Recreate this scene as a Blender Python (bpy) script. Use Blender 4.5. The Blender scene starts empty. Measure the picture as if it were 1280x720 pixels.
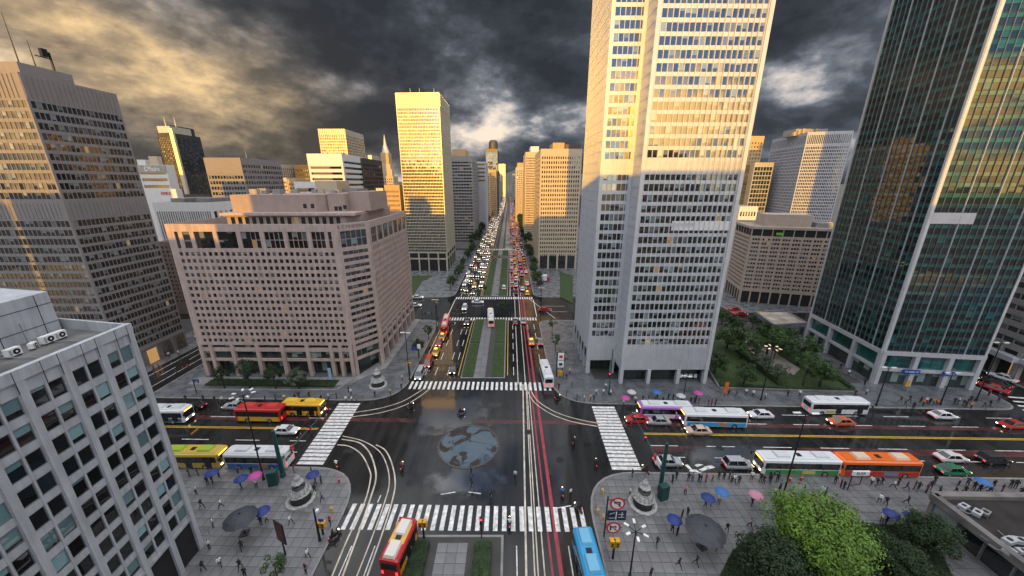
import bpy, bmesh, math, random
from math import sin, cos, pi, radians, sqrt, atan2, hypot
from mathutils import Vector, Matrix
random.seed(7)
S = bpy.context.scene
C = S.collection

# ------------------------------------------------------------------ camera
F, CX, CY, H = 440.0, 637.0, 360.0, 45.0
PITCH = math.atan(132/440.0)
cam = bpy.data.cameras.new('camera'); cam_o = bpy.data.objects.new('camera', cam); C.objects.link(cam_o)
cam.sensor_width = 36; cam.lens = F/1280*36; cam.shift_x = (640-CX)/1280
cam.clip_start = .5; cam.clip_end = 20000
cam_o.location = (0, 0, H); cam_o.rotation_euler = (pi/2-PITCH, 0, 0)
S.camera = cam_o
S.view_settings.view_transform = 'Standard'; S.view_settings.look = 'None'
S.view_settings.gamma = 1; S.view_settings.use_curve_mapping = False
S.view_settings.exposure = 0.6
S.render.engine = 'CYCLES'
S.cycles.max_bounces = 5; S.cycles.diffuse_bounces = 2; S.cycles.glossy_bounces = 3
S.cycles.use_denoising = True
S.cycles.sample_clamp_indirect = 6

# ------------------------------------------------------------------ sun and sky
SUN_EL, SUN_AZ = 9.4, 6.5          # low sun behind the viewpoint, light travels towards +Y and a little +X
sd = Vector((sin(radians(SUN_AZ))*cos(radians(SUN_EL)), cos(radians(SUN_AZ))*cos(radians(SUN_EL)), -sin(radians(SUN_EL))))
sun = bpy.data.lights.new('sun', 'SUN'); sun.energy = 3.2; sun.angle = radians(.5); sun.color = (1, .48, .0)
sun_o = bpy.data.objects.new('sun', sun); C.objects.link(sun_o)
sun_o.rotation_euler = sd.to_track_quat('-Z', 'Y').to_euler(); sun_o.location = (-40, -200, 150)

W = bpy.data.worlds.new('World'); S.world = W; W.use_nodes = True
nt = W.node_tree; nt.nodes.clear()
def wn(t, **k):
    n = nt.nodes.new(t)
    for a, b in k.items(): setattr(n, a, b)
    return n
def setin(n, **k):
    for a, b in k.items(): n.inputs[a].default_value = b
    return n
def L(a, b): nt.links.new(a, b)
def mth(op, a, b=None, clamp=False):
    n = wn('ShaderNodeMath', operation=op, use_clamp=clamp)
    for i, v in enumerate((a, b)):
        if v is None: continue
        if isinstance(v, (int, float)): n.inputs[i].default_value = v
        else: L(v, n.inputs[i])
    return n.outputs[0]
def sstep(v, a, b, x0=0., x1=1.):
    n = wn('ShaderNodeMapRange', interpolation_type='SMOOTHSTEP')
    L(v, n.inputs['Value']); n.inputs['From Min'].default_value = a; n.inputs['From Max'].default_value = b
    n.inputs['To Min'].default_value = x0; n.inputs['To Max'].default_value = x1
    return n.outputs[0]
def mixc(f, a, b):
    n = wn('ShaderNodeMix', data_type='RGBA')
    if isinstance(f, (int, float)): n.inputs[0].default_value = f
    else: L(f, n.inputs[0])
    for i, v in ((6, a), (7, b)):
        if isinstance(v, tuple): n.inputs[i].default_value = (*v, 1)
        else: L(v, n.inputs[i])
    return n.outputs[2]
sky = wn('ShaderNodeTexSky', sky_type='NISHITA', sun_disc=False)
sky.sun_elevation = radians(SUN_EL); sky.sun_rotation = radians(180+SUN_AZ)
sky.altitude = 50; sky.air_density = 1.0; sky.dust_density = .6; sky.ozone_density = 5
bg_sky = wn('ShaderNodeBackground'); L(sky.outputs[0], bg_sky.inputs[0]); bg_sky.inputs[1].default_value = .15
tc = wn('ShaderNodeTexCoord'); sep = wn('ShaderNodeSeparateXYZ'); L(tc.outputs['Generated'], sep.inputs[0])
dx, dy, dz = sep.outputs
inv = mth('DIVIDE', 1, mth('ADD', mth('MAXIMUM', dz, 0), .38))
comb = wn('ShaderNodeCombineXYZ'); L(mth('MULTIPLY', dx, inv), comb.inputs[0]); L(mth('MULTIPLY', dy, inv), comb.inputs[1])
def cloud_noise(scale, detail, off, rough=.55, dist=.4):
    mp = wn('ShaderNodeMapping'); L(comb.outputs[0], mp.inputs[0]); mp.inputs['Location'].default_value = off
    n = wn('ShaderNodeTexNoise'); L(mp.outputs[0], n.inputs['Vector'])
    setin(n, Scale=scale, Detail=detail, Roughness=rough, Distortion=dist); return n.outputs[0]
n1 = cloud_noise(.9, 9, (1.3, 4.2, 0), .56, .3)
def dir_noise(scale, detail, off, rough, dist):      # rounder cloud heads: noise in the sky direction itself
    mp = wn('ShaderNodeMapping'); L(tc.outputs['Generated'], mp.inputs[0]); mp.inputs['Location'].default_value = off; mp.inputs['Scale'].default_value = (1, 1, 1.9)
    n = wn('ShaderNodeTexNoise'); L(mp.outputs[0], n.inputs['Vector']); setin(n, Scale=scale, Detail=detail, Roughness=rough, Distortion=dist); return n.outputs[0]
n2 = dir_noise(4.6, 9, (2.1, .4, .3), .57, .15); n4 = dir_noise(15, 7, (.3, 1.4, .8), .58, .2)
# the storm stands over the sky ahead; overhead and behind it thins to a bright high veil
storm = mth('MULTIPLY', sstep(dy, -.25, .30), sstep(dz, .46, .78, 1, 0))
def blob(px, py, sx, sy, tilt=0.):
    """soft weight round the sky direction seen at a picture point (clouds lie where they lie in the sky)"""
    a, b = (px-CX)/F, (py-CY)/F
    v = Vector((a, cos(PITCH)-b*sin(PITCH), -sin(PITCH)-b*cos(PITCH))).normalized()
    az0, el0 = atan2(v.x, v.y), math.asin(v.z)
    az = mth('SUBTRACT', mth('ARCTAN2', dx, dy), az0); el = mth('SUBTRACT', mth('ARCSINE', dz), el0)
    u = mth('DIVIDE', mth('ADD', mth('MULTIPLY', az, cos(tilt)), mth('MULTIPLY', el, sin(tilt))), sx)
    w = mth('DIVIDE', mth('SUBTRACT', mth('MULTIPLY', el, cos(tilt)), mth('MULTIPLY', az, sin(tilt))), sy)
    return mth('POWER', 2.718, mth('MULTIPLY', mth('ADD', mth('MULTIPLY', u, u), mth('MULTIPLY', w, w)), -1))
def blobs(*l):
    r = None
    for a in l: g = blob(*a); r = g if r is None else mth('ADD', r, g)
    return r
gaps = blobs((572, 60, .09, .12), (590, 95, .13, .05), (640, 135, .13, .045), (625, 168, .2, .02), (1030, 188, .3, .03), (985, 105, .14, .045, .5), (12, 78, .035, .03), (700, 145, .12, .05), (450, 110, .2, .03))
dark = blobs((420, 40, .34, .16), (690, 55, .16, .14), (1020, 30, .22, .07), (520, 150, .12, .05), (420, 170, .16, .06))
glow = blobs((215, 100, .26, .05, -.5), (250, 125, .10, .03), (330, 178, .10, .14)); warm = mth('ADD', glow, mth('MULTIPLY', blobs((130, 110, .5, .2, -.2)), .7))
# thin = 0 deep storm base ... 1 torn open; the storm shelf ends high overhead
n12 = mth('ADD', mth('MULTIPLY', n1, .40), mth('ADD', mth('MULTIPLY', n2, .44), mth('MULTIPLY', n4, .16)))
thin = mth('ADD', mth('MULTIPLY', mth('SUBTRACT', n12, .5), 1.9), .47)
thin = mth('ADD', thin, mth('MULTIPLY', gaps, .105)); thin = mth('SUBTRACT', thin, mth('MULTIPLY', dark, .12)); thin = mth('ADD', thin, mth('MULTIPLY', glow, .035))
ramp = wn('ShaderNodeValToRGB'); L(thin, ramp.inputs[0]); el_ = ramp.color_ramp.elements
el_[0].position = .30; el_[0].color = (.021, .024, .030, 1); el_[1].position = .74; el_[1].color = (.66, .56, .46, 1)
for p_, c_ in ((.42, (.032, .037, .046, 1)), (.51, (.058, .067, .082, 1)), (.59, (.135, .148, .172, 1)), (.66, (.36, .34, .335, 1))):
    e = el_.new(p_); e.color = c_
rampw = wn('ShaderNodeValToRGB'); L(thin, rampw.inputs[0]); ew = rampw.color_ramp.elements
ew[0].position = .32; ew[0].color = (.055, .048, .040, 1); ew[1].position = .68; ew[1].color = (.66, .45, .22, 1)
for p_, c_ in ((.45, (.12, .10, .075, 1)), (.56, (.30, .22, .135, 1))):
    e = ew.new(p_); e.color = c_
scol = mixc(mth('MULTIPLY', mth('MINIMUM', warm, 1), .92), ramp.outputs[0], rampw.outputs[0])
vcol = mixc(sstep(n12, .38, .62), (.65, .74, .90), (1.75, 1.72, 1.70))
back = sstep(dy, -.1, -.7); bank = mth('MULTIPLY', back, sstep(dz, .28, .17))        # a cloud bank low behind, lit gold by the low sun
vcol = mixc(bank, vcol, mixc(sstep(n2, .40, .60), (.62, .46, .27), (2.5, 1.5, .50)))
ccol = mixc(storm, vcol, scol)
cn = wn('ShaderNodeMix'); L(storm, cn.inputs[0]); veil = mth('MULTIPLY', sstep(n2, .36, .52), mth('MAXIMUM', sstep(dz, .30, .52), mth('MULTIPLY', mth('SUBTRACT', 1, back), .8))); L(mth('MAXIMUM', veil, mth('MULTIPLY', bank, sstep(n2, .43, .54))), cn.inputs[2]); L(sstep(thin, .88, .80), cn.inputs[3])
cover = cn.outputs[0]
bg_cl = wn('ShaderNodeBackground'); L(ccol, bg_cl.inputs[0]); bg_cl.inputs[1].default_value = 1.0
mx = wn('ShaderNodeMixShader'); L(cover, mx.inputs[0]); L(bg_sky.outputs[0], mx.inputs[1]); L(bg_cl.outputs[0], mx.inputs[2])
wo = wn('ShaderNodeOutputWorld'); L(mx.outputs[0], wo.inputs[0])

# ------------------------------------------------------------------ materials
MATS = {}
def _new(name):
    m = bpy.data.materials.new(name); m.use_nodes = True
    t = m.node_tree; b = t.nodes['Principled BSDF']; MATS[name] = m
    return m, t, b
def mat(name, col, rough=.6, metal=0., var=.18, scale=.6, streak=0., bump=0., ior=1.5, tint=0., emit=None, estr=0., rvar=0., objcol=False):
    m, t, b = _new(name)
    def n(ty, **k):
        x = t.nodes.new(ty)
        for a, v in k.items(): setattr(x, a, v)
        return x
    b.inputs['Roughness'].default_value = rough; b.inputs['Metallic'].default_value = metal; b.inputs['IOR'].default_value = ior
    tcn = n('ShaderNodeTexCoord')
    nz = n('ShaderNodeTexNoise'); nz.inputs['Scale'].default_value = scale; nz.inputs['Detail'].default_value = 6
    t.links.new(tcn.outputs['Object'], nz.inputs['Vector'])
    fac = nz.outputs[0]
    if streak:
        mp = n('ShaderNodeMapping'); mp.inputs['Scale'].default_value = (1.6, 1.6, .12); t.links.new(tcn.outputs['Object'], mp.inputs[0])
        s = n('ShaderNodeTexNoise'); s.inputs['Scale'].default_value = 1.4; s.inputs['Detail'].default_value = 5; t.links.new(mp.outputs[0], s.inputs['Vector'])
        mm = n('ShaderNodeMix'); mm.inputs[0].default_value = streak; t.links.new(fac, mm.inputs[2]); t.links.new(s.outputs[0], mm.inputs[3]); fac = mm.outputs[0]
    mr = n('ShaderNodeMapRange'); t.links.new(fac, mr.inputs[0])
    mr.inputs['From Min'].default_value = .3; mr.inputs['From Max'].default_value = .7
    mr.inputs['To Min'].default_value = 1-var; mr.inputs['To Max'].default_value = 1+var
    val = mr.outputs[0]
    oi = n('ShaderNodeObjectInfo')
    if tint:
        r = n('ShaderNodeMapRange'); t.links.new(oi.outputs['Random'], r.inputs[0]); r.inputs['To Min'].default_value = 1-tint; r.inputs['To Max'].default_value = 1+tint
        q = n('ShaderNodeMath', operation='MULTIPLY'); t.links.new(val, q.inputs[0]); t.links.new(r.outputs[0], q.inputs[1]); val = q.outputs[0]
    vm = n('ShaderNodeVectorMath', operation='SCALE'); vm.inputs[0].default_value = col
    if objcol: t.links.new(oi.outputs['Color'], vm.inputs[0])
    t.links.new(val, vm.inputs['Scale']); t.links.new(vm.outputs[0], b.inputs['Base Color'])
    if rvar:
        rr = n('ShaderNodeMapRange'); t.links.new(nz.outputs[0], rr.inputs[0]); rr.inputs['From Min'].default_value = .35; rr.inputs['From Max'].default_value = .65
        rr.inputs['To Min'].default_value = max(.02, rough-rvar); rr.inputs['To Max'].default_value = rough+rvar; t.links.new(rr.outputs[0], b.inputs['Roughness'])
    if bump:
        bn = n('ShaderNodeTexNoise'); bn.inputs['Scale'].default_value = scale*9; bn.inputs['Detail'].default_value = 4; t.links.new(tcn.outputs['Object'], bn.inputs['Vector'])
        bp = n('ShaderNodeBump'); bp.inputs['Strength'].default_value = bump; bp.inputs['Distance'].default_value = .05
        t.links.new(bn.outputs[0], bp.inputs['Height']); t.links.new(bp.outputs[0], b.inputs['Normal'])
    if emit:
        b.inputs['Emission Color'].default_value = (*emit, 1); b.inputs['Emission Strength'].default_value = estr
    return m
def glass(name, inside, blind, ior=2.0, metal=0., rough=.03, blind_p=.35, tilt=.02, lit=0.):
    """coated window glass: dark room behind, some blinds part way down, every pane set at a slightly different angle"""
    m, t, b = _new(name)
    def n(ty, **k):
        x = t.nodes.new(ty)
        for a, v in k.items(): setattr(x, a, v)
        return x
    def ma(op, a, bb):
        x = n('ShaderNodeMath', operation=op)
        for i, v in enumerate((a, bb)):
            if isinstance(v, (int, float)): x.inputs[i].default_value = v
            else: t.links.new(v, x.inputs[i])
        return x.outputs[0]
    oi = n('ShaderNodeObjectInfo'); at_ = n('ShaderNodeAttribute', attribute_name='rnd')
    r = ma('FRACT', ma('ADD', ma('MULTIPLY', oi.outputs['Random'], 7.13), at_.outputs['Fac']), 0)
    w = n('ShaderNodeTexWhiteNoise', noise_dimensions='1D'); t.links.new(r, w.inputs['W'])
    uv = n('ShaderNodeUVMap'); sp = n('ShaderNodeSeparateXYZ'); t.links.new(uv.outputs[0], sp.inputs[0])
    sc = n('ShaderNodeSeparateColor'); t.links.new(w.outputs['Color'], sc.inputs[0])
    has = ma('LESS_THAN', sc.outputs[0], blind_p)
    drop = ma('GREATER_THAN', sp.outputs[1], ma('SUBTRACT', .95, ma('MULTIPLY', sc.outputs[1], .95)))
    fac = ma('MULTIPLY', has, drop)
    mixn = n('ShaderNodeMix', data_type='RGBA'); t.links.new(fac, mixn.inputs[0])
    mixn.inputs[6].default_value = (*inside, 1); mixn.inputs[7].default_value = (*blind, 1)
    v = n('ShaderNodeMapRange'); t.links.new(sc.outputs[2], v.inputs[0]); v.inputs['To Min'].default_value = .5; v.inputs['To Max'].default_value = 1.3
    vs = n('ShaderNodeVectorMath', operation='SCALE'); t.links.new(mixn.outputs[2], vs.inputs[0]); t.links.new(v.outputs[0], vs.inputs['Scale'])
    t.links.new(vs.outputs[0], b.inputs['Base Color'])
    if lit: b.inputs['Emission Color'].default_value = (1, .62, .28, 1); t.links.new(ma('MULTIPLY', ma('LESS_THAN', sc.outputs[2], lit), .16), b.inputs['Emission Strength'])
    b.inputs['Roughness'].default_value = rough; b.inputs['IOR'].default_value = ior; b.inputs['Metallic'].default_value = metal
    g = n('ShaderNodeNewGeometry'); o = n('ShaderNodeVectorMath', operation='SUBTRACT'); t.links.new(w.outputs['Color'], o.inputs[0]); o.inputs[1].default_value = (.5, .5, .5)
    s = n('ShaderNodeVectorMath', operation='SCALE'); t.links.new(o.outputs[0], s.inputs[0]); s.inputs['Scale'].default_value = tilt
    ad = n('ShaderNodeVectorMath', operation='ADD'); t.links.new(g.outputs['Normal'], ad.inputs[0]); t.links.new(s.outputs[0], ad.inputs[1])
    nn = n('ShaderNodeVectorMath', operation='NORMALIZE'); t.links.new(ad.outputs[0], nn.inputs[0]); t.links.new(nn.outputs[0], b.inputs['Normal'])
    return m

granite = mat('pink_granite', (.42, .325, .285), .7, var=.26, streak=.6, bump=.1)
granite_d = mat('pink_granite_dark', (.33, .25, .215), .75, var=.15, streak=.4)
concrete = mat('office_concrete', (.42, .435, .46), .7, var=.26, streak=.6, bump=.08)
concrete_d = mat('roof_concrete', (.13, .125, .12), .85, var=.45, scale=.35)
roof_dark = mat('roof_membrane', (.022, .018, .015), .8, var=.6, scale=.4)
roof_pale = mat('roof_screed', (.34, .29, .24), .85, var=.4, scale=.3)
b_wall = mat('taupe_panel', (.23, .21, .20), .6, var=.1, streak=.5)
metal_p = mat('pale_aluminium', (.58, .59, .605), .33, metal=.22, var=.13, streak=.5)
metal_d = mat('ribbed_aluminium', (.50, .51, .53), .35, metal=.15, var=.1, streak=.4)
white_f = mat('white_fin', (.72, .70, .67), .45, var=.06)
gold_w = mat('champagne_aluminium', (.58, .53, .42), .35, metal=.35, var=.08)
beige = mat('beige_stone', (.44, .35, .28), .75, var=.12, streak=.5)
tan = mat('tan_stone', (.52, .42, .29), .75, var=.12, streak=.5)
ochre = mat('ochre_brick', (.50, .34, .17), .8, var=.14, streak=.3)
grey_w = mat('grey_stone', (.27, .26, .255), .7, var=.14, streak=.5)
dark_w = mat('dark_bronze', (.075, .065, .06), .45, metal=.3, var=.2, streak=.4)
white_w = mat('white_render', (.66, .65, .63), .6, var=.08, streak=.5)
slab_w = mat('blank_pale_wall', (.40, .41, .44), .6, var=.08, streak=.6)
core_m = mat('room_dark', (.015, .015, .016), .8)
steel = mat('grey_steel', (.30, .31, .32), .4, metal=.6)
g_dark = glass('office_glass', (.010, .012, .014), (.16, .19, .19), 1.95, blind_p=.3, lit=.012)
g_a = glass('near_glass', (.008, .010, .012), (.20, .34, .36), 1.7, blind_p=.28, tilt=.015)
g_e = glass('tower_glass', (.014, .018, .019), (.20, .27, .28), 2.9, blind_p=.3, tilt=.045, lit=.012)
g_f = glass('teal_glass', (.006, .016, .017), (.02, .09, .085), 1.8, blind_p=.10, tilt=.012)
g_fs = glass('teal_spandrel', (.012, .085, .075), (.03, .15, .13), 1.9, blind_p=.0, tilt=.012)
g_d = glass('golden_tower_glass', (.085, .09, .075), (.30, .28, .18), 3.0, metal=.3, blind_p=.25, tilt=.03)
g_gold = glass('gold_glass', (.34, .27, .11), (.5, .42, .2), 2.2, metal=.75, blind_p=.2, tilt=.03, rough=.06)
g_blue = glass('blue_glass', (.03, .05, .06), (.08, .11, .12), 2.3, metal=.2, blind_p=.4, tilt=.03)
g_shop = glass('shop_glass', (.030, .042, .040), (.26, .33, .30), 1.6, blind_p=.45, tilt=.02)
shop = mat('shop_interior', (.10, .085, .065), .5, var=.6, scale=1.2)
shop_lit = mat('lit_shop', (.10, .06, .03), .5, emit=(1, .55, .2), estr=.3, var=.6)

def road_material():
    m, t, b = _new('wet_asphalt')
    N = t.nodes.new; Lk = t.links.new
    tcn = N('ShaderNodeTexCoord')
    a = N('ShaderNodeTexNoise'); a.inputs['Scale'].default_value = .11; a.inputs['Detail'].default_value = 7; a.inputs['Distortion'].default_value = .8; Lk(tcn.outputs['Object'], a.inputs[0])
    mp = N('ShaderNodeMapping'); mp.inputs['Scale'].default_value = (.7, .05, 1); Lk(tcn.outputs['Object'], mp.inputs[0])
    c = N('ShaderNodeTexNoise'); c.inputs['Scale'].default_value = 1; c.inputs['Detail'].default_value = 5; Lk(mp.outputs[0], c.inputs[0])
    f = N('ShaderNodeTexNoise'); f.inputs['Scale'].default_value = 14; f.inputs['Detail'].default_value = 3; Lk(tcn.outputs['Object'], f.inputs[0])
    r = N('ShaderNodeMapRange'); Lk(a.outputs[0], r.inputs[0]); r.inputs[1].default_value = .38; r.inputs[2].default_value = .62; r.inputs[3].default_value = .03; r.inputs[4].default_value = .24
    Lk(r.outputs[0], b.inputs['Roughness']); b.inputs['IOR'].default_value = 1.4
    r2 = N('ShaderNodeMapRange'); Lk(c.outputs[0], r2.inputs[0]); r2.inputs[1].default_value = .3; r2.inputs[2].default_value = .7; r2.inputs[3].default_value = .010; r2.inputs[4].default_value = .030
    q = N('ShaderNodeMath'); q.operation = 'MULTIPLY'; Lk(r2.outputs[0], q.inputs[0])
    r3 = N('ShaderNodeMapRange'); Lk(f.outputs[0], r3.inputs[0]); r3.inputs[3].default_value = .7; r3.inputs[4].default_value = 1.3; Lk(r3.outputs[0], q.inputs[1])
    cc = N('ShaderNodeCombineColor'); Lk(q.outputs[0], cc.inputs[0]); Lk(q.outputs[0], cc.inputs[1]); Lk(q.outputs[0], cc.inputs[2]); Lk(cc.outputs[0], b.inputs['Base Color'])
    bp = N('ShaderNodeBump'); bp.inputs['Strength'].default_value = .03; bp.inputs['Distance'].default_value = .02; Lk(f.outputs[0], bp.inputs['Height']); Lk(bp.outputs[0], b.inputs['Normal'])
    return m
asphalt = road_material()
def puddle_material():
    """rain film thinning out towards its edge, so that it has no outline"""
    m, t, b = _new('rain_film'); N = t.nodes.new; Lk = t.links.new
    b.inputs['Base Color'].default_value = (.012, .012, .013, 1); b.inputs['Roughness'].default_value = .07; b.inputs['IOR'].default_value = 2.0
    tcn = N('ShaderNodeTexCoord'); v = N('ShaderNodeVectorMath'); v.operation = 'DISTANCE'; mp = N('ShaderNodeMapping'); mp.inputs['Scale'].default_value = (1, 1, 0); Lk(tcn.outputs['Generated'], mp.inputs[0]); Lk(mp.outputs[0], v.inputs[0]); v.inputs[1].default_value = (.5, .5, 0)
    nz = N('ShaderNodeTexNoise'); nz.inputs['Scale'].default_value = .35; nz.inputs['Detail'].default_value = 6; Lk(tcn.outputs['Object'], nz.inputs[0])
    a = N('ShaderNodeMath'); a.operation = 'MULTIPLY_ADD'; Lk(nz.outputs[0], a.inputs[0]); a.inputs[1].default_value = -.7; Lk(v.outputs['Value'], a.inputs[2])
    r = N('ShaderNodeMapRange'); r.interpolation_type = 'SMOOTHSTEP'; Lk(a.outputs[0], r.inputs[0]); r.inputs[1].default_value = .12; r.inputs[2].default_value = -.12; r.inputs[3].default_value = 0; r.inputs[4].default_value = .95
    Lk(r.outputs[0], b.inputs['Alpha']); return m
puddle_m = puddle_material()
def pool_material():
    m, t, b = _new('rain_pool')
    N = t.nodes.new; Lk = t.links.new
    tcn = N('ShaderNodeTexCoord')
    a = N('ShaderNodeTexNoise'); a.inputs['Scale'].default_value = .22; a.inputs['Detail'].default_value = 12; a.inputs['Roughness'].default_value = .62; a.inputs['Distortion'].default_value = 1.2; Lk(tcn.outputs['Object'], a.inputs[0])
    r = N('ShaderNodeMapRange'); Lk(a.outputs[0], r.inputs[0]); r.inputs[1].default_value = .53; r.inputs[2].default_value = .56; r.inputs[3].default_value = .02; r.inputs[4].default_value = .6
    Lk(r.outputs[0], b.inputs['Roughness'])
    cr = N('ShaderNodeMix'); cr.data_type = 'RGBA'
    r2 = N('ShaderNodeMapRange'); Lk(a.outputs[0], r2.inputs[0]); r2.inputs[1].default_value = .53; r2.inputs[2].default_value = .56; Lk(r2.outputs[0], cr.inputs[0])
    cr.inputs[6].default_value = (.035, .07, .10, 1); cr.inputs[7].default_value = (.030, .024, .02, 1); Lk(cr.outputs[2], b.inputs['Base Color'])
    r4 = N('ShaderNodeMapRange'); Lk(r2.outputs[0], r4.inputs[0]); r4.inputs[3].default_value = 1.55; r4.inputs[4].default_value = 1.4; Lk(r4.outputs[0], b.inputs['IOR'])
    return m
pool_m = pool_material()
pave = mat('wet_paving', (.165, .166, .17), .38, var=.2, scale=.5, tint=.14, rvar=.15)
pave_d = mat('slate_paving', (.135, .142, .15), .3, var=.3, scale=.4, tint=.15, rvar=.15)
patch_m = mat('asphalt_patch', (.014, .014, .015), .5, var=.3, scale=2)
pave_p = mat('sand_paving', (.30, .27, .235), .5, var=.2, scale=.4, tint=.1)
joint = mat('paving_joint', (.05, .048, .045), .7)
rim_m2 = mat('basin_rim_stone', (.075, .07, .065), .5, var=.3)
kerb_m = mat('kerb_stone', (.24, .23, .225), .6, var=.2)
paint = mat('road_paint', (.70, .69, .67), .45, var=.38, scale=1.7)
paint_y = mat('yellow_paint', (.72, .42, .03), .5, var=.2, scale=2)
paint_r = mat('red_trail_paint', (.34, .035, .055), .4, var=.3, scale=.8)  # red of the light trails painted along the boulevard
trail_dull_red = mat('dull_red_trail_paint', (.085, .026, .026), .3, var=.4, scale=.4, rvar=.12)  # duller red for trail bands painted on the cross street
trail_cream = mat('cream_trail_paint', (.58, .51, .42), .45, var=.35, scale=.7)  # pale colour of the light trails painted on the road
ground_m = mat('city_ground', (.085, .085, .08), .8, var=.3, scale=.02)
hill_m = mat('far_hill', (.055, .075, .085), .9)
lawn_m = mat('lawn', (.030, .055, .012), .9, var=.35, scale=1.2, bump=.5)
leaf_m = mat('leaf_dark', (.020, .044, .011), .75, var=.5, scale=1.1, tint=.25)
leaf_n = mat('leaf_fresh', (.034, .072, .014), .7, var=.5, scale=1.1, tint=.25)
leaf_b = mat('leaf_bright', (.105, .20, .016), .5, var=.45, scale=.9)
leaf_g = mat('leaf_greygreen', (.065, .085, .05), .6, var=.4, scale=1.1)
bark = mat('bark', (.05, .038, .028), .9, var=.3, scale=4)
black_m = mat('black_metal', (.018, .018, .02), .4, metal=.3)
green_m = mat('green_metal', (.016, .075, .07), .4, metal=.2)
yellow_m = mat('yellow_enamel', (.70, .36, .015), .4)
red_m = mat('red_enamel', (.55, .02, .025), .4)
white_m = mat('white_enamel', (.78, .78, .76), .4)
blue_m = mat('blue_enamel', (.02, .07, .33), .4)
navy_m = mat('navy_board', (.012, .02, .06), .4)
brown_m = mat('poster_brown', (.10, .045, .025), .5, var=.7, scale=2.5)
lampglass = mat('lamp_head', (.82, .82, .80), .3)
red_l = mat('red_signal', (.3, .01, .01), .3, emit=(1, .03, .05), estr=3)
amber_l = mat('amber_lamp', (.5, .2, .02), .3, emit=(1, .45, .05), estr=3)
head_l = mat('headlamp', (.8, .8, .75), .2, emit=(1, .80, .52), estr=5)
tail_l = mat('tail_lamp', (.5, .01, .01), .3, emit=(1, .05, .06), estr=1.3)
tyre_m = mat('tyre', (.015, .015, .015), .8)
rim_m = mat('wheel_rim', (.45, .45, .46), .35, metal=.8)
car_glass = mat('car_glass', (.010, .012, .014), .05, ior=1.8)
car_paint = mat('car_paint', (.5, .5, .5), .25, ior=1.7, var=.05, objcol=True)
skin_m = mat('skin', (.44, .27, .19), .6, tint=.2)
hair_m = mat('hair', (.018, .014, .012), .6)
cloth_m = mat('upper_cloth', (.5, .5, .5), .8, objcol=True, var=.1)
trouser_m = mat('trousers', (.028, .03, .04), .85, tint=.6)
shoe_m = mat('shoe', (.02, .018, .017), .6)
brolly_m = mat('umbrella_cloth', (.5, .5, .5), .55, objcol=True, var=.1)
parasol_m = mat('parasol_cloth', (.045, .05, .062), .6, var=.12, scale=1.5)
hedge_w = mat('low_wall', (.16, .15, .14), .8, var=.3)
marble = mat('carved_stone', (.40, .395, .38), .6, var=.45, scale=2.2)
basalt = mat('dark_drum_stone', (.035, .035, .036), .5, var=.4, scale=2)

# ------------------------------------------------------------------ helpers
def at(x, y, z=0.):
    """the place on the level z that the photograph shows at pixel x, y"""
    a, b = (x-CX)/F, (y-CY)/F
    d = Vector((a, cos(PITCH)-b*sin(PITCH), -sin(PITCH)-b*cos(PITCH))); t = (z-H)/d.z
    return Vector((d.x*t, d.y*t, z))
def tag(o, label=None, cat=None, group=None, kind=None):
    if label: o['label'] = label
    if cat: o['category'] = cat
    if group: o['group'] = group
    if kind: o['kind'] = kind
    return o
def empty(name, loc, rz=0., label=None, cat=None, group=None):
    o = bpy.data.objects.new(name, None); C.objects.link(o); o.location = loc; o.rotation_euler = (0, 0, rz); o.empty_display_size = .3
    return tag(o, label, cat, group)
def link(name, me, parent=None, loc=(0, 0, 0), rz=0., col=None):
    o = bpy.data.objects.new(name, me); C.objects.link(o); o.location = loc; o.rotation_euler = (0, 0, rz)
    if parent: o.parent = parent
    if col: o.color = (*col, 1)
    return o
KIDS = {}
def copy_tree(o, parent=None):
    c = o.copy(); C.objects.link(c)
    if parent: c.parent = parent
    for ch in o.children: copy_tree(ch, c)
    return c
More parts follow.
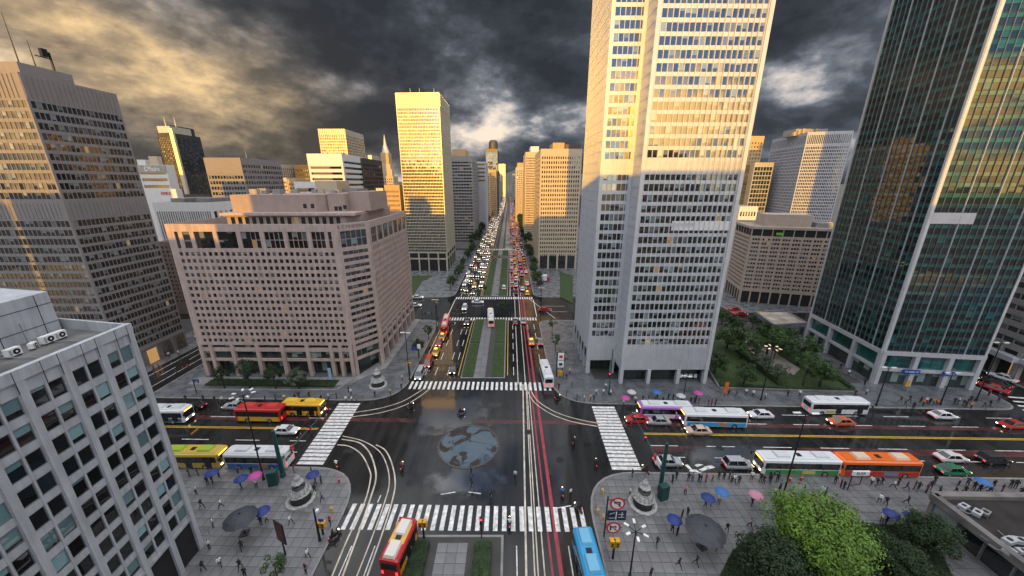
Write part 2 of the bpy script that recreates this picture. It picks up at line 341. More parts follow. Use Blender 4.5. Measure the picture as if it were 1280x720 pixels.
class MB:
    def __init__(s, org=(0, 0, 0)): s.v = []; s.f = []; s.m = []; s.o = Vector(org); s.smooth = False
    def face(s, pts, mi=0):
        n = len(s.v); s.v.extend(tuple(Vector(p)-s.o) for p in pts); s.f.append(tuple(range(n, n+len(pts)))); s.m.append(mi)
    def box(s, x0, x1, y0, y1, z0, z1, mi=0): s.obox((x0, y0), (1, 0), x1-x0, 0, y1-y0, z0, z1, mi)
    def obox(s, p, d, l, n0, n1, z0, z1, mi=0):
        """box from 2-d point p along unit d for l, spanning n0..n1 across (left of d), z0..z1"""
        nx, ny = -d[1], d[0]; q = []
        for z in (z0, z1):
            for (u, w) in ((0, n0), (l, n0), (l, n1), (0, n1)):
                q.append((p[0]+d[0]*u+nx*w-s.o.x, p[1]+d[1]*u+ny*w-s.o.y, z-s.o.z))
        n = len(s.v); s.v.extend(q)
        for f in ((3, 2, 1, 0), (4, 5, 6, 7), (0, 1, 5, 4), (1, 2, 6, 5), (2, 3, 7, 6), (3, 0, 4, 7)):
            s.f.append(tuple(n+i for i in f)); s.m.append(mi)
    def prism(s, poly, z0, z1, mi=0, top=None):
        n = len(s.v); k = len(poly)
        for z in (z0, z1): s.v.extend((p[0]-s.o.x, p[1]-s.o.y, z-s.o.z) for p in poly)
        for i in range(k):
            j = (i+1) % k; s.f.append((n+i, n+j, n+k+j, n+k+i)); s.m.append(mi)
        s.f.append(tuple(range(n+k, n+2*k))); s.m.append(mi if top is None else top)
        s.f.append(tuple(range(n+k-1, n-1, -1))); s.m.append(mi)
    def tube(s, pts, rads, n=8, mi=0, cap=True):
        rings = []
        for i, p in enumerate(pts):
            p = Vector(p); a = Vector(pts[max(0, i-1)]); b = Vector(pts[min(len(pts)-1, i+1)]); t = (b-a).normalized()
            up = Vector((0, 0, 1)) if abs(t.z) < .9 else Vector((1, 0, 0)); e1 = t.cross(up).normalized(); e2 = t.cross(e1)
            r = rads[i] if isinstance(rads, (list, tuple)) else rads
            rings.append(len(s.v))
            for k in range(n):
                q = p+(e1*cos(2*pi*k/n)+e2*sin(2*pi*k/n))*r-s.o; s.v.append(tuple(q))
        for a, b in zip(rings, rings[1:]):
            for k in range(n):
                s.f.append((a+k, b+k, b+(k+1) % n, a+(k+1) % n)); s.m.append(mi)
        if cap:
            s.f.append(tuple(rings[0]+k for k in range(n))); s.m.append(mi)
            s.f.append(tuple(rings[-1]+k for k in reversed(range(n)))); s.m.append(mi)
    def lathe(s, prof, c=(0, 0, 0), n=24, mi=0):
        base = len(s.v); c = Vector(c)-s.o
        for (r, z) in prof:
            for k in range(n): s.v.append((c.x+r*cos(2*pi*k/n), c.y+r*sin(2*pi*k/n), c.z+z))
        for i in range(len(prof)-1):
            for k in range(n):
                a = base+i*n; j = (k+1) % n; s.f.append((a+k, a+j, a+n+j, a+n+k)); s.m.append(mi)
        if prof[-1][0] > .001: s.f.append(tuple(base+(len(prof)-1)*n+k for k in range(n))); s.m.append(mi)
    def loft(s, rings, mi=0, caps=True):
        n = len(rings[0]); b = len(s.v)
        for r in rings: s.v.extend(tuple(Vector(p)-s.o) for p in r)
        for i in range(len(rings)-1):
            for k in range(n):
                a = b+i*n; j = (k+1) % n; s.f.append((a+k, a+j, a+n+j, a+n+k)); s.m.append(mi)
        if caps:
            s.f.append(tuple(b+k for k in reversed(range(n)))); s.m.append(mi)
            s.f.append(tuple(b+(len(rings)-1)*n+k for k in range(n))); s.m.append(mi)
    def mesh(s, name, mats):
        me = bpy.data.meshes.new(name); me.from_pydata(s.v, [], s.f)
        for m in (mats if isinstance(mats, (list, tuple)) else [mats]): me.materials.append(m)
        me.polygons.foreach_set('material_index', s.m)
        if s.smooth: me.polygons.foreach_set('use_smooth', [True]*len(s.f))
        me.update(); return me
    def build(s, name, mats, parent=None, loc=None, rz=0.):
        return link(name, s.mesh(name, mats), parent, loc if loc is not None else ((0, 0, 0) if parent else tuple(s.o)), rz)
def inset(poly, d):
    out = []; k = len(poly)
    for i in range(k):
        a, b, c = Vector(poly[i-1]), Vector(poly[i]), Vector(poly[(i+1) % k])
        u = (b-a).normalized(); w = (c-b).normalized(); n1 = Vector((-u.y, u.x)); n2 = Vector((-w.y, w.x))
        t = (n1+n2); t = t/(1+n1.dot(n2)); out.append((b.x+t.x*d, b.y+t.y*d))
    return out
NUM = 'first second third fourth fifth sixth seventh eighth ninth tenth eleventh twelfth thirteenth fourteenth fifteenth sixteenth seventeenth eighteenth nineteenth twentieth'.split()
TENS = {2: 'twenty', 3: 'thirty', 4: 'forty', 5: 'fifty', 6: 'sixty'}
def ordinal(i):
    if i < 20: return NUM[i]
    n = i+1
    if n % 10 == 0: return TENS[n//10][:-1]+'ieth'
    return TENS[n//10]+'-'+NUM[n % 10-1]

# ------------------------------------------------------------------ buildings
def rows(z0, z1, n, fr): p = (z1-z0)/n; return [(z0+i*p+p*(1-fr)/2, z0+i*p+p*(1+fr)/2) for i in range(n)]
def cols(u0, u1, n, fr): return rows(u0, u1, n, fr)
PANE = {}
def pane_mesh(w, h, g, fr):
    k = (round(w, 2), round(h, 2), g.name, fr.name if fr else None)
    if k in PANE: return PANE[k]
    w, h = k[0]/2, k[1]/2; m = MB(); me_f = [(-w, 0, -h), (w, 0, -h), (w, 0, h), (-w, 0, h)]; m.face(me_f, 0)
    if fr:
        t = min(.07, w*.18); p = -.06
        for (a, b, c, d) in ((-w, w, -h, -h+t), (-w, w, h-t, h), (-w, -w+t, -h+t, h-t), (w-t, w, -h+t, h-t)):
            m.face([(a, p, c), (b, p, c), (b, p, d), (a, p, d)], 1)
        for (a, b) in (((-w+t, -h+t), (w-t, -h+t)), ((w-t, h-t), (-w+t, h-t))):
            m.face([(a[0], p, a[1]), (b[0], p, b[1]), (b[0], 0, b[1]), (a[0], 0, a[1])], 1)
        m.face([(-w+t, p, h-t), (-w+t, p, -h+t), (-w+t, 0, -h+t), (-w+t, 0, h-t)], 1)
        m.face([(w-t, p, -h+t), (w-t, p, h-t), (w-t, 0, h-t), (w-t, 0, -h+t)], 1)
    me = m.mesh('window', [g]+([fr] if fr else [])); uv = me.uv_layers.new(name='UVMap')
    for i, c in enumerate(((0, 0), (1, 0), (1, 1), (0, 1))): uv.data[i].uv = c
    PANE[k] = me; return me
class Bld:
    def __init__(s, name, label, poly, zt, wall, dep=.35, group=None, cat='office building', core_dep=None, z0=0.0, roof=None, par=.9):
        s.poly = [tuple(p) for p in poly]; s.zt = zt; s.dep = dep; s.z0 = z0; s.par = par
        cx = sum(p[0] for p in poly)/len(poly); cy = sum(p[1] for p in poly)/len(poly)
        s.root = empty(name, (cx, cy, z0), 0, label, cat, group); s.org = (cx, cy, z0)
        s.wall = MB(s.org); s.wm = [wall]; s.win = []; s.done = set(); s.roof = roof or roof_dark; s.core_z0 = None; s.low = (1.0, None)
    def mi(s, m):
        if m not in s.wm: s.wm.append(m)
        return s.wm.index(m)
    def edge(s, i):
        a = Vector(s.poly[i]); b = Vector(s.poly[(i+1) % len(s.poly)]); d = (b-a); return a, d.normalized(), d.length
    def face(s, i, rws, cls, g, frame=None, zb=None, zt=None, dep=None, pier=0., span=-.02, wall=None, mull=None, first=True, name='window'):
        """wall of piers and spandrels standing proud of recessed windows"""
        a, d, ln = s.edge(i); dep = dep or s.dep; mi = s.mi(wall) if wall else 0
        rws = sorted(rws); cls = sorted(cls)
        zb = s.z0 if zb is None else zb; zt = s.zt if zt is None else zt; s.done.add(i)
        e = .004
        us = [0+e]; 
        for c in cls: us += [c[0], c[1]]
        us.append(ln-e)
        for k in range(0, len(us), 2):
            if us[k+1]-us[k] > .01: s.wall.obox((a.x+d.x*us[k], a.y+d.y*us[k]), d, us[k+1]-us[k], -pier, dep, zb, zt, mi)
        zs = [zb+.002]
        for r in rws: zs += [r[0], r[1]]
        zs.append(zt-.002)
        for k in range(0, len(zs), 2):
            if zs[k+1]-zs[k] > .01: s.wall.obox((a.x+d.x*.02, a.y+d.y*.02), d, ln-.04, -span, dep-.003, zs[k], zs[k+1], mi)
        ang = atan2(d.y, d.x); nx, ny = d.y, -d.x
        for r in rws:
            for c in cls:
                uc = (c[0]+c[1])/2; off = dep-.10
                s.win.append((a.x+d.x*uc-nx*off, a.y+d.y*uc-ny*off, (r[0]+r[1])/2, ang, c[1]-c[0], r[1]-r[0], g, frame, nx, ny, name))
    def blank(s, i, z0, z1, ribs=0, wall=None, out=0., ribw=.06):
        a, d, ln = s.edge(i); mi = s.mi(wall) if wall else 0; s.done.add(i)
        s.wall.obox((a.x+d.x*.004, a.y+d.y*.004), d, ln-.008, -out, s.dep, z0, z1, mi)
        for k in range(ribs):
            u = (k+.5)*ln/ribs; s.wall.obox((a.x+d.x*(u-ribw/2), a.y+d.y*(u-ribw/2)), d, ribw, -out-.12, -out+.01, z0+.01, z1-.01, mi)
    def finish(s, cap=300, stuff_frame=False):
        for i in range(len(s.poly)):
            if i not in s.done: s.blank(i, s.z0, s.zt)
        ins = inset(s.poly, s.dep-.05); m = MB(s.org); m.prism(ins, s.z0 if s.core_z0 is None else s.core_z0, s.zt-s.par, 0, 1)
        if s.core_z0 is not None: ml = MB(s.org); ml.prism(inset(s.poly, s.low[0]), s.z0, s.core_z0+.05); ml.build('ground_storey', s.low[1] or shop, s.root)
        m.build('core', [core_m, s.roof], s.root)
        s.wall.build('wall', s.wm, s.root)
        def dist(w):
            v = Vector((-w[0], -w[1], H-w[2])); return v.length if v.x*w[8]+v.y*w[9] > 0 else 9e9
        ws = sorted(s.win, key=dist)
        near = [w for w in ws[:cap] if dist(w) < 9e8]
        for w in near:
            o = link(w[10], pane_mesh(w[4], w[5], w[6], w[7]), s.root, (w[0]-s.org[0], w[1]-s.org[1], w[2]-s.org[2]), w[3])
        rest = ws[len(near):]
        if rest:
            gm = []; m = MB(s.org); rn = []
            for w in rest:
                if w[6] not in gm: gm.append(w[6])
                dx_, dy_ = cos(w[3])*w[4]/2, sin(w[3])*w[4]/2; h = w[5]/2
                m.face([(w[0]-dx_, w[1]-dy_, w[2]-h), (w[0]+dx_, w[1]+dy_, w[2]-h), (w[0]+dx_, w[1]+dy_, w[2]+h), (w[0]-dx_, w[1]-dy_, w[2]+h)], gm.index(w[6]))
                rn.append(random.random())
            me = m.mesh('windows', gm); uv = me.uv_layers.new(name='UVMap')
            uv.data.foreach_set('uv', [0, 0, 1, 0, 1, 1, 0, 1]*len(rest))
            at_ = me.attributes.new('rnd', 'FLOAT', 'FACE'); at_.data.foreach_set('value', rn)
            o = link('window_panes', me, s.root); o['kind'] = 'stuff'
        return s.root
def add_text(name, txt, size, m, parent, loc, rot, ext=.03, align='CENTER'):
    c = bpy.data.curves.new(name, 'FONT'); c.body = txt; c.size = size; c.extrude = ext; c.align_x = align; c.align_y = 'CENTER'
    t = bpy.data.objects.new(name, c); C.objects.link(t); bpy.context.view_layer.update()
    me = bpy.data.meshes.new_from_object(t.evaluated_get(bpy.context.evaluated_depsgraph_get())); bpy.data.objects.remove(t)
    me.materials.clear(); me.materials.append(m); o = link(name, me, parent, loc); o.rotation_euler = rot
    if len(txt) > 3: o['kind'] = 'stuff'      # letters a few pixels high
    return o

# ------------------------------------------------------------------ setting: ground, roads, pavements
def struct(o): o['kind'] = 'structure'; return o
def sheet(name, poly, z, m):
    b = MB(); b.face([(p[0], p[1], z) for p in poly]); return struct(b.build(name, m))
def rect(x0, x1, y0, y1): return [(x0, y0), (x1, y0), (x1, y1), (x0, y1)]
sheet('ground', rect(-9000, 9000, -3000, 14000), -.06, ground_m)
b = MB()
for i in range(10): b.face([(-260+52*i, -60, 0), (-208+52*i, -60, 0), (-208+52*i, 1500, 0), (-260+52*i, 1500, 0)])
struct(b.build('road', asphalt))
b = MB()        # hills far beyond the end of the boulevard
for k in range(40):
    x0, x1 = -4000+k*200, -3800+k*200
    hh = lambda x: 150+120*sin(x*.0011+1)+60*sin(x*.0042)+25*sin(x*.013)
    b.face([(x0, 6500, 0), (x1, 6500, 0), (x1, 7600, hh(x1)), (x0, 7600, hh(x0))]); b.face([(x0, 7600, hh(x0)), (x1, 7600, hh(x1)), (x1, 9500, 0), (x0, 9500, 0)])
struct(b.build('hills', hill_m))

def YU(x): return 64.75-.024*x          # north kerb of the cross street
def YL(x): return 46.45-.020*x          # south kerb
def rounded(poly, radii):
    out = []; k = len(poly)
    for i in range(k):
        a, p, c = Vector(poly[i-1]), Vector(poly[i]), Vector(poly[(i+1) % k]); r = radii.get(i, 0)
        if not r: out.append(tuple(p)); continue
        u = (a-p).normalized(); w = (c-p).normalized()
        for t in range(9):
            s_ = t/8; q = p+u*r*(1-s_)**2+w*r*s_**2; out.append(tuple(q))
    return out
def clip(poly, conv):
    for i in range(len(conv)):
        a, b_ = conv[i], conv[(i+1) % len(conv)]; ex, ey = b_[0]-a[0], b_[1]-a[1]; out = []
        sd_ = lambda p: ex*(p[1]-a[1])-ey*(p[0]-a[0])
        for j in range(len(poly)):
            p, q = poly[j-1], poly[j]; sp, sq = sd_(p), sd_(q)
            if (sp >= 0) != (sq >= 0): t = sp/(sp-sq); out.append((p[0]+(q[0]-p[0])*t, p[1]+(q[1]-p[1])*t))
            if sq >= 0: out.append(q)
        poly = out
        if len(poly) < 3: return []
    return poly
def inpoly(x, y, poly):
    c = False; j = len(poly)-1
    for i in range(len(poly)):
        if (poly[i][1] > y) != (poly[j][1] > y) and x < (poly[j][0]-poly[i][0])*(y-poly[i][1])/(poly[j][1]-poly[i][1])+poly[i][0]: c = not c
        j = i
    return c
KT = .14
def block(name, poly, top=None):
    m = MB(); m.prism(poly, -.04, KT-.02, 0); o = struct(m.build(name, kerb_m))
    ins = inset(poly, .3); m = MB(); m.face([(p[0], p[1], KT-.016) for p in ins]); m.build('paving_bed', top or joint, o)
    return o, ins
def tiles(o, ins, win, size, m, cap, skip=(), name='paving_slab', th=.03, rz=0., sx=1.):
    """paving slabs with open joints; the nearest are single pieces, the others one joined part"""
    x0, x1, y0, y1 = win; full = []; rest = MB(); g = .025; cr, sr = cos(rz), sin(rz); w = size*sx
    nx, ny = int((x1-x0)/w), int((y1-y0)/size)
    for j in range(ny):
        for i in range(nx):
            cx, cy = x0+(i+.5)*w, y0+(j+.5)*size
            cx, cy = x0+(cx-x0)*cr-(cy-y0)*sr, y0+(cx-x0)*sr+(cy-y0)*cr
            if any(inpoly(cx, cy, s_) for s_ in skip): continue
            hw, hh = w/2-g, size/2-g
            q = [(cx+a*cr-b_*sr, cy+a*sr+b_*cr) for a, b_ in ((-hw, -hh), (hw, -hh), (hw, hh), (-hw, hh))]
            if all(inpoly(*p, ins) for p in q): full.append((hypot(cx, cy), cx, cy, q))
            else:
                c = clip(q, ins)
                if len(c) > 2: rest.prism(c, KT-.02, KT+th-.016+random.uniform(-.004, .004))
    full.sort(); mb = MB(); hw, hh = w/2-g, size/2-g; mb.box(-hw, hw, -hh, hh, -.03, 0); me = mb.mesh(name, m)
    for d, cx, cy, q in full[:cap]:
        link(name, me, o, (cx, cy, KT+th-.016+random.uniform(-.004, .004)), rz)
    for d, cx, cy, q in full[cap:]: rest.prism(q, KT-.02, KT+th-.016+random.uniform(-.004, .004))
    if rest.f: r = rest.build('paving_slabs', m, o); r['kind'] = 'stuff'
A_POLY = [(-60, -4), (-35.9, -4), (-39.5, 34), (-62, 38.1)]
ll, ll_i = block('pavement', rounded([(-150, -40), (-23.5, -40), (-23.5, YL(-23.5)), (-150, YL(-150))], {2: 8.5}))
tiles(ll, ll_i, (-66, -22, 22, 50), 1.25, pave, 300, [A_POLY], rz=-.02)
lr, lr_i = block('pavement', rounded([(11.5, -40), (150, -40), (150, YL(150)), (11.5, YL(11.5))], {3: 9}))
tiles(lr, lr_i, (11, 100, 22, 48), 1.25, pave, 300, [], rz=-.02)
ul, ul_i = block('pavement', rounded([(-79.5, YU(-79)), (-23.6, YU(-23)), (-23.6, 112), (-79.5, 112)], {1: 9, 2: 5}))
tiles(ul, ul_i, (-80, -22, 60, 113), 1.7, pave_d, 0, [rect(-73, -33, 77, 112)], sx=.6)
ur, ur_i = block('pavement', rounded([(9.7, YU(9)), (106, YU(106)), (108, 76), (113, 108), (9.7, 112)], {0: 9, 1: 4, 4: 5}))
tiles(ur, ur_i, (9, 112, 57, 113), 1.7, pave_d, 0, [rect(20, 45, 74, 95), rect(48, 82, 72, 110)], sx=.6)
bb, bb_i = block('pavement', [(-190, 67.5), (-89.5, 66.5), (-89.5, 112), (-190, 112)])
tiles(bb, bb_i, (-100, -89, 66, 112), 1.7, pave_d, 0)
br, br_i = block('pavement', rounded([(116.5, 62), (230, 60), (230, 106), (121, 106)], {0: 3}))
for nm, P in (('pavement', rounded([(-79, 136.5), (-22.6, 136.5), (-22.6, 240), (-79, 240)], {1: 6})), ('pavement', [(-190, 136.5), (-89, 136.5), (-89, 400), (-190, 400)]),
              ('pavement', rounded([(9.8, 136.5), (72, 136.5), (72, 240), (9.8, 240)], {0: 6})), ('pavement', [(80, 119), (230, 119), (230, 400), (80, 400)]),
              ('pavement', [(-79, 248), (-22.6, 248), (-22.6, 1500), (-79, 1500)]), ('pavement', [(9.8, 248), (72, 248), (72, 1500), (9.8, 1500)])):
    block(nm, P, pave_d)
# medians: kerbed strips with a paved walk between two planted beds
def median(x0, x1, y0, y1, w0, w1, grass=True, tsize=0):
    o, ins = block('median', rect(x0, x1, y0, y1))
    if tsize: tiles(o, ins, (w0, w1, y0+.3, y1-.3), tsize, pave, 300)
    else:
        m = MB(); m.box(w0, w1, y0+.3, y1-.3, 0, KT+.01); m.build('walkway', pave, o)
    return o
median(-13.2, -.8, 8, 35.4, -9.3, -5.3, tsize=1.3)
median(-11.8, -1.1, 74.6, 112.6, -8.7, -4.5, tsize=1.4)
median(-11.3, -.7, 138, 214, -7.6, -4.7)
median(-11.3, -.7, 222, 240, -7.6, -4.7); median(-10.5, -3, 250, 900, -7.6, -4.7)
def bed(x0, x1, y0, y1, m=lawn_m, h=.1):
    b = MB(); b.box(x0, x1, y0, y1, .05, KT+h); return struct(b.build('lawn', m))
for (a, c, y0, y1) in ((-11.6, -8.8, 75.2, 93), (-11.6, -8.8, 94, 112), (-4.4, -1.4, 75.2, 93), (-4.4, -1.4, 94, 112), (-11, -7.8, 138.6, 165), (-11, -7.8, 166.5, 213),
                       (-4.5, -1.0, 138.6, 165), (-4.5, -1.0, 166.5, 213), (-11, -7.8, 222.5, 239.5), (-4.5, -1.0, 222.5, 239.5)): bed(a, c, y0, y1)

# painted markings, with traffic light trails drawn among them as coloured lines
def ribbon(name, pts, w, m, z=.004, parent=None):
    b = MB(); P = [Vector(p[:2]) for p in pts]; Ls = []
    for i, p in enumerate(P):
        t = (P[min(i+1, len(P)-1)]-P[max(i-1, 0)]).normalized(); n = Vector((-t.y, t.x))*w/2; Ls.append((p+n, p-n))
    for (a, c), (e, f) in zip(Ls, Ls[1:]): b.face([(c.x, c.y, z), (f.x, f.y, z), (e.x, e.y, z), (a.x, a.y, z)])
    return struct(b.build(name, m, parent)) if not parent else b.build(name, m, parent)
def smooth(pts, n=6):
    out = []; P = [Vector(p[:2]) for p in pts]
    for i in range(len(P)-1):
        p0, p1, p2, p3 = P[max(i-1, 0)], P[i], P[i+1], P[min(i+2, len(P)-1)]
        for k in range(n):
            t = k/n; out.append(.5*((2*p1)+(p2-p0)*t+(2*p0-5*p1+4*p2-p3)*t*t+(3*p1-p0-3*p2+p3)*t**3))
    return out+[P[-1]]
def crosswalk(stripes):
    o = struct(empty('crosswalk', (0, 0, 0)))
    for q in stripes:
        b = MB(); b.face([(p[0], p[1], .008) for p in q]); b.build('stripe', paint, o)
def xwalk_x(x0, x1, n, ya, yb, w):       # stripes side by side along X
    st = []
    for i in range(n):
        x = x0+(x1-x0)*i/(n-1); st.append([(x-w/2, ya(x)), (x+w/2, ya(x)), (x+w/2, yb(x)), (x-w/2, yb(x))])
    crosswalk(st)
xwalk_x(-22.6, 10.2, 28, lambda x: 36.0-.01*x, lambda x: 39.8-.02*x, .62)
xwalk_x(-22.8, 9.2, 30, lambda x: 69.6-.02*x, lambda x: 72.9-.02*x, .56)
xwalk_x(-21.5, 9.0, 34, lambda x: 111.6, lambda x: 114.2, .5)
xwalk_x(-21.5, 9.0, 34, lambda x: 134.4, lambda x: 137.0, .5)
xwalk_x(-21.5, 9.0, 26, lambda x: 241, lambda x: 246.5, .6)
def xwalk_y(xl, xr, n, sk=0):              # stripes one behind the other along Y; the sides may lean
    st = []
    for i in range(n):
        t = (i+.35)/n; y = 47.0+(64.2-47.0)*t; a, c = xl(t), xr(t); h = .34
        st.append([(a, y-.022*a-h), (c, y-.022*c-h), (c+.05, y-.022*c+h), (a+.05, y-.022*a+h)])
    crosswalk(st)
pts = [at(367, 585), at(422, 506), at(400, 586), at(449, 506)]
def lerp(a, c, t): return a+(c-a)*t
xwalk_y(lambda t: lerp(pts[0].x, pts[1].x, t), lambda t: lerp(pts[2].x, pts[3].x, t), 19)
p2 = [at(766, 590), at(740, 509), at(803, 590), at(768, 509)]
xwalk_y(lambda t: lerp(p2[0].x, p2[1].x, t), lambda t: lerp(p2[2].x, p2[3].x, t), 19)
xwalk_y_r = [at(1262+6*i, 497+5.5*i) for i in range(5)]
crosswalk([[(p.x, p.y), (p.x+5, p.y-.8), (p.x+5.2, p.y-.3), (p.x+.2, p.y+.5)] for p in xwalk_y_r])
def cross_y(x, t): return (YL(x)*(1-t)+YU(x)*t)
def xline(x0, x1, t, w, m, dash=0, gap=0, name='lane_line', z=.004):
    if not dash: return ribbon(name, [(x0, cross_y(x0, t)), (x1, cross_y(x1, t))], w, m, z)
    b = MB(); x = x0
    while x < x1:
        e = min(x+dash, x1); b.face([(x, cross_y(x, t)-w/2, z), (e, cross_y(e, t)-w/2, z), (e, cross_y(e, t)+w/2, z), (x, cross_y(x, t)+w/2, z)]); x += dash+gap
    return struct(b.build(name, m))
for d in (0, .018):
    xline(-140, -36.5, .50+d, .14, paint_y); xline(25, 150, .50+d, .16, paint_y)
for t in (.18, .33, .68, .84):
    xline(-140, -37, t, .15, paint, 5, 5); xline(25, 150, t+.01, .15, paint, 5, 5)
xline(-140, 150, .665, 1.1, trail_dull_red, name='painted_trail_band', z=.0025); xline(25, 150, .30, 1.5, trail_dull_red, name='painted_trail_band', z=.0025)  # red light trails of cross traffic, painted as flat bands
def yline(x, y0, y1, w, m, dash=0, gap=0, name='lane_line', z=.005, x1=None):
    b = MB(); y = y0; x1 = x if x1 is None else x1
    X = lambda y_: x+(x1-x)*(y_-y0)/(y1-y0)
    while y < y1:
        e = min(y+(dash or 25), y1); b.face([(X(y)-w/2, y, z), (X(y)+w/2, y, z), (X(e)+w/2, e, z), (X(e)-w/2, e, z)]); y = e+gap
    return struct(b.build(name, m))
for x in (-20.4, -17.4, -14.7): yline(x, 6, 35.2, .14, paint, 4, 4)
yline(-13.6, 6, 36, .16, paint_y)
for x in (.9, 7.6, 9.8): yline(x, 6, 35, .14, paint, 4, 4)
for (x, xe, w) in ((1.35, 3.1, .26), (2.55, 3.8, .16), (3.1, 4.0, .16), (4.1, 4.4, .16)): yline(x, 6, 72, w, trail_cream, name='painted_light_trail', x1=xe)  # white light trails of passing vehicles, painted as thin lines
for (x, w) in ((5.35, .26), (6.4, .5)): yline(x, 6, 135, w, paint_r, name='painted_red_trail', z=.0065, x1=x-1.0)  # red light trails put down as painted lines
for x in (2.0, 3.7): yline(x, 72, 240, .2, trail_cream, name='painted_light_trail')  # the pale trails continued northwards in paint
for x in (1.0, 5.9, 8.0): yline(x, 76, 110, .15, paint, 4, 3)
for x in (-20.6, -18.2, -15.2, -13.6): yline(x, 76, 110, .15, paint, 4, 4)
for x in (-21, -22.2): yline(x, 76, 110, .2, trail_cream, name='painted_light_trail')
yline(-12.5, 76, 113, .16, paint_y); yline(-.5, 76, 111, .16, paint_y); yline(-21.8, 115, 134, .25, paint); yline(9.5, 115, 134, .25, paint)
for x in (-20, -17, -14, 1.6, 4.6, 7.4): yline(x, 138, 900, .15, paint, 5, 6)
yline(-11.9, 138, 900, .18, paint_y); yline(.2, 138, 240, .3, trail_cream)  # the cream line is a painted light trail, not a lane line
ribbon('stop_line', [at(694, 398), at(662, 374)], .2, paint)
for y in (120, 126): ribbon('lane_line', [(12, y), (21, y)], .15, paint)
for x in (-85.0, -82.3, -87.6): yline(x, 68, 300, .15, paint, 4 if x == -85.0 else 0, 4 if x == -85.0 else 0)
ribbon('lane_line', [at(691, 636), at(714, 632)][0:2], .14, paint); 
for px in (((551, 618), (569, 615)), ((586, 615), (601, 617)), ((472, 628), (476, 619))): ribbon('lane_line', [at(*px[0]), at(*px[1])], .15, paint)
turn = [[(405, 745), (433, 677), (455, 630), (463, 600), (461.7, 587), (451.7, 568), (436.7, 558), (421.7, 556)],
        [(419, 745), (446.7, 670), (463, 623), (470, 597), (466.7, 577), (460, 563), (448, 553), (426.7, 549)],
        [(436, 745), (463, 677), (480, 630), (486.7, 603), (483, 580), (473, 563), (453, 551), (428, 545)],
        [(450, 745), (476.7, 670), (490, 627), (494, 603), (490, 580), (481.7, 563), (470, 556)]]
for i, t in enumerate(turn): ribbon('painted_turn_trail', smooth([at(*p) for p in t]), (.2, .24, .16, .2)[i], trail_cream, .0105)  # curved light trails of turning vehicles, painted flat on the road
for t in ([(440, 521), (475, 516), (505, 507), (524, 496), (536, 487)], [(440, 516), (472, 511), (500, 503), (517, 494), (528, 487)],
          [(660, 490), (668, 503), (688, 517), (715, 527), (747, 533)], [(664, 489), (672, 501), (692, 514), (718, 523), (747, 529)]):
    ribbon('painted_turn_trail', smooth([at(*p) for p in t]), .2, trail_cream, .0105)  # turning light trails on the far side, painted likewise
# white turn arrow
A0 = at(877, 585); b = MB()
for pl in ([(-2.4, -.7), (-.6, -1.0), (-.3, -.5), (-2.0, -.25)], [(-.7, -.9), (1.2, -.1), (.6, .2), (-1.0, -.5)], [(1.0, -.3), (2.3, .1), (1.9, .6), (.5, .3)], [(-2.2, -.3), (-1.7, -.3), (-1.9, .8), (-2.5, .6)], [(-.6, .2), (.7, .7), (-.1, .9), (-.9, .6)]):
    b.face([(A0.x+x, A0.y+y, .008) for x, y in pl])
struct(b.build('road_arrow', paint))
# round basin full of rain in the middle of the crossing
pc = (-7.35, 52.2)
b = MB(); b.lathe([(5.2, .012), (0, .012)], (*pc, 0), 64); b.build('rain_pool', pool_m)['kind'] = 'structure'
n_rim = 40; root = empty('basin_rim', (*pc, 0), 0, 'ring of low kerb stones round the rain pool at the crossing centre', 'kerb ring')
for k in range(n_rim):
    m = MB(); a0, a1 = 2*pi*k/n_rim+.008, 2*pi*(k+1)/n_rim-.008
    m.prism([(r*cos(a), r*sin(a)) for r, a in ((5.15, a0), (5.5, a0), (5.5, a1), (5.15, a1))], 0, .07); 
    if k == 0: rim_me = m.mesh('rim_stone', rim_m2); 
    link('rim_stone', rim_me, root, (0, 0, 0), 2*pi*k/n_rim)
ring = MB(); ring.lathe([(2.0, 0), (2.0, .01), (0, .01)], (0, 0, 0), 24)
for q in ((590, 625), (513, 603), (700, 575), (480, 530), (560, 690), (720, 690), (660, 540), (430, 640), (330, 548), (900, 560)):
    m = MB(); p = at(*q); m.lathe([(.7, .006), (0, .006)], (p.x, p.y, 0), 20); struct(m.build('manhole_cover', black_m))
rnd = random.Random(3)
for k in range(26):
    x, y = rnd.uniform(-60, 70), rnd.uniform(34, 64)
    if k > 16: x, y = rnd.uniform(-22, 9), rnd.uniform(76, 128)
    if YL(x)-1 > y and not -22 < x < 9: continue
    w_, h_ = rnd.uniform(.7, 3.2), rnd.uniform(.5, 1.4)
    if k % 2: w_, h_ = h_, w_
    sheet('road_patch', [(x, y), (x+w_, y-.02*w_), (x+w_+.1, y+h_), (x+.05, y+h_)], .0015, patch_m)
def puddle(pts, seed):
    """thin film of rain with a ragged edge"""
    rnd = random.Random(seed); P = [Vector(p[:2]) for p in pts]; out = []
    for a, c in zip(P, P[1:]+P[:1]):
        for k in range(7): out.append(a.lerp(c, k/7)+Vector((rnd.uniform(-.45, .45), rnd.uniform(-.9, .9))))
    sheet('puddle', out, .0032, puddle_m)
for i, P_ in enumerate((((500, 484), (580, 482), (600, 398), (555, 398)), ((490, 545), (630, 548), (625, 486), (505, 484)), ((560, 402), (650, 402), (645, 372), (565, 372)), ((830, 585), (1010, 586), (1020, 555), (850, 553)), ((632, 480), (680, 480), (668, 400), (632, 400)), ((565, 370), (606, 370), (620, 316), (592, 316)), ((520, 625), (640, 628), (640, 584), (535, 582)))): puddle([at(*q) for q in P_], i)

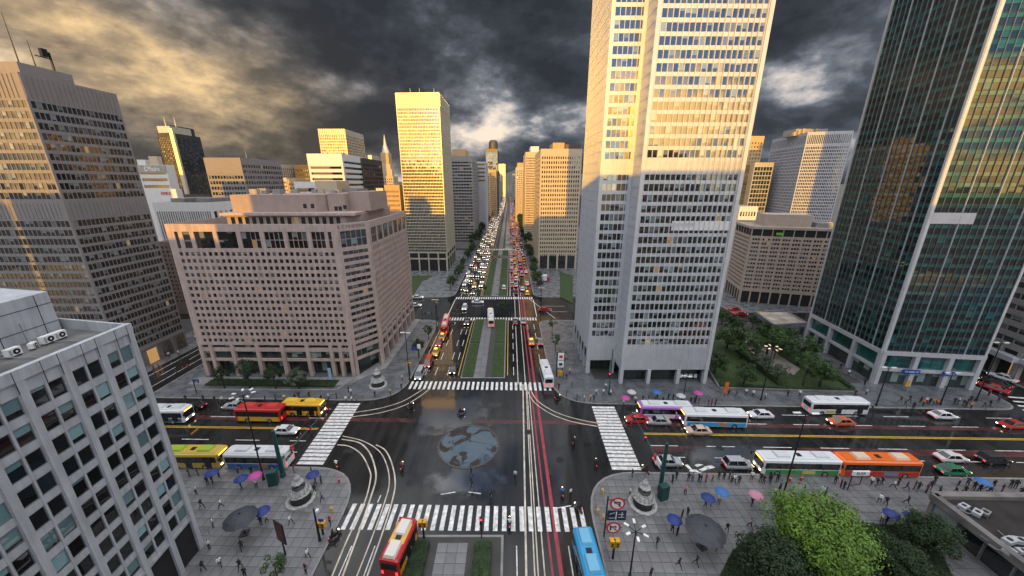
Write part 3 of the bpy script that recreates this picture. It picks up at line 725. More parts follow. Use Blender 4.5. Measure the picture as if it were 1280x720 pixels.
# ------------------------------------------------------------------ main buildings
def roofbox(B, name, m, x0, x1, y0, y1, z0, z1, top=None):
    b = MB(B.org); b.box(x0, x1, y0, y1, z0, z1); return b.build(name, m, B.root)
def ac_unit(p, rz, z, s=1.0, label=''):
    r = empty('ac_unit', (p[0], p[1], z), rz, label, 'air conditioner', 'air conditioners on the grey office roof')
    b = MB(); b.box(-.62*s, .62*s, -.3*s, .3*s, .12, 1.05*s); b.build('casing', white_m, r)
    b = MB(); b.box(-.5*s, -.4*s, -.28*s, .28*s, 0, .12); b.box(.4*s, .5*s, -.28*s, .28*s, 0, .12); b.build('feet', black_m, r)
    b = MB(); b.tube([(.12*s, -.3*s, .58*s), (.12*s, -.33*s, .58*s)], .34*s, 16); g = b.build('fan_grille', black_m, r)
    b = MB(); b.tube([(.12*s, -.33*s, .58*s), (.12*s, -.345*s, .58*s)], .11*s, 10); b.build('hub', white_m, g)
    b = MB()
    for k in range(5): b.box(-.56*s, -.3*s, -.312*s, -.3*s, (.25+.14*k)*s, (.31+.14*k)*s)
    b.build('vent_slat', black_m, r)
    return r
# A: grey office building, near left
A = Bld('grey_office', 'grey concrete office block nearest on the left with paired windows', A_POLY, 30.9, concrete, dep=.22, roof=concrete_d, par=1.1)
a_, d_, ln = A.edge(1); bay = 3.12; nb = 12; cl = []
for k in range(nb):
    u1 = ln-.62-k*bay
    cl += [(u1-2.52, u1-1.36), (u1-1.2, u1-.04)]
cl = sorted(c for c in cl if c[0] > .4)
rw = [(z-1.62, z) for z in [28.9-2.36*i for i in range(10)]]
A.face(1, rw, cl, g_a, steel, zb=5.4, span=-.04, pier=0)
for k in range(nb+1):                       # thick outer piers between the pairs, down to the plaza
    u = ln-.62-k*bay+.0 if k else ln-.62
    w = .56
    A.wall.obox((a_.x+d_.x*(u if k == 0 else u-.0), a_.y+d_.y*u), d_, .58, -.12, .2, 0, 30.2)
A.blank(0, 0, 30.9); A.blank(2, 0, 30.9); A.blank(3, 0, 30.9)
m = A.wall; m.obox((a_.x, a_.y), d_, ln, -.14, .36, 30.05, 31.0, 0)
m.obox((a_.x, a_.y), d_, ln, 3.6, 3.8, 0, 5.4, A.mi(shop)); m.obox((a_.x, a_.y), d_, ln, -.05, 4, 5.0, 5.42, 0)
A.core_skip = True
rA = A.finish(300)
# glazed ground floor set back behind the piers
bx = lambda name, mt, x0, x1, y0, y1, z0, z1, P=A: roofbox(P, name, mt, x0, x1, y0, y1, z0, z1)
pent = MB(A.org)
ang = atan2(d_.y, d_.x)
def Ap(u, n): return (a_.x+d_.x*u-d_.y*n, a_.y+d_.y*u+d_.x*n)
e_ = Vector((-1, .18)).normalized(); pc_ = Vector((-48.3, 35.1)); dv = Vector(d_)
pent.prism([tuple(pc_), tuple(pc_+e_*11), tuple(pc_+e_*11-dv*34), tuple(pc_-dv*34)], 29.6, 34.1); ph = pent.build('penthouse', concrete, A.root)
b = MB(A.org); q_ = pc_-dv*36
for k in range(9): p_ = pc_-dv*(1.3+k*3.6); b.obox(p_, tuple(dv), .05, -.03, .01, 29.7, 34.0)
for z in (30.9, 32.9): b.obox(pc_-dv*34, tuple(dv), 33.98, -.028, .01, z, z+.05)
b.build('panel_joint', black_m, ph)
b = MB(A.org)
for k in range(13): 
    for u in (ln-.66-k*bay, ln-.62-k*bay-1.28+bay*.0): b.obox(Ap(u, -.14), d_, .045, -.012, .01, 29.0, 30.98)
b.build('panel_joint', black_m, A.root)
for i, (u, s) in enumerate(((33.6, .78), (35.1, .62), (36.3, .8), (37.3, .8), (31.6, .78))):
    p = Ap(u, 6.0); ac_unit(p, ang+(0 if i != 1 else .5), 29.85, s, ['white air conditioner with round fan on grey office roof', 'small white air conditioner turned aside on grey office roof', 'wide white air conditioner near the roof end of the grey office',
        'last white air conditioner at the far roof end of grey office', 'white air conditioner at the picture edge on grey office roof'][i])

b = MB(A.org); z_ = 29.95
for n_, u0, u1 in ((2.6, 4, 37), (3.0, 10, 30), (7.2, 6, 34)): b.tube([(*Ap(u0, n_), z_), (*Ap(u1, n_), z_)], .07, 6)
for u in (33, 30, 36.4): b.tube([(*Ap(u, 3.0), z_), (*Ap(u, 7.9), z_+.1), (*Ap(u, 7.95), z_+2)], .05, 6)
b.build('roof_pipe', steel, A.root)
b = MB(A.org); b.obox(Ap(26, 3.6), d_, 1.4, 0, 1.2, 29.8, 30.7); b.build('roof_hatch', steel, A.root)
# B: tall taupe tower at the far left
B = Bld('taupe_tower', 'tall taupe office tower at far left with sunlit gold front', [(-178, 74.9), (-92.4, 74.9), (-92.4, 92.3), (-178, 92.3)], 64.9, b_wall, dep=.18, par=.6)
rB = [r for r in rows(5.2, 60.4, 29, .66) if not 37.5 < r[0] < 41]
B.face(0, rB, cols(56, 85.3, 31, .86), g_dark, None, zb=0); B.face(1, rB, cols(.4, 17.1, 20, .86), g_dark, None, zb=0)
for i in (0, 1):
    a0, d0, l0 = B.edge(i)
    for k in range(int(l0/.85)): B.wall.obox((a0.x+d0.x*(k*.85+.1), a0.y+d0.y*(k*.85+.1)), d0, .08, -.12, 0, 60.5, 64.6)
    for k in range(int(l0/.85)): B.wall.obox((a0.x+d0.x*(k*.85+.1), a0.y+d0.y*(k*.85+.1)), d0, .05, -.06, 0, 37.6, 40.8)
    for k in range(int(l0/4.2)+1): B.wall.obox((a0.x+d0.x*min(k*4.25+.1, l0-.7), a0.y+d0.y*min(k*4.25+.1, l0-.7)), d0, .55, -.25, 0, 0, 4.8)
    B.wall.obox((a0.x, a0.y), d0, l0, -.2, 0, 4.4, 5.0)
B.finish(300)
roofbox(B, 'roof_screen', b_wall, -118, -93.2, 76, 84.8, 64, 66.9)
add_text('roof_letters', 'OL', 2.0, black_m, B.root, (-98.0-B.org[0], 75.95-B.org[1], 65.6), (pi/2, 0, 0))
for i, (x, y, h) in enumerate(((-99.5, 77, 10), (-94.6, 77.5, 8.5), (-93.4, 79, 4.5))):
    b = MB((x, y, 66.9)); b.tube([(x, y, 66.8), (x, y, 66.9+h)], [.12, .04], 6); b.build('antenna', black_m, B.root, (x-B.org[0], y-B.org[1], 66.9))
b = MB(B.org); b.tube([(-93.4, 82, 66.9), (-93.4, 82, 70.2)], .2, 6); b.tube([(-93.4, 79.5, 69), (-93.4, 82, 69)], .1, 6); b.box(-93.7, -93.1, 80.6, 81.6, 69.2, 70.6); b.build('crane_arm', black_m, B.root)
for k in range(4):
    y = 77+k*4.1; m = MB(B.org); m.box(-92.35, -92.2, y, y+2.9, .3, 3.9); m.build('shopfront', shop if k != 1 else shop_lit, B.root)

# C: pink granite block
cz = 36.5
Cb = Bld('pink_granite_block', 'pink granite office block with square windows and chamfered corner', [(-73.6, 75.7), (-36.9, 75.3), (-32.3, 81.2), (-32.3, 111.5), (-73.6, 111.5)], cz, granite, dep=.27, roof=concrete_d, par=2.2)
small = [(z-.42, z+.42) for z in [30.05-i*1.58 for i in range(14)]]
ZG = 8.55
def cface(i, ccols, big, ground, narrow=False):
    Cb.face(i, small, ccols, g_dark, None, zb=ZG, zt=30.9)
    a0, d0, l0 = Cb.edge(i)
    P = lambda u: (a0.x+d0.x*u, a0.y+d0.y*u)
    # tall windows of the top storey
    Cb.wall.obox((P(.01)[0], P(.01)[1]), d0, l0-.02, 0.0, .42, 34.9, cz); Cb.wall.obox(P(.01), d0, l0-.02, .004, .42, 30.88, 31.3)
    us = [0.012]
    for u0, u1 in big: us += [u0, u1]
    us.append(l0-.012)
    for k in range(0, len(us), 2): Cb.wall.obox(P(us[k]), d0, us[k+1]-us[k], .006, .42, 31.29, 34.91)
    for u0, u1 in big:
        n = max(1, round((u1-u0)/1.15)); w = (u1-u0)/n
        for k in range(n):
            for (z0, z1) in ((31.3, 33.1), (33.1, 34.9)):
                uc = u0+(k+.5)*w; Cb.win.append((P(uc)[0]-d0.y*.20, P(uc)[1]+d0.x*.20, (z0+z1)/2, atan2(d0.y, d0.x), w, z1-z0, g_dark, granite_d, d0.y, -d0.x, 'window'))
    # open ground storeys: piers, beams and glazing behind
    Cb.wall.obox(P(.01), d0, l0-.02, .01, .5, 8.3, 8.56); Cb.wall.obox(P(.01), d0, l0-.02, .03, .5, 6.6, 7.5); Cb.wall.obox(P(.01), d0, l0-.02, .03, .5, 4.1, 4.7)
    for (u, w) in ground: Cb.wall.obox(P(max(.012, min(u-w/2, l0-w-.012))), d0, w, -.08, .9, 0, 8.5)
    gs = sorted(ground)
    for (u, w), (u2, w2) in zip(gs, gs[1:]):
        if u2-u < 1.2: continue
        for (z0, z1, dp) in ((7.5, 8.3, .4), (4.7, 6.6, .6), (.15, 4.1, 2.2)):
            n = max(1, round((u2-u)/1.5)); ww = (u2-u-w)/n
            for k in range(n):
                uc = u+w/2+(k+.5)*ww
                Cb.win.append((P(uc)[0]-d0.y*dp, P(uc)[1]+d0.x*dp, (z0+z1)/2, atan2(d0.y, d0.x), ww, z1-z0, g_shop if z0 < 6 else g_dark, steel, d0.y, -d0.x, 'shop_window' if z0 < 1 else 'window'))
bigs = [(1.6, 2.4), (3.3, 4.9)]+[(5.8+k*5.05, 9.9+k*5.05) for k in range(5)]+[(31.1, 34.0), (34.7, 35.5)]
cface(0, cols(1.35, 35.8, 27, .6), bigs, [(.5, .8), (2.9, .8), (8.0, .85), (13.9, .85), (19.9, .85), (25.8, .85), (31.4, .8), (33.6, .8), (36.1, .9)])
a0, d0, l0 = Cb.edge(1)
cface(1, cols(.75, l0-.75, 5, .97), [(.7, l0-.7)], [(.4, .7), (l0-.4, .7)])
cface(2, cols(1.0, 29.8, 34, .55), [(1.2+k*4.1, 4.5+k*4.1) for k in range(7)], [(.4, .8)]+[(4.3*k, .8) for k in range(1, 7)]+[(29.9, .7)])
Cb.core_z0 = 8.35; Cb.low = (2.6, shop); Cb.finish(300)
add_text('parapet_letters', 'K.Y. MERITERIA', .95, dark_w, Cb.root, (-34.75-Cb.org[0], 78.1-Cb.org[1]-.02, 35.75), (pi/2, 0, atan2(d0.y, d0.x)))
b = MB(Cb.org); b.box(-66.5, -38.5, 84, 108, 34, 37.6); b.prism([(-38.5, 84), (-36, 87.5), (-36, 108), (-38.5, 108)], 34, 37.6); b.build('upper_storey', granite_d, Cb.root)
b = MB(Cb.org); b.box(-67.4, -36, 83.2, 108.6, 37.6, 38.2); b.build('roof_slab', granite, Cb.root)
b = MB(Cb.org); b.box(-66.2, -46.0, 86, 104, 38.2, 42.2); b.prism([(-46, 86), (-44.2, 89), (-44.2, 104), (-46, 104)], 38.2, 42.2)
b.box(-44.2, -40, 88, 103, 38.2, 42.4); b.box(-40, -34.8, 90.0, 103, 38.2, 42.8); pn = b.build('penthouse', granite_d, Cb.root)
for (x, z) in ((-49.2, 39.6), (-47.4, 39.6), (-42.8, 38.9), (-41.8, 38.9), (-40.6, 39.2)):
    b = MB(Cb.org); y = 86 if x < -46 else 88; b.box(x, x+.8, y-.04, y+.02, z-.5, z+.5); b.build('vent_opening', core_m, pn)
for k in range(16):
    x = -65.5+k*1.65; b = MB(Cb.org); b.box(x, x+.85, 83.9, 84.02, 35.3, 37.2); b.build('upper_window', g_dark, Cb.root)
random.seed(11)
for k in range(10):
    x, y = random.uniform(-66, -37), random.uniform(77.5, 82.5)
    b = MB((x, y, 34.3)); s = random.uniform(.5, 1); b.box(x-s*.6, x+s*.6, y-s*.4, y+s*.4, 34.3, 34.5+s); b.tube([(x, y, 34.5+s), (x, y, 34.8+s)], .3*s, 10)
    o = b.build('roof_vent', white_m if k % 2 else steel, Cb.root, (x-Cb.org[0], y-Cb.org[1], 34.3))
for k in range(14):
    x, y = random.uniform(-65, -36), random.uniform(88, 102); s = random.uniform(.4, 1.1)
    b = MB(Cb.org); b.box(x-s, x+s, y-s*.6, y+s*.6, 42.2, 42.5+s); b.build('roof_unit', steel if k % 3 else roof_pale, Cb.root)

# D: gold-lit curtain wall tower on the boulevard
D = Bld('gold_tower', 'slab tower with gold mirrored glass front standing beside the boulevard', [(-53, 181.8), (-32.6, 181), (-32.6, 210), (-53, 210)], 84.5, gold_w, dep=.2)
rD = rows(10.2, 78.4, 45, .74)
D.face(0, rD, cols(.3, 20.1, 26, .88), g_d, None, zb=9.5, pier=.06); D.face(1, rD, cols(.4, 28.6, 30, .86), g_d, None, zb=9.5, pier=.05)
for i in (0, 1):
    a0, d0, l0 = D.edge(i)
    for k in range(27): D.wall.obox((a0.x+d0.x*(k*l0/27+.2), a0.y+d0.y*(k*l0/27+.2)), d0, .3, -.3, .2, 78.8, 84.4)
    for k in range(5): D.wall.obox((a0.x+d0.x*min(k*l0/4, l0-.7), a0.y+d0.y*min(k*l0/4, l0-.7)), d0, .7, -.1, .6, 0, 9.5)
    D.wall.obox((a0.x, a0.y), d0, l0, .01, .6, 6.2, 7.0); D.wall.obox((a0.x, a0.y), d0, l0, .01, .6, 84.0, 84.7)
D.finish(260)
for k, x in enumerate((-48, -43.5, -36.5)):
    b = MB(D.org); b.tube([(x, 190, 84), (x, 190, 88.5)], [.12, .05], 6); b.build('mast', white_m, D.root)

# E: great pale tower, right of the boulevard
E = Bld('pale_tower', 'towering pale metal office tower with notched front and strip windows', [(18.7, 76.8), (25.5, 76.8), (25.5, 72.1), (45.7, 72.3), (45.7, 94.4), (18.7, 94.4)], 96, metal_p, dep=.17)
rE = [r for r in rows(9.7, 95, 41, .66)]
rE = [r for r in rE if not (46.3 < (r[0]+r[1])/2 < 49.2)]
fr = None
E.face(0, rE, cols(.75, 6.6, 6, .9), g_e, fr, zb=9.2); E.face(2, rE, cols(.85, 19.2, 18, .9), g_e, fr, zb=9.2)
# narrow side wall of the notch and the west wall: blind ribbed metal
E.blank(1, 3.6, 96, 0, metal_d); E.blank(5, 6.2, 96, 0, metal_d)
a0, d0, l0 = E.edge(5)
for k in range(46): E.wall.obox((a0.x+d0.x*.05, a0.y+d0.y*.05), d0, l0-.1, -.03, 0, 7+k*2.0, 7.06+k*2.0, E.mi(steel))
for k in range(24): E.wall.obox((a0.x+d0.x*(k*l0/24+.2), a0.y+d0.y*(k*l0/24+.2)), d0, .05, -.06, 0, 6.3, 95.9, E.mi(metal_p))
a1, d1, l1 = E.edge(1)
for k in range(46): E.wall.obox((a1.x+d1.x*.05, a1.y+d1.y*.05), d1, l1-.1, -.03, 0, 4+k*2.0, 4.06+k*2.0, E.mi(steel))
for i, us in ((0, [0, 6.2]), (2, [0, 6.3, 13.1, 19.45])):
    a0, d0, l0 = E.edge(i); zb = 0
    for u in us: E.wall.obox((a0.x+d0.x*min(u+.003, l0-.78), a0.y+d0.y*.003), d0, .76, -.06, 1.0, 0, 3.8)
    for u in (us[0], us[-1]): E.wall.obox((a0.x+d0.x*min(u+.003, l0-.78), a0.y), d0, .76, -.12, .4, 3.8, 95.9)
    n = int(l0/.55)
    for k in range(n): 
        for (z0, z1) in ((3.85, 9.3), (46.55, 49.0)): E.wall.obox((a0.x+d0.x*(.8+k*(l0-1.6)/n), a0.y+d0.y*.8), d0, .05, -.05, .1, z0, z1)
    E.wall.obox((a0.x+.01, a0.y), d0, l0-.02, -.02, .4, 3.7, 9.21)
    E.wall.obox((a0.x+.01, a0.y), d0, l0-.02, -.03, .4, 46.5, 49.05)
    ncol = 6 if i == 0 else 18; w0 = .75 if i == 0 else .85; w1 = 6.6 if i == 0 else 19.2
    for k in range(ncol+1): E.wall.obox((a0.x+d0.x*(w0+k*(w1-w0)/ncol-.03), a0.y), d0, .06, -.13, .1, 9.2, 95.8, E.mi(white_f))
a0, d0, l0 = E.edge(5)
for k in range(6): E.wall.obox((a0.x, a0.y+d0.y*(k*3.35)), d0, .8, -.02, .9, 0, 6.2)
E.core_z0 = 3.75; E.low = (2.6, shop); E.finish(300)
b = MB(E.org); b.box(33, 45, 72.24, 72.30, 35.6, 37.5); b.build('blank_panel', white_f, E.root)
for i, (x0, x1, y, mt) in enumerate(((26.3, 31.7, 74.2, shop), (32.6, 38.4, 74.2, shop), (39.3, 44.9, 74.2, shop), (19.5, 24.9, 78.9, shop))):
    n = 4; w = (x1-x0)/n
    for k in range(n):
        m = MB(E.org); m.box(x0+k*w+.04, x0+(k+1)*w-.04, y-.05, y, .2, 3.6); m.build('shop_window', g_shop, E.root)
for k, x in enumerate((40.2, 41.4, 42.5, 43.7)): 
    b = MB(E.org); b.box(x, x+.75, 73.9, 74.1, .6, 1.5); b.build('window_display', white_m, E.root)

# F: dark teal glass tower at the right
fu = Vector((1, -.125)).normalized(); fv = Vector((.135, 1)).normalized(); f0 = Vector((84.5, 72.1))
fp = [tuple(f0), tuple(f0+fu*20.2), tuple(f0+fu*20.2+fv*24.3), tuple(f0+fv*24.3)]
Ft = Bld('teal_glass_tower', 'dark teal glass tower leaning up the right edge with pale mullions', fp, 98, metal_d, dep=.22)
rv = [(8.6+i*2.02+.02, 8.6+i*2.02+1.18) for i in range(43)]; rs = [(8.6+i*2.02+1.22, 8.6+i*2.02+1.98) for i in range(43)]
for (i, n) in ((0, 15), (3, 18)):
    a0, d0, l0 = Ft.edge(i)
    cl = cols(.5, l0-.5, n, .97)
    for r, g in ((rv, g_f), (rs, g_fs)):
        for (z0, z1) in r:
            for (u0, u1) in cl:
                uc = (u0+u1)/2; Ft.win.append((a0.x+d0.x*uc-d0.y*.12, a0.y+d0.y*uc+d0.x*.12, (z0+z1)/2, atan2(d0.y, d0.x), u1-u0, z1-z0, g, None, d0.y, -d0.x, 'window' if g is g_f else 'spandrel_panel'))
    for k in range(n+1): 
        big = k % 4 == 0; w = .09 if big else .045
        Ft.wall.obox((a0.x+d0.x*(.5+k*(l0-1)/n-w/2), a0.y+d0.y*(.5+k*(l0-1)/n-w/2)), d0, w, -(.12 if big else .05), .2, 8.5, 97.6, Ft.mi(steel) if not big else 0)
    for k in range(44): Ft.wall.obox((a0.x+d0.x*.02, a0.y+d0.y*.02), d0, l0-.04, .03, .2, 8.57+k*2.02-.02, 8.57+k*2.02+.04, Ft.mi(dark_w))
    Ft.wall.obox((a0.x+d0.x*.01, a0.y+d0.y*.01), d0, l0-.02, -.25, .8, 7.6, 8.6)
    Ft.wall.obox((a0.x+d0.x*.01, a0.y+d0.y*.01), d0, l0-.02, -.1, .7, 3.6, 4.2)
    np_ = 4
    for k in range(np_):
        u = min(k*l0/3, l0-.9); Ft.wall.obox((a0.x+d0.x*(u+.003), a0.y+d0.y*(u+.003)), d0, .88, -.2, .9, 0, 7.7)
    for k in range(3):
        u0, u1 = k*l0/3+.95, min((k+1)*l0/3, l0-.9)-.05
        for (z0, z1, g) in ((4.25, 7.55, g_fs), (.2, 3.55, g_shop)):
            for j in range(4):
                w = (u1-u0)/4; uc = u0+(j+.5)*w
                Ft.win.append((a0.x+d0.x*uc-d0.y*.55, a0.y+d0.y*uc+d0.x*.55, (z0+z1)/2, atan2(d0.y, d0.x), w, z1-z0, g, steel, d0.y, -d0.x, 'shop_window'))
    Ft.done.add(i)
    for u in (0, l0-.5): Ft.wall.obox((a0.x+d0.x*(u+.003), a0.y+d0.y*(u+.003)), d0, .49, -.12, .2, 8.5, 97.9, Ft.mi(metal_p))
Ft.core_z0 = 8.55; Ft.low = (1.3, shop); Ft.finish(300)
a0, d0, l0 = Ft.edge(0); ang = atan2(d0.y, d0.x)
for (u, w, txt) in ((6.6, 3.4, 'IN IOISE OI'), (14.2, 2.6, 'FINNES')):
    p = Vector((a0.x+d0.x*u+d0.y*.35-Ft.org[0], a0.y+d0.y*u-d0.x*.35-Ft.org[1], 3.9)); m = MB(); m.box(-w/2, w/2, -.12, .12, -.5, .5)
    s_ = m.build('fascia_sign', blue_m, Ft.root, p, ang); add_text('sign_letters', txt, .55, lampglass, s_, (0, -.13, 0), (pi/2, 0, 0), .02)
b = MB(Ft.org); b.obox((a0.x+d0.x*.6+d0.y*.05, a0.y+d0.y*.6-d0.x*.05), d0, 7.5, -.03, .05, 37.0, 39.2); b.build('blank_panel', metal_d, Ft.root)

# G: beige block with ribbon windows behind the garden
gu = Vector((1, -.29)).normalized(); gv = Vector((.26, 1)).normalized(); g0 = Vector((89.9, 131.3))
gp = [tuple(g0), tuple(g0+gu*40), tuple(g0+gu*40+gv*17), tuple(g0+gv*17)]
Gb = Bld('beige_block', 'beige stone block with small grouped windows behind the garden', gp, 30.2, beige, dep=.24, roof=roof_pale)
for i, c in ((0, 12), (3, 6)):
    a0, d0, l0 = Gb.edge(i); cl = []
    for k in range(c):
        u = .8+k*(l0-1.4)/c
        cl += [(u+j*.88, u+j*.88+.68) for j in range(3)]
    Gb.face(i, rows(5.6, 25.5, 13, .5), [x for x in cl if x[1] < l0-.2], g_dark, None, zb=4.6, zt=26)
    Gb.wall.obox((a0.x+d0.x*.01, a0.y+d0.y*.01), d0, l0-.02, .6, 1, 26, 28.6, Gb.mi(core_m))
    Gb.wall.obox((a0.x+d0.x*.01, a0.y+d0.y*.01), d0, l0-.02, -.2, .8, 28.5, 29.4)
    for k in range(c+1): Gb.wall.obox((a0.x+d0.x*min(.1+k*l0/c, l0-.5), a0.y+d0.y*min(.1+k*l0/c, l0-.5)), d0, .45, -.05, .8, 0, 28.5 if False else 4.7)
    for k in range(c+1): Gb.wall.obox((a0.x+d0.x*min(.1+k*l0/c, l0-.5), a0.y+d0.y*min(.1+k*l0/c, l0-.5)), d0, .3, .1, .8, 26, 28.6)
    Gb.done.add(i)
Gb.finish(300)
p = g0+gu*5+gv*4; b = MB(Gb.org); b.obox(p, gu, 15, 0, 9, 29.2, 33.6); b.build('penthouse', beige, Gb.root)
p = g0+gu*21+gv*3; b = MB(Gb.org); b.obox(p, gu, 5, 0, 6, 29.2, 31.0); b.build('plant_box', steel, Gb.root)
p = g0+gu*8-gv*.25; b = MB(Gb.org); b.obox(p, gu, 2.2, 0, .2, 26.5, 27.4); b.build('green_sign', mat('green_sign_paint', (.15, .5, .04), .5), Gb.root)

# J: low dark-roofed building, bottom right
Jp = [(57.0, 4), (110, 2), (112, 37.2), (57.9, 38.0)]
J = Bld('low_pavilion', 'low flat-roofed pavilion with dark roof and tall glazed bays, bottom right', Jp, 4.3, hedge_w, dep=.3, roof=roof_dark, par=.55, cat='pavilion')
J.face(3, [(.3, 3.0)], cols(.4, 33.5, 12, .95), g_dark, steel, zb=0, zt=3.4); J.face(2, [(.3, 3.0)], cols(.4, 53.5, 18, .95), g_dark, steel, zb=0, zt=3.4)
for i in range(4):
    a0, d0, l0 = J.edge(i); J.wall.obox((a0.x+d0.x*.004, a0.y+d0.y*.004), d0, l0-.008, -.35, .5, 3.35, 4.35)
J.finish(100)
b = MB(J.org); b.box(69.2, 69.9, 5, 33.5, 3.7, 4.7); b.box(69.9, 111, 32.8, 33.4, 3.7, 4.7); b.build('roof_upstand', hedge_w, J.root)
random.seed(5)
for i, (px, py) in enumerate(((1205, 632), (1222, 640), (1232, 640), (1247, 676), (1262, 675), (1276, 675), (1280, 688), (1262, 688))):
    q = at(px, py, 4.2); s = random.uniform(.45, .65); r = empty('roof_plant_unit', (q.x, q.y, 3.76), random.uniform(-.3, .5), ['white plant unit near the corner of the dark pavilion roof', 'white plant unit with coil second from the pavilion roof corner', 'grey plant unit third from the pavilion roof corner', 'white plant unit left end of the row on pavilion roof', 'white plant unit second in the row on pavilion roof', 'white plant unit third in the row on pavilion roof', 'white plant unit behind the row at picture edge', 'white plant unit fronting the row on pavilion roof'][i], 'roof unit', 'plant units on the pavilion roof')
    m = MB(); m.box(-s*1.1, s*1.1, -s*.6, s*.6, .1, s*.9); m.build('casing', slab_w if i != 2 else steel, r)
    m = MB(); m.tube([(0, 0, s*.9), (0, 0, s*.97)], s*.42, 12); m.build('fan_cowl', black_m, r); m = MB(); m.tube([(-s, s*.5, .15), (-s*1.6, s*.9, .15), (-s*1.6, s*2, .15)], .07, 6); m.build('pipe', steel, r)

# K: small pavilion in the garden
Kp = [at(963, 423), at(1004, 420), at(1004, 420)+Vector((1.5, 10, 0)), at(941, 405)]
Kp = [(p.x, p.y) for p in Kp]
K = Bld('garden_pavilion', 'small flat-roofed pavilion behind the garden trees with pale roof', Kp, 4.6, steel, dep=.25, roof=roof_pale, par=.4, cat='pavilion')
for i in (0, 3):
    l0 = K.edge(i)[2]; K.face(i, [(.2, 3.0)], cols(.3, l0-.3, max(2, int(l0/1.6)), .93), g_dark, steel, zb=0, zt=3.3)
    a0, d0, _ = K.edge(i); K.wall.obox((a0.x+d0.x*.004, a0.y+d0.y*.004), d0, l0-.008, -.3, .4, 3.25, 4.6)
K.finish(60)

# block with dark bands and a lit arcade at the right edge
R = Bld('banded_block', 'dark banded office block with lit arcade behind the teal tower', [(118, 73), (160, 62), (164, 92), (122, 96)], 45, grey_w, dep=.4)
for i in (0, 3):
    l0 = R.edge(i)[2]; R.face(i, rows(8, 44, 14, .5), cols(.5, l0-.5, int(l0/2.2), .94), g_dark, None, zb=7.2)
    a0, d0, _ = R.edge(i)
    for k in range(6): R.wall.obox((a0.x+d0.x*min(k*l0/5, l0-.8), a0.y+d0.y*min(k*l0/5, l0-.8)), d0, .8, -.3, .7, 0, 7.2)
R.finish(200)
a0, d0, l0 = R.edge(0); b = MB(R.org); b.obox((a0.x-.3, a0.y), d0, l0, -2.2, .3, 4.9, 6.1); b.build('canopy', metal_d, R.root)
a3, d3, l3 = R.edge(3); b = MB(R.org); b.obox((a3.x, a3.y), d3, l3, -1.6, .3, 4.9, 6.1); b.build('canopy', metal_d, R.root)
b = MB(R.org); b.obox((a0.x, a0.y), d0, l0, 1.2, 1.4, .2, 4.8); b.obox((a3.x, a3.y), d3, l3-1.5, 1.2, 1.4, .2, 4.8); b.build('arcade_wall', shop_lit, R.root)
add_text('canopy_letters', 'GATALKLDESER', 1.0, black_m, R.root, (a0.x+d0.x*7+d0.y*2.25-R.org[0], a0.y+d0.y*7-d0.x*2.25-R.org[1], 5.5), (pi/2, 0, atan2(d0.y, d0.x)))

# ------------------------------------------------------------------ buildings further off
def XZ(px, py, Y):
    a, b_ = (px-CX)/F, (py-CY)/F; dy_ = cos(PITCH)-b_*sin(PITCH); t = Y/dy_
    return a*t, H+(-sin(PITCH)-b_*cos(PITCH))*t
def far(name, label, xl, xr, yt, Y, depth, wall, g, nr, nc, fr=.6, fc=.7, side=0, skew=0., zb=0., ztop=None, pitch=1.5, sidecols=0, roof=None, cap=0, pier=0., frame=None):
    x0, z = XZ(xl, yt, Y); x1, _ = XZ(xr, yt, Y); z = ztop or z
    poly = [(x0, Y+skew*0), (x1, Y+skew*(x1-x0)), (x1+.0, Y+skew*(x1-x0)+depth), (x0, Y+depth)]
    B_ = Bld(name, label, poly, z, wall, dep=.4, group=None, roof=roof)
    hgt = z-zb; r = rows(4, z-max(1.2, hgt*.05), nr, fr)
    B_.face(0, r, cols(.5, (x1-x0)-.5, nc, fc), g, frame, pier=pier)
    if sidecols > 0: B_.face(1, r, cols(.5, depth-.5, sidecols, fc), g, frame)
    if sidecols < 0: B_.face(3, r, cols(.5, depth-.5, -sidecols, fc), g, frame)
    return B_
def cap_box(B_, m, fx0, fx1, fy0, fy1, h, name='penthouse'):
    xs = [p[0] for p in B_.poly]; ys = [p[1] for p in B_.poly]; x0, x1, y0, y1 = min(xs), max(xs), min(ys), max(ys)
    b = MB(B_.org); b.box(x0+(x1-x0)*fx0, x0+(x1-x0)*fx1, y0+(y1-y0)*fy0, y0+(y1-y0)*fy1, B_.zt-2, B_.zt+h); return b.build(name, m, B_.root)
def mast(B_, x, y, h, r=.25):
    b = MB(B_.org); b.tube([(x, y, B_.zt-1), (x, y, B_.zt+h)], [r, r*.3], 6); b.build('mast', steel, B_.root)
# big square-windowed block beside the boulevard
t = far('square_window_block', 'tall stone block with square windows beside the boulevard, half in gold sun', 676, 728, 186, 186, 40, tan, g_dark, 24, 17, .55, .55, sidecols=-24, cap=300)
a0, d0, l0 = t.edge(0)
cap_box(t, ochre, .3, .58, .05, .4, 3); cap_box(t, dark_w, .6, .98, .05, .4, 2.2, 'plant_room')
for k in range(5): t.wall.obox((a0.x+k*(l0-.9)/4, a0.y), d0, .9, -.1, .3, 0, 8)
t.finish(300)
b = MB(t.org); b.box(a0.x+.9, a0.x+l0-.9, a0.y-.06, a0.y-.02, .3, 7.2); b.build('arcade_glazing', g_dark, t.root)
B_ = far('stepped_gold_block', 'narrow gold-lit block with dense windows behind the square windowed block', 657, 676, 190, 262, 40, tan, g_dark, 34, 11, .55, .6, sidecols=-18); cap_box(B_, white_w, .35, .9, .1, .6, 4); B_.finish(0)
B_ = far('slim_white_slab', 'slim white slab wall standing before the narrow gold block', 670, 675, 235, 232, 14, white_w, g_dark, 2, 1, .05, .1); cap_box(B_, white_w, .0, .9, .1, .8, 3); B_.finish(0)
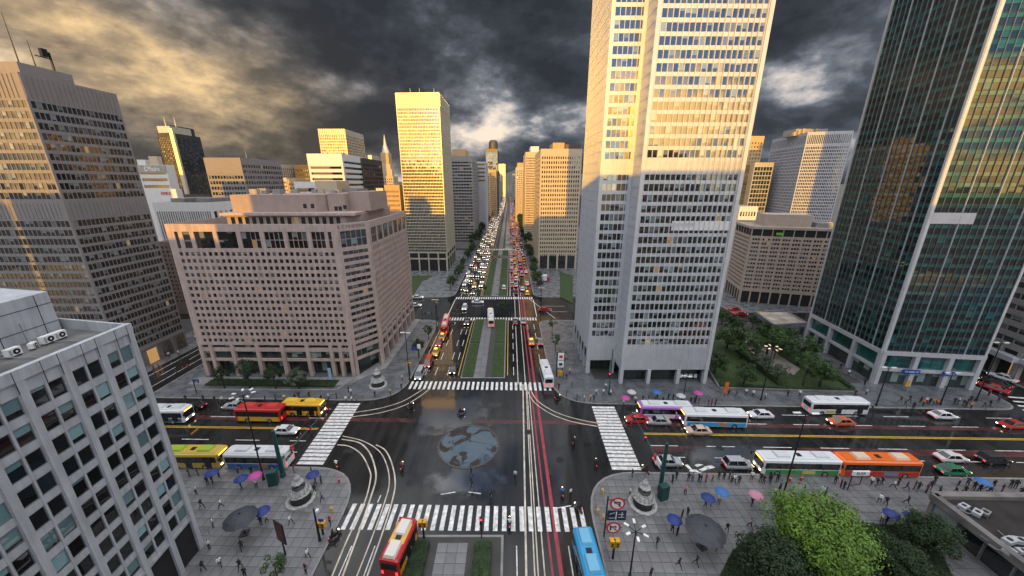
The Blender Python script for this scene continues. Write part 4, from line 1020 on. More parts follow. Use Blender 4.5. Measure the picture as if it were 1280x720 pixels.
B_ = far('rounded_gold_block', 'gold block with vertical dark stripe at the boulevard right side', 645, 658, 209, 420, 60, tan, g_gold, 24, 5, .6, .5, sidecols=-12); cap_box(B_, ochre, .15, .85, .1, .8, 5); B_.finish(0)
B_ = far('far_dark_block', 'dark far block closing the boulevard right row', 640.5, 647, 217, 800, 120, grey_w, g_dark, 20, 6, .5, .6, sidecols=-14); B_.finish(0)
# left side of the boulevard
B_ = far('grey_banded_block', 'grey banded tower next after the gold tower with yellow rooftop box', 556, 590, 195, 250, 36, grey_w, g_dark, 27, 9, .5, .9, sidecols=14); cap_box(B_, ochre, .25, .75, .1, .6, 4.5); B_.finish(0)
B_ = far('dark_slim_block', 'slim dark block between grey banded tower and white slab', 578, 594, 205, 305, 24, grey_w, g_dark, 24, 6, .55, .8, sidecols=9); B_.finish(0)
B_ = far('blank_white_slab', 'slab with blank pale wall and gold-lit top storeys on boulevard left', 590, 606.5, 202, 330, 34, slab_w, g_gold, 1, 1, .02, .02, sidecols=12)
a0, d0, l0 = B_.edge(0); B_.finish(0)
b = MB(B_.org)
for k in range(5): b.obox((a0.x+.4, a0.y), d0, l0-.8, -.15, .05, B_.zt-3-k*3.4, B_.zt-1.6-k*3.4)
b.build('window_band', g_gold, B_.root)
B_ = far('yellow_topped_block', 'block with yellow upper storeys after the blank white slab', 601, 612, 216, 400, 40, ochre, g_dark, 22, 5, .5, .6, sidecols=12); cap_box(B_, gold_w, .1, .7, .1, .6, 6); B_.finish(0)
B_ = far('dark_glass_tower', 'tallest dark glass tower with rounded top far down the boulevard', 607, 622, 186, 520, 45, dark_w, g_blue, 40, 7, .8, .85, sidecols=14)
xs = [p[0] for p in B_.poly]; mxx = (min(xs)+max(xs))/2; b = MB(B_.org); b.lathe([(6.5, -3), (6.5, 9), (5.5, 12), (3, 13.4), (0, 13.8)], (mxx+1.5, 540, B_.zt), 20); b.build('round_crown', dark_w, B_.root); B_.finish(0)
B_ = far('brick_gold_block', 'ochre block lower down before the dark glass tower', 610, 620, 212, 470, 40, ochre, g_dark, 24, 6, .5, .6, sidecols=12); B_.finish(0)
B_ = far('pale_gold_block', 'pale gold block near the boulevard left end', 618.5, 631.5, 205, 1500, 120, gold_w, g_gold, 22, 8, .5, .7, sidecols=10); B_.finish(0)
for i, (xl, xr, yt, Y) in enumerate(((614, 623.5, 214, 640), (617, 626.5, 217, 820), (619, 628, 219, 1050))):
    B_ = far('row_block', ['grey block behind the ochre block on boulevard left', 'second grey block along the distant left row', 'last grey block of the distant left row'][i], xl, xr, yt, Y, 90, grey_w, g_dark, 20, 6, .5, .7, sidecols=12); B_.finish(0)
# skyline on the left
B_ = far('fin_block', 'low white block with dark upright slots behind the pink granite block', 190, 262, 253, 150, 30, white_w, g_dark, 1, 24, .88, .6, sidecols=10)
a0, d0, l0 = B_.edge(0)
for k in (0, 1): cap_box(B_, steel, .1+.45*k, .35+.45*k, .2, .7, 1.4, 'plant_room')
B_.finish(0)
B_ = far('rose_block', 'dark rose block in the gap between taupe tower and pink block', 196, 241, 302, 118, 40, granite_d, g_dark, 14, 8, .5, .5, sidecols=8); B_.finish(0)
B_ = far('strip_window_block', 'white block with dark ribbons and roof letters beside the blue glass tower', 171, 206, 206, 230, 6, white_w, g_dark, 12, 1, .45, .97, sidecols=0)
a0, d0, l0 = B_.edge(0); B_.finish(0)
b = MB(B_.org); b.obox((a0.x, a0.y), d0, l0, -.3, .1, B_.zt-4.6, B_.zt-.2); sg = b.build('sign_band', steel, B_.root)
add_text('roof_letters', 'Dlium', 3.9, white_m, B_.root, ((a0.x+l0*.52)-B_.org[0], a0.y-.4-B_.org[1], B_.zt-2.5), (pi/2, 0, 0), .1)
cap_box(B_, tan, .45, .75, .1, .6, 5, 'lift_tower'); cap_box(B_, white_w, .0, .3, .1, .6, 3)
x0, z0 = XZ(186, 236, 215); x1, _ = XZ(225, 236, 215)
B2 = Bld('white_podium', 'white windowless podium with red letters below the ribbon block', [(x0, 212), (x1, 212), (x1, 216), (x0, 216)], z0, white_w); B2.finish(0)
add_text('sign_letters', 'EMEX', 2.4, red_m, B2.root, (x1-6-B2.org[0], 211.9-B2.org[1], z0-2.6), (pi/2, 0, 0), .1)
# blue glass tower with stepped gold edge
Y = 300; x0, z = XZ(195, 166, Y); x1, _ = XZ(214, 166, Y); x2, zt = XZ(243, 158, Y); x2, _ = XZ(247, 158, Y+28)
B_ = Bld('blue_glass_tower', 'tall blue glass tower with curved stepped top and two spires', [(x0, Y), (x1, Y-1), (x2, Y+28), (x2-16, Y+34), (x0, Y+26)], z, dark_w, dep=.4)
B_.face(0, rows(6, z-3, 44, .7), cols(.5, x1-x0-.4, 8, .85), g_gold, None); B_.face(1, rows(6, z-3, 44, .85), cols(.5, B_.edge(1)[2]-.4, 14, .95), g_blue, None); B_.face(2, rows(6, z-3, 44, .85), cols(.5, B_.edge(2)[2]-.4, 14, .95), g_blue, None); B_.finish(0)
b = MB(B_.org); b.prism([(x0+1, Y+1), (x1-1, Y+1), (x1-1, Y+20), (x0+1, Y+20)], z-1, z+5); b.build('crown', gold_w, B_.root)
b = MB(B_.org); b.prism([(x1-2, Y+2), (x2-3, Y+27), (x2-15, Y+31), (x1-2, Y+20)], z-1, z+6); b.build('roof_storey', dark_w, B_.root)
b = MB(B_.org); b.prism([(x1-.2, Y-1.6), (x1+1.8, Y-.8), (x1+1.8, Y+1), (x1-.2, Y+1)], 5, z+3); b.build('gold_fin', gold_w, B_.root)
for x in (x0+2, x1-2):
    b = MB(B_.org); b.tube([(x, Y+8, z), (x, Y+8, z+13)], [.7, .1], 6); b.build('spire', gold_w, B_.root)
B_ = far('grid_block', 'brown grid block with one sunlit upper corner left of the storm glow', 254, 300, 197, 210, 36, b_wall, g_dark, 17, 12, .55, .75, sidecols=16); mast(B_, -158, 225, 6)
a0, d0, l0 = B_.edge(0)
B_.wall.obox((a0.x, a0.y), d0, l0, -.1, .3, B_.zt-8.5, B_.zt-.05); B_.finish(0)
B_ = far('slanted_glass_tower', 'narrow slate glass tower with pale edge right of the brown grid block', 334, 347, 205, 330, 30, gold_w, g_blue, 24, 4, .85, .5, sidecols=10); B_.finish(0)
B_ = far('bronze_block', 'dark bronze block beside the white terraced tower', 367, 392, 206, 350, 30, dark_w, g_gold, 14, 10, .4, .6, sidecols=8); B_.finish(0)
B_ = far('white_terrace_tower', 'white tower with long dark ribbons standing above the pink block', 383, 427, 192, 232, 34, white_w, g_dark, 16, 1, .42, .93, sidecols=1)
a0, d0, l0 = B_.edge(0); b = MB(B_.org); b.obox((a0.x-.02, a0.y), d0, l0+.04, -.2, .1, B_.zt-7.4, B_.zt-.1); b.build('blank_parapet', white_w, B_.root); B_.finish(0)
b = MB(B_.org); b.obox((a0.x+l0*.3, a0.y-3), d0, l0*.5, 0, 4, 20, B_.zt-17); b.build('grey_screen', steel, B_.root)
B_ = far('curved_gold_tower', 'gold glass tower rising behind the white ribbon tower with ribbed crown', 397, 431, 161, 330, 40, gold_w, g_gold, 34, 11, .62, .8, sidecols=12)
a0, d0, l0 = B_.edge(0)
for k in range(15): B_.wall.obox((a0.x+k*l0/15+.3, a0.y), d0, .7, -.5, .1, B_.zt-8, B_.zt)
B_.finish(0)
B_ = far('black_glass_block', 'black glass block between white ribbon tower and spired tower', 441, 452, 197, 260, 40, dark_w, g_dark, 18, 4, .55, .8, sidecols=16); cap_box(B_, gold_w, .5, .95, .5, .9, 3); B_.finish(0)
Y = 400; x0, z = XZ(472, 220, Y); x1, _ = XZ(491, 220, Y); xm = (x0+x1)/2
B_ = Bld('spired_tower', 'stepped stone tower with pointed spire left of the gold tower', [(x0, Y), (x1, Y), (x1, Y+18), (x0, Y+18)], z, tan); B_.face(0, rows(6, z-2, 16, .5), cols(.6, x1-x0-.6, 7, .5), g_dark, None); B_.face(1, rows(6, z-2, 16, .5), cols(.6, 17.4, 6, .5), g_dark, None); B_.finish(0)
b = MB(B_.org); b.box(xm-5.5, xm+5.5, Y+3, Y+15, z-2, z+12); b.build('upper_stage', tan, B_.root)
b = MB(B_.org); b.box(xm-4.2, xm+4.2, Y+4, Y+14, z+11, z+24); b.build('belfry', ochre, B_.root)
b = MB(B_.org); b.lathe([(4.6, 23), (3.4, 27), (1.6, 33), (.3, 42), (0, 43)], (xm, Y+9, z), 12); b.build('spire', gold_w, B_.root)
for sx in (-1, 1):
    b = MB(B_.org); b.box(xm+sx*6.5-.9, xm+sx*6.5+.9, Y+1, Y+3, z-1, z+7); b.build('pinnacle', tan, B_.root)
B_ = far('ochre_block', 'low ochre block with tiny windows left of the gold tower base', 480, 499, 231, 190, 30, ochre, g_dark, 16, 12, .45, .45, sidecols=0); B_.finish(0)
B_ = far('cream_block', 'cream windowless block on the skyline just above the pink block roof', 393, 420, 226, 200, 16, tan, g_dark, 1, 1, .02, .02); B_.finish(0)
B_ = far('ribbon_annex', 'white annex with three dark ribbons left of the cream block', 367, 394, 227, 206, 16, white_w, g_dark, 9, 1, .45, .9); B_.finish(0)
B_ = far('grey_plinth_block', 'grey block with roof pipes right of the cream block', 420, 446, 236, 206, 16, grey_w, g_dark, 8, 6, .5, .7); B_.finish(0)
for i, (xl, xr, yt, Y, m) in enumerate(((353, 362, 210, 420, grey_w), (347, 358, 222, 300, tan), (359, 370, 224, 280, ochre), (240, 254, 222, 340, grey_w), (225, 262, 243, 260, dark_w), (462, 475, 218, 430, grey_w), (455, 470, 236, 300, dark_w))):
    B_ = far('skyline_block', ['grey slim block seen past the slate glass tower', 'tan small block at foot of the slate glass tower', 'ochre small block left of the ribbon annex', 'grey block seen between blue tower and brown grid block', 'dark low block at foot of the blue glass tower', 'grey block behind the spired tower', 'dark low block before the spired tower'][i], xl, xr, yt, Y, 25, m, g_dark, 14, 5, .5, .6, sidecols=5); B_.finish(0)
# right of the pale tower
Y = 255; c0 = Vector((XZ(1010, 165, Y)[0], Y)); zt = XZ(1010, 165, Y)[1]; cl_ = Vector((XZ(966, 173, 300)[0], 300)); cr_ = Vector((XZ(1063, 168, 250)[0], 248))
B_ = Bld('gridded_tower', 'grey gridded tower with one gold-lit stripe right of pale tower', [tuple(c0), tuple(cr_), tuple(cr_+(cl_-c0)), tuple(cl_)], zt, slab_w, dep=.4)
for i in (0, 3):
    l0 = B_.edge(i)[2]; B_.face(i, rows(5, zt-9, 30, .7), cols(.5, l0-.5, 24, .66), g_dark, None, zt=zt-8.5); B_.face(i, [(zt-7.5, zt-2)], cols(.5, l0-.5, 24, .55), g_dark, None, zb=zt-8.4)
B_.finish(0); p = c0*.6+(cr_+cl_)*.2; b = MB(B_.org); b.box(p.x-6, p.x+16, p.y+4, p.y+16, zt-1, zt+3.5); b.build('penthouse', grey_w, B_.root)
for k in range(6):
    b = MB(B_.org); x = p.x-8+k*3; b.box(x, x+1.4, p.y+3, p.y+5, zt-1, zt+1.5+(k*7 % 3)); b.build('roof_unit', ochre, B_.root)
B_ = far('gold_slab', 'gold-lit slab directly behind the pale tower right edge', 925, 956, 170, 330, 26, ochre, g_dark, 24, 8, .5, .5, sidecols=0); B_.finish(0)
B_ = far('striped_glass_block', 'banded dark glass block below the gold slab', 915, 945, 206, 285, 30, dark_w, g_blue, 16, 1, .7, .97, sidecols=1); B_.finish(0)
B_ = far('blue_glass_block', 'blue glass block with gold roof storey beside the gridded tower', 944, 968, 203, 280, 30, gold_w, g_blue, 16, 6, .8, .9, sidecols=1); B_.finish(0)
B_ = far('snowy_roof_block', 'low block with cluttered white roof behind the beige block', 925, 948, 258, 190, 20, white_w, g_dark, 6, 6, .5, .6); B_.finish(0)
# the city goes on behind the viewpoint; these blocks throw the evening shade over the crossing
for i, (x0, x1, y0, h) in enumerate(((-67, -20, -40, 66), (-19, 34, -40.5, 66), (-76, -67.5, -41, 75), (-103.5, -77, -42, 53), (-116.5, -104, -41, 62), (-170, -120, -40, 63), (35, 64, -42, 30), (66, 95, -41, 59.5), (96, 150, -43, 42))):
    B_ = Bld('rear_block', ['broad grey block behind the viewpoint, left of the axis', 'broad grey block directly behind the viewpoint', 'slender high block behind the viewpoint next the broad one', 'lower block behind the viewpoint left of the slender one', 'narrow block behind the viewpoint beside the light gap', 'long block behind the viewpoint at far left', 'low block behind the viewpoint right of the broad one', 'mid-height block behind the viewpoint at right', 'lower block behind the viewpoint at far right'][i], [(x0, y0-24), (x1, y0-24), (x1, y0), (x0, y0)], h, [grey_w, beige, b_wall][i % 3])
    B_.face(2, rows(5, h-2, int(h/3.4), .5), cols(1, x1-x0-1, max(3, int((x1-x0)/2.4)), .6), g_dark, None); B_.finish(0)
B_ = Bld('rear_block', 'tall slab off to the right beyond the picture, shading the gridded tower', [(190, 58), (245, 58), (245, 86), (190, 86)], 118, grey_w)
for i_ in (0, 3): B_.face(i_, rows(5, 115, 34, .5), cols(1, B_.edge(i_)[2]-1, 14, .6), g_dark, None)
B_.finish(0)
B_ = Bld('rear_block', 'tall slab off to the left beyond the picture, shading the ribbon window block', [(-300, 60), (-214, 60), (-214, 90), (-300, 90)], 86, beige)
for i_ in (0, 1): B_.face(i_, rows(5, 84, 24, .5), cols(1, B_.edge(i_)[2]-1, 16, .6), g_dark, None)
B_.finish(0)

# ------------------------------------------------------------------ trees and planting
def leaf(mb, p, n, s, rnd):
    t = n.cross(Vector((rnd.uniform(-1, 1), rnd.uniform(-1, 1), rnd.uniform(-1, 1))))
    if t.length < .01: t = Vector((1, 0, 0))
    t.normalize(); b_ = n.cross(t); k = len(mb.v)
    for q in (p-t*s, p+b_*s*.55+n*s*.15, p+t*s, p-b_*s*.55+n*s*.15): mb.v.append(tuple(q))
    mb.f.append((k, k+1, k+2, k+3)); mb.m.append(0)
def crown_mesh(name, seed, rx, rz, zc, nclump, nleaf, ls, flat=1., m=None, hole=.25):
    rnd = random.Random(seed); mb = MB()
    cl = []
    while len(cl) < nclump:
        v = Vector((rnd.gauss(0, 1), rnd.gauss(0, 1), rnd.gauss(0, 1))).normalized()*rnd.uniform(.45, 1.0)
        if v.z < -.65: continue
        cl.append((Vector((v.x*rx, v.y*rx, zc+v.z*rz)), rnd.uniform(.16, .36)*rx, v))
    for c, r, v in cl:
        for k in range(nleaf//nclump):
            d = Vector((rnd.gauss(0, 1), rnd.gauss(0, 1), rnd.gauss(0, 1)*flat)).normalized(); q = c+d*r*rnd.uniform(.55, 1.05)*Vector((1, 1, .75)).length/1.6
            n = (d*.6+v*.3+Vector((rnd.uniform(-.6, .6), rnd.uniform(-.6, .6), rnd.uniform(0, .9)))).normalized(); leaf(mb, q, n, ls*rnd.uniform(.7, 1.3), rnd)
    return mb.mesh(name, m), cl
def trunk_mesh(seed, h, r, cl, nl=7):
    rnd = random.Random(seed); mb = MB(); mb.smooth = True
    top = h*.62; mb.tube([(0, 0, -.1), (r*.2, 0, h*.2), (0, r*.3, h*.42), (r*.3, 0, top)], [r*1.3, r, r*.85, r*.6], 8)
    for c, rr, v in rnd.sample(cl, min(nl, len(cl))):
        z0 = rnd.uniform(.35, .6)*h; mid = Vector((c.x*.45, c.y*.45, (z0+c.z)/2)); mb.tube([(0, 0, z0), mid, c], [r*.5, r*.3, r*.08], 6)
    return mb.mesh('trunk', bark)
SP = {}
def species(key, seed, h, rx, rz, zc, ncl, nl, ls, m, r=.14):
    me, cl = crown_mesh('crown', seed, rx, rz, zc, ncl, nl, ls, 1., m); SP[key] = (me, trunk_mesh(seed, h, r, cl))
species('street', 1, 5.5, 1.9, 1.7, 3.9, 26, 1500, .16, leaf_m); species('street2', 2, 6, 2.0, 2.0, 4.2, 28, 1600, .16, leaf_m)
species('garden', 3, 6, 2.9, 2.2, 3.9, 44, 2600, .20, leaf_n, .2); species('garden2', 4, 6, 2.7, 2.4, 4.0, 40, 2400, .2, leaf_n, .2)
species('pale', 5, 4, 1.9, 1.5, 2.6, 26, 1500, .17, leaf_g); species('thin', 6, 6, 1.7, 2.2, 4.2, 15, 620, .15, leaf_n, .1)
species('far', 8, 6, 2.4, 2.4, 4.4, 16, 420, .42, leaf_m)
def tree(name, key, loc, s, label, group=None, rz=None, sz=1.):
    r = empty(name, loc, random.uniform(0, 6.28) if rz is None else rz, label, 'tree', group); r.scale = (s, s, s*sz)
    link('crown', SP[key][0], r); link('trunk', SP[key][1], r); return r
def base(px, py, d=0): p = at(px, py, .12); return (p.x, p.y, .12)
# before the pink block
for (px, py, k, s, l) in ((281, 486, 'street', 0.97, 'small dark tree at the left end of the pink block planter'), (313, 486, 'street2', 1.15, 'larger dark tree second in the pink block planter'), (345, 487, 'street', 1.08, 'dark tree third in the pink block planter'), (374, 487, 'pale', 1.28, 'yellowish green tree last in the pink block planter')):
    tree('planter_tree', k, base(px, py), s, l, 'trees in the planter of the pink block')
# boulevard pavement
for (px, py, k, s, l) in ((524, 447, 'street', .95, 'roadside tree beside the red vans on the left pavement'), (536, 425, 'street2', .75, 'roadside tree behind the first one on the left pavement'), (703, 463, 'thin', .85, 'thin roadside tree nearest the pale tower corner'), (694, 440, 'thin', .95, 'thin roadside tree second along the pale tower'), (690, 417, 'thin', .8, 'thin roadside tree furthest along the pale tower'),
        (606, 366, 'street', .6, 'small tree at the near tip of the third median'), (627, 394, 'thin', .9, 'thin tree at the tip of the paved median')):
    tree('roadside_tree', k, base(px, py), s, l, 'trees lining the boulevard pavements')
i = 0
for side, X0 in (('left', -25.5), ('right', 12.8)):
    for k in range(13):
        Y = 146+k*7.6
        if 196 < Y < 205: continue
        tree('roadside_tree', ('street', 'street2', 'garden2')[(k+i) % 3], (X0+random.uniform(-1, 1), Y, .12), random.uniform(.8, 1.05), '%s tree beyond the second crossing in the %s pavement row' % (ordinal(k), side), 'trees lining the boulevard pavements'); i += 1
mb = MB(); fv_, ff_ = [], []
for side, X0 in ((-1, -25.5), (1, 12.5)):
    Y = 250
    while Y < 1300:
        me = SP['far'][0]; off = len(fv_); sc_ = random.uniform(1.3, 1.8); cs, sn = cos(Y), sin(Y); xx = X0+random.uniform(-1, 1)
        fv_ += [(xx+(v.co.x*cs-v.co.y*sn)*sc_, Y+(v.co.x*sn+v.co.y*cs)*sc_, v.co.z*sc_) for v in me.vertices]; ff_ += [tuple(off+j for j in p.vertices) for p in me.polygons]; Y += 7+Y*.003
me = bpy.data.meshes.new('far_tree_rows'); me.from_pydata(fv_, [], ff_); me.materials.append(leaf_m); o = link('far_trees', me); o['kind'] = 'stuff'
# garden between the two towers
garden_poly = [(48.6, 71.8), (78.5, 70.2), (82, 100), (60, 104), (48.6, 95)]
b = MB(); b.prism(garden_poly, .1, .22); struct(b.build('lawn', lawn_m))
pw = [at(921, 416), at(936, 414), at(953, 430), at(975, 446), at(1000, 462), at(992, 470), at(966, 460), at(945, 446), at(928, 432)]
b = MB(); b.face([(p.x, p.y, .26) for p in pw][::-1]); struct(b.build('path', pave_p))
def hedge(label, pts, w, h, m=leaf_m, n=70, ls=.13, name='hedge', cat='hedge', group=None):
    rnd = random.Random(len(pts)*7+int(pts[0][0]*10)); mb = MB(); org = pts[0]; P = [Vector((p[0], p[1])) for p in pts]
    for a, c in zip(P, P[1:]):
        ln = (c-a).length; d = (c-a)/ln; nrm = Vector((-d.y, d.x))
        for k in range(int(ln*n*w*max(h, .5))):
            q = a+d*rnd.uniform(0, ln)+nrm*rnd.uniform(-w/2, w/2); z = .12+h*sqrt(rnd.random())*(1+.15*sin(q.x*3)*cos(q.y*2.3))
            leaf(mb, Vector((q.x-org[0], q.y-org[1], z)), Vector((rnd.gauss(0, .6), rnd.gauss(0, .6), 1)).normalized(), ls*rnd.uniform(.7, 1.3), rnd)
        inner = MB()
        k0 = len(mb.v); 
        for z in (.1, .1+h*.72):
            for (u, s_) in ((0, -1), (ln, -1), (ln, 1), (0, 1)):
                q = a+d*u+nrm*s_*w*.42; mb.v.append((q.x-org[0], q.y-org[1], z))
        for f in ((4, 5, 6, 7), (0, 1, 5, 4), (1, 2, 6, 5), (2, 3, 7, 6), (3, 0, 4, 7)): mb.f.append(tuple(k0+i for i in f)); mb.m.append(0)
    o = mb.build(name, m, None, (org[0], org[1], 0)); tag(o, label, cat, group); return o
G_ = [('garden', (908, 436), .8, 'large dark tree on the garden rear edge by pale tower'), ('garden2', (926, 448), .95, 'round dark tree between garden lawn and sand path'), ('garden', (893, 468), .72, 'tall dark tree against the pale tower side'), ('garden2', (929, 482), .62, 'round dark tree alone on the near lawn'),
      ('garden', (955, 428), .75, 'dark tree on the garden beside the small pavilion'), ('garden2', (958, 443), .85, 'broad tree right of the sand path middle'), ('garden', (977, 440), .85, 'broad tree between pavilion front and teal tower'), ('garden2', (997, 457), .95, 'big tree on the garden nearest the teal tower side'),
      ('thin', (1003, 483), 1.05, 'light-leaved tree at the right lawn middle'), ('garden', (1024, 483), .78, 'broad dark tree at the right lawn near the teal tower corner'), ('pale', (951, 464), .85, 'grey-green bushy tree beside the sand path'), ('pale', (971, 476), .8, 'grey-green low tree at the path end'),
      ('street', (940, 412), .6, 'small tree left of the pavilion front'), ('street', (943, 455), .6, 'small dark tree just inside the path hedge'), ('thin', (966, 453), 1.1, 'pale thin tree standing in the sand path'), ('garden', (902, 405), .6, 'dark tree at the street end of the garden'), ('garden2', (915, 418), .7, 'dark tree behind the lawn near the sand path start')]
for k, q, s, l in G_: tree('garden_tree', k, base(*q), s*1.4, l, 'garden trees between the two towers')
hd = lambda *q: [tuple(at(*p))[:2] for p in q]
hedge('long clipped hedge along the garden front by the pavement', hd((900, 484), (960, 485), (1066, 490)), .9, .7)
hedge('hedge running diagonally between lawn and sand path', hd((921, 440), (948, 462), (976, 484)), 1.1, .9)
hedge('hedge along the garden left side beside the pale tower', hd((884, 458), (899, 482)), .8, .8)
hedge('hedge bounding the garden on the teal tower side', hd((1012, 452), (1040, 470), (1066, 488)), 1.0, .8)
hedge('short hedge at the pavilion front of the garden', hd((935, 420), (962, 432)), 1.0, .9)
def wall_thing(label, pts, w, h, m=hedge_w, name='low_wall'):
    b = MB(); P = [Vector(p[:2]) for p in pts]
    for a, c in zip(P, P[1:]): d = c-a; b.obox(a, d.normalized(), d.length, -w/2, w/2, .1, .1+h)
    return tag(b.build(name, m), label, 'wall')
wall_thing('low stone wall along the garden front hedge', hd((900, 487), (1068, 492)), .35, .5)
wall_thing('low stone wall between pale tower and garden', hd((882, 458), (898, 486)), .35, .6)
hedge('dark planting bed along the front of the pink granite block', hd((262, 479), (330, 480), (421, 481)), 3.0, .55, n=60)
wall_thing('pale kerb wall round the pink block planting bed', [(-72.5, 69.2), (-38.8, 69.0), (-36.9, 73.6)], .4, .45, kerb_m)
b = MB(); b.prism([(-74.5, 71.5), (-37.5, 71.3), (-31.0, 79), (-30.5, 112), (-34, 112), (-34, 82), (-37, 74.6), (-74.5, 74.6)], .1, .32); struct(b.build('plinth_step', kerb_m))
# median planters at the bottom
for (x0, x1, l) in ((-12.5, -10.2, 'clipped hedge in the left bed of the near median'), (-4.5, -2.2, 'clipped hedge in the right bed of the near median')):
    hedge(l, [((x0+x1)/2, 8), ((x0+x1)/2, 34.2)], x1-x0, .75, n=110, ls=.09)
# the green island at the lower right with the two big trees
isl = [at(902, 716), at(915, 690), at(948, 668), at(1000, 652), at(1075, 655), at(1135, 660), at(1165, 668), at(1200, 745), at(880, 760)]
b = MB(); b.prism([(p.x, p.y) for p in isl][::-1], .1, .3); struct(b.build('planting_bed', mat('dark_soil_cover', (.022, .03, .014), .95, var=.5, scale=1.5, bump=.6)))
rnd = random.Random(4); mb = MB(); ip = [(p.x, p.y) for p in isl]
while len(mb.f) < 9000:
    x, y = rnd.uniform(20, 62), rnd.uniform(22, 42)
    if inpoly(x, y, ip): leaf(mb, Vector((x, y, .3+abs(rnd.gauss(0, .25)))), Vector((rnd.gauss(0, .6), rnd.gauss(0, .6), 1)).normalized(), .14, rnd)
o = mb.build('ground_cover', leaf_m); o['kind'] = 'stuff'
bm_, bcl = crown_mesh('crown', 21, 5.3, 3.0, 5.0, 120, 21000, .155, .7, leaf_b)
q = at(1012, 700); big = empty('spreading_tree', (q.x, q.y, .2), 0, 'big spreading tree with bright green leaves on the lower right plaza', 'tree'); link('crown', bm_, big); link('trunk', trunk_mesh(21, 7, .35, bcl, 22), big)
dm_, dcl = crown_mesh('crown', 22, 3.7, 2.6, 3.7, 80, 11000, .17, .9, leaf_m)
q = at(962, 734); big2 = empty('dense_tree', (q.x, q.y, .2), 0, 'dense dark green tree left of the bright spreading tree', 'tree'); link('crown', dm_, big2); link('trunk', trunk_mesh(22, 6, .3, dcl, 14), big2)
q = at(1155, 690); r = empty('dense_tree', (q.x, q.y, .2), 1., 'dark tree between bright tree and the low pavilion', 'tree'); link('crown', dm_, r); link('trunk', trunk_mesh(23, 6, .25, dcl, 12), r); r.scale = (.74, .74, .8)
q = at(1120, 716); r = empty('dense_tree', (q.x, q.y, .2), 2.4, 'low dark bush tree below the two blue umbrellas', 'tree'); link('crown', dm_, r); link('trunk', trunk_mesh(24, 5, .2, dcl, 10), r); r.scale = (.65, .65, .6)
tree('plaza_tree', 'thin', base(350, 735), .85, 'small leafy tree at the bottom edge of the grey office plaza')
# lawns before the far blocks
for (px, l) in (((515, 372), (528, 352), (542, 345), (515, 345)), 'a'), (((700, 372), (716, 380), (716, 345), (700, 340)), 'b'):
    p = [at(*q) for q in px]; b = MB(); b.prism([(v.x, v.y) for v in p], .1, .24); struct(b.build('lawn', lawn_m))

# ------------------------------------------------------------------ street furniture
def monument(px, py, label):
    q = at(px, py); r = empty('fountain_monument', (q.x, q.y, .12), 0, label, 'monument', 'carved monuments on the crossing corners'); r.scale = (.88, .88, .94)
    b = MB(); b.smooth = False; b.lathe([(2.25, 0), (2.25, .42), (2.05, .5), (1.75, .5), (1.7, .3), (0, .3)], n=36); b.build('basin_ring', marble, r)
    b = MB(); b.lathe([(1.55, .3), (1.5, .6), (1.42, 1.55), (1.5, 1.65), (0, 1.65)], n=28); b.build('drum', basalt, r)
    for k in range(14):
        a = 2*pi*k/14; m = MB(); m.tube([(1.47*cos(a), 1.47*sin(a), .45), (1.45*cos(a), 1.45*sin(a), 1.5)], .06, 6); m.build('drum_pilaster', basalt, r)
    b = MB(); b.lathe([(1.72, 1.6), (1.75, 1.75), (1.5, 1.95), (1.1, 2.35), (1.05, 2.6), (0, 2.6)], n=28); b.build('carved_tier', marble, r)
    fig = MB(); fig.lathe([(.2, 0), (.24, .18), (.16, .4), (.12, .46), (.13, .56), (.1, .66), (0, .7)], n=8); fme = fig.mesh('carved_figure', marble)
    for k in range(14): a = 2*pi*k/14; link('carved_figure', fme, r, (1.45*cos(a), 1.45*sin(a), 1.85), a)
    b = MB(); b.lathe([(.95, 2.55), (1.0, 2.75), (.72, 3.0), (.62, 3.5), (0, 3.5)], n=24); b.build('upper_drum', basalt, r)
    b = MB(); b.lathe([(.85, 3.45), (.9, 3.6), (.55, 3.85), (.42, 4.05), (.5, 4.2), (.45, 4.45), (.2, 4.7), (.12, 4.95), (0, 5.05)], n=20); b.build('finial', marble, r)
    for k in range(8): a = 2*pi*k/8; link('carved_figure', fme, r, (.72*cos(a), .72*sin(a), 3.3), a).scale = (.7, .7, .7)
    return r
monument(377, 626, 'tiered carved monument in a white ring on the grey office plaza')
monument(803, 632, 'tiered carved monument in a white ring behind the round road signs')
monument(473, 483, 'tiered carved monument in a white ring before the pink block corner')

def lamp(px, py, top, label, heads=6, h=None, arm=1.3, double=False, headm=lampglass):
    q = at(px, py, .12); d = Vector((q.x, q.y, 0)); hgt = h
    r = empty('street_lamp', (q.x, q.y, .12), 0, label, 'street lamp', 'tall black street lamps')
    b = MB(); b.tube([(0, 0, 0), (0, 0, .5), (0, 0, .55), (0, 0, hgt)], [.22, .2, .12, .075], 8); b.build('pole', black_m, r)
    if double:
        for s in (-1, 1):
            b = MB(); b.tube([(0, 0, hgt-.1), (s*arm*.75, -.1*s, hgt+.15)], .05, 6); ar = b.build('arm', black_m, r)
            b = MB(); b.box(s*arm*.75-.5, s*arm*.75+.5, -.1*s-.14, -.1*s+.14, hgt+.1, hgt+.24); b.build('lamp_head', headm, ar)
    else:
        for k in range(heads):
            a = 2*pi*k/heads+.4; c_, s_ = cos(a), sin(a)
            b = MB(); b.tube([(0, 0, hgt-.15), (c_*arm*.6, s_*arm*.6, hgt+.1)], .04, 6); ar = b.build('arm', black_m, r)
            b = MB(); b.obox((c_*arm*.55, s_*arm*.55), (c_, s_), .55, -.13, .13, hgt+.06, hgt+.18); b.build('lamp_head', headm, ar)
    return r
lamp(330, 600, 0, 'tall black lamp with a ring of white heads by the blue and white bus', 7, 15.4, 1.9)
lamp(787, 722, 0, 'black lamp with a cluster of white heads near the round road signs', 6, 7.3, 1.5)
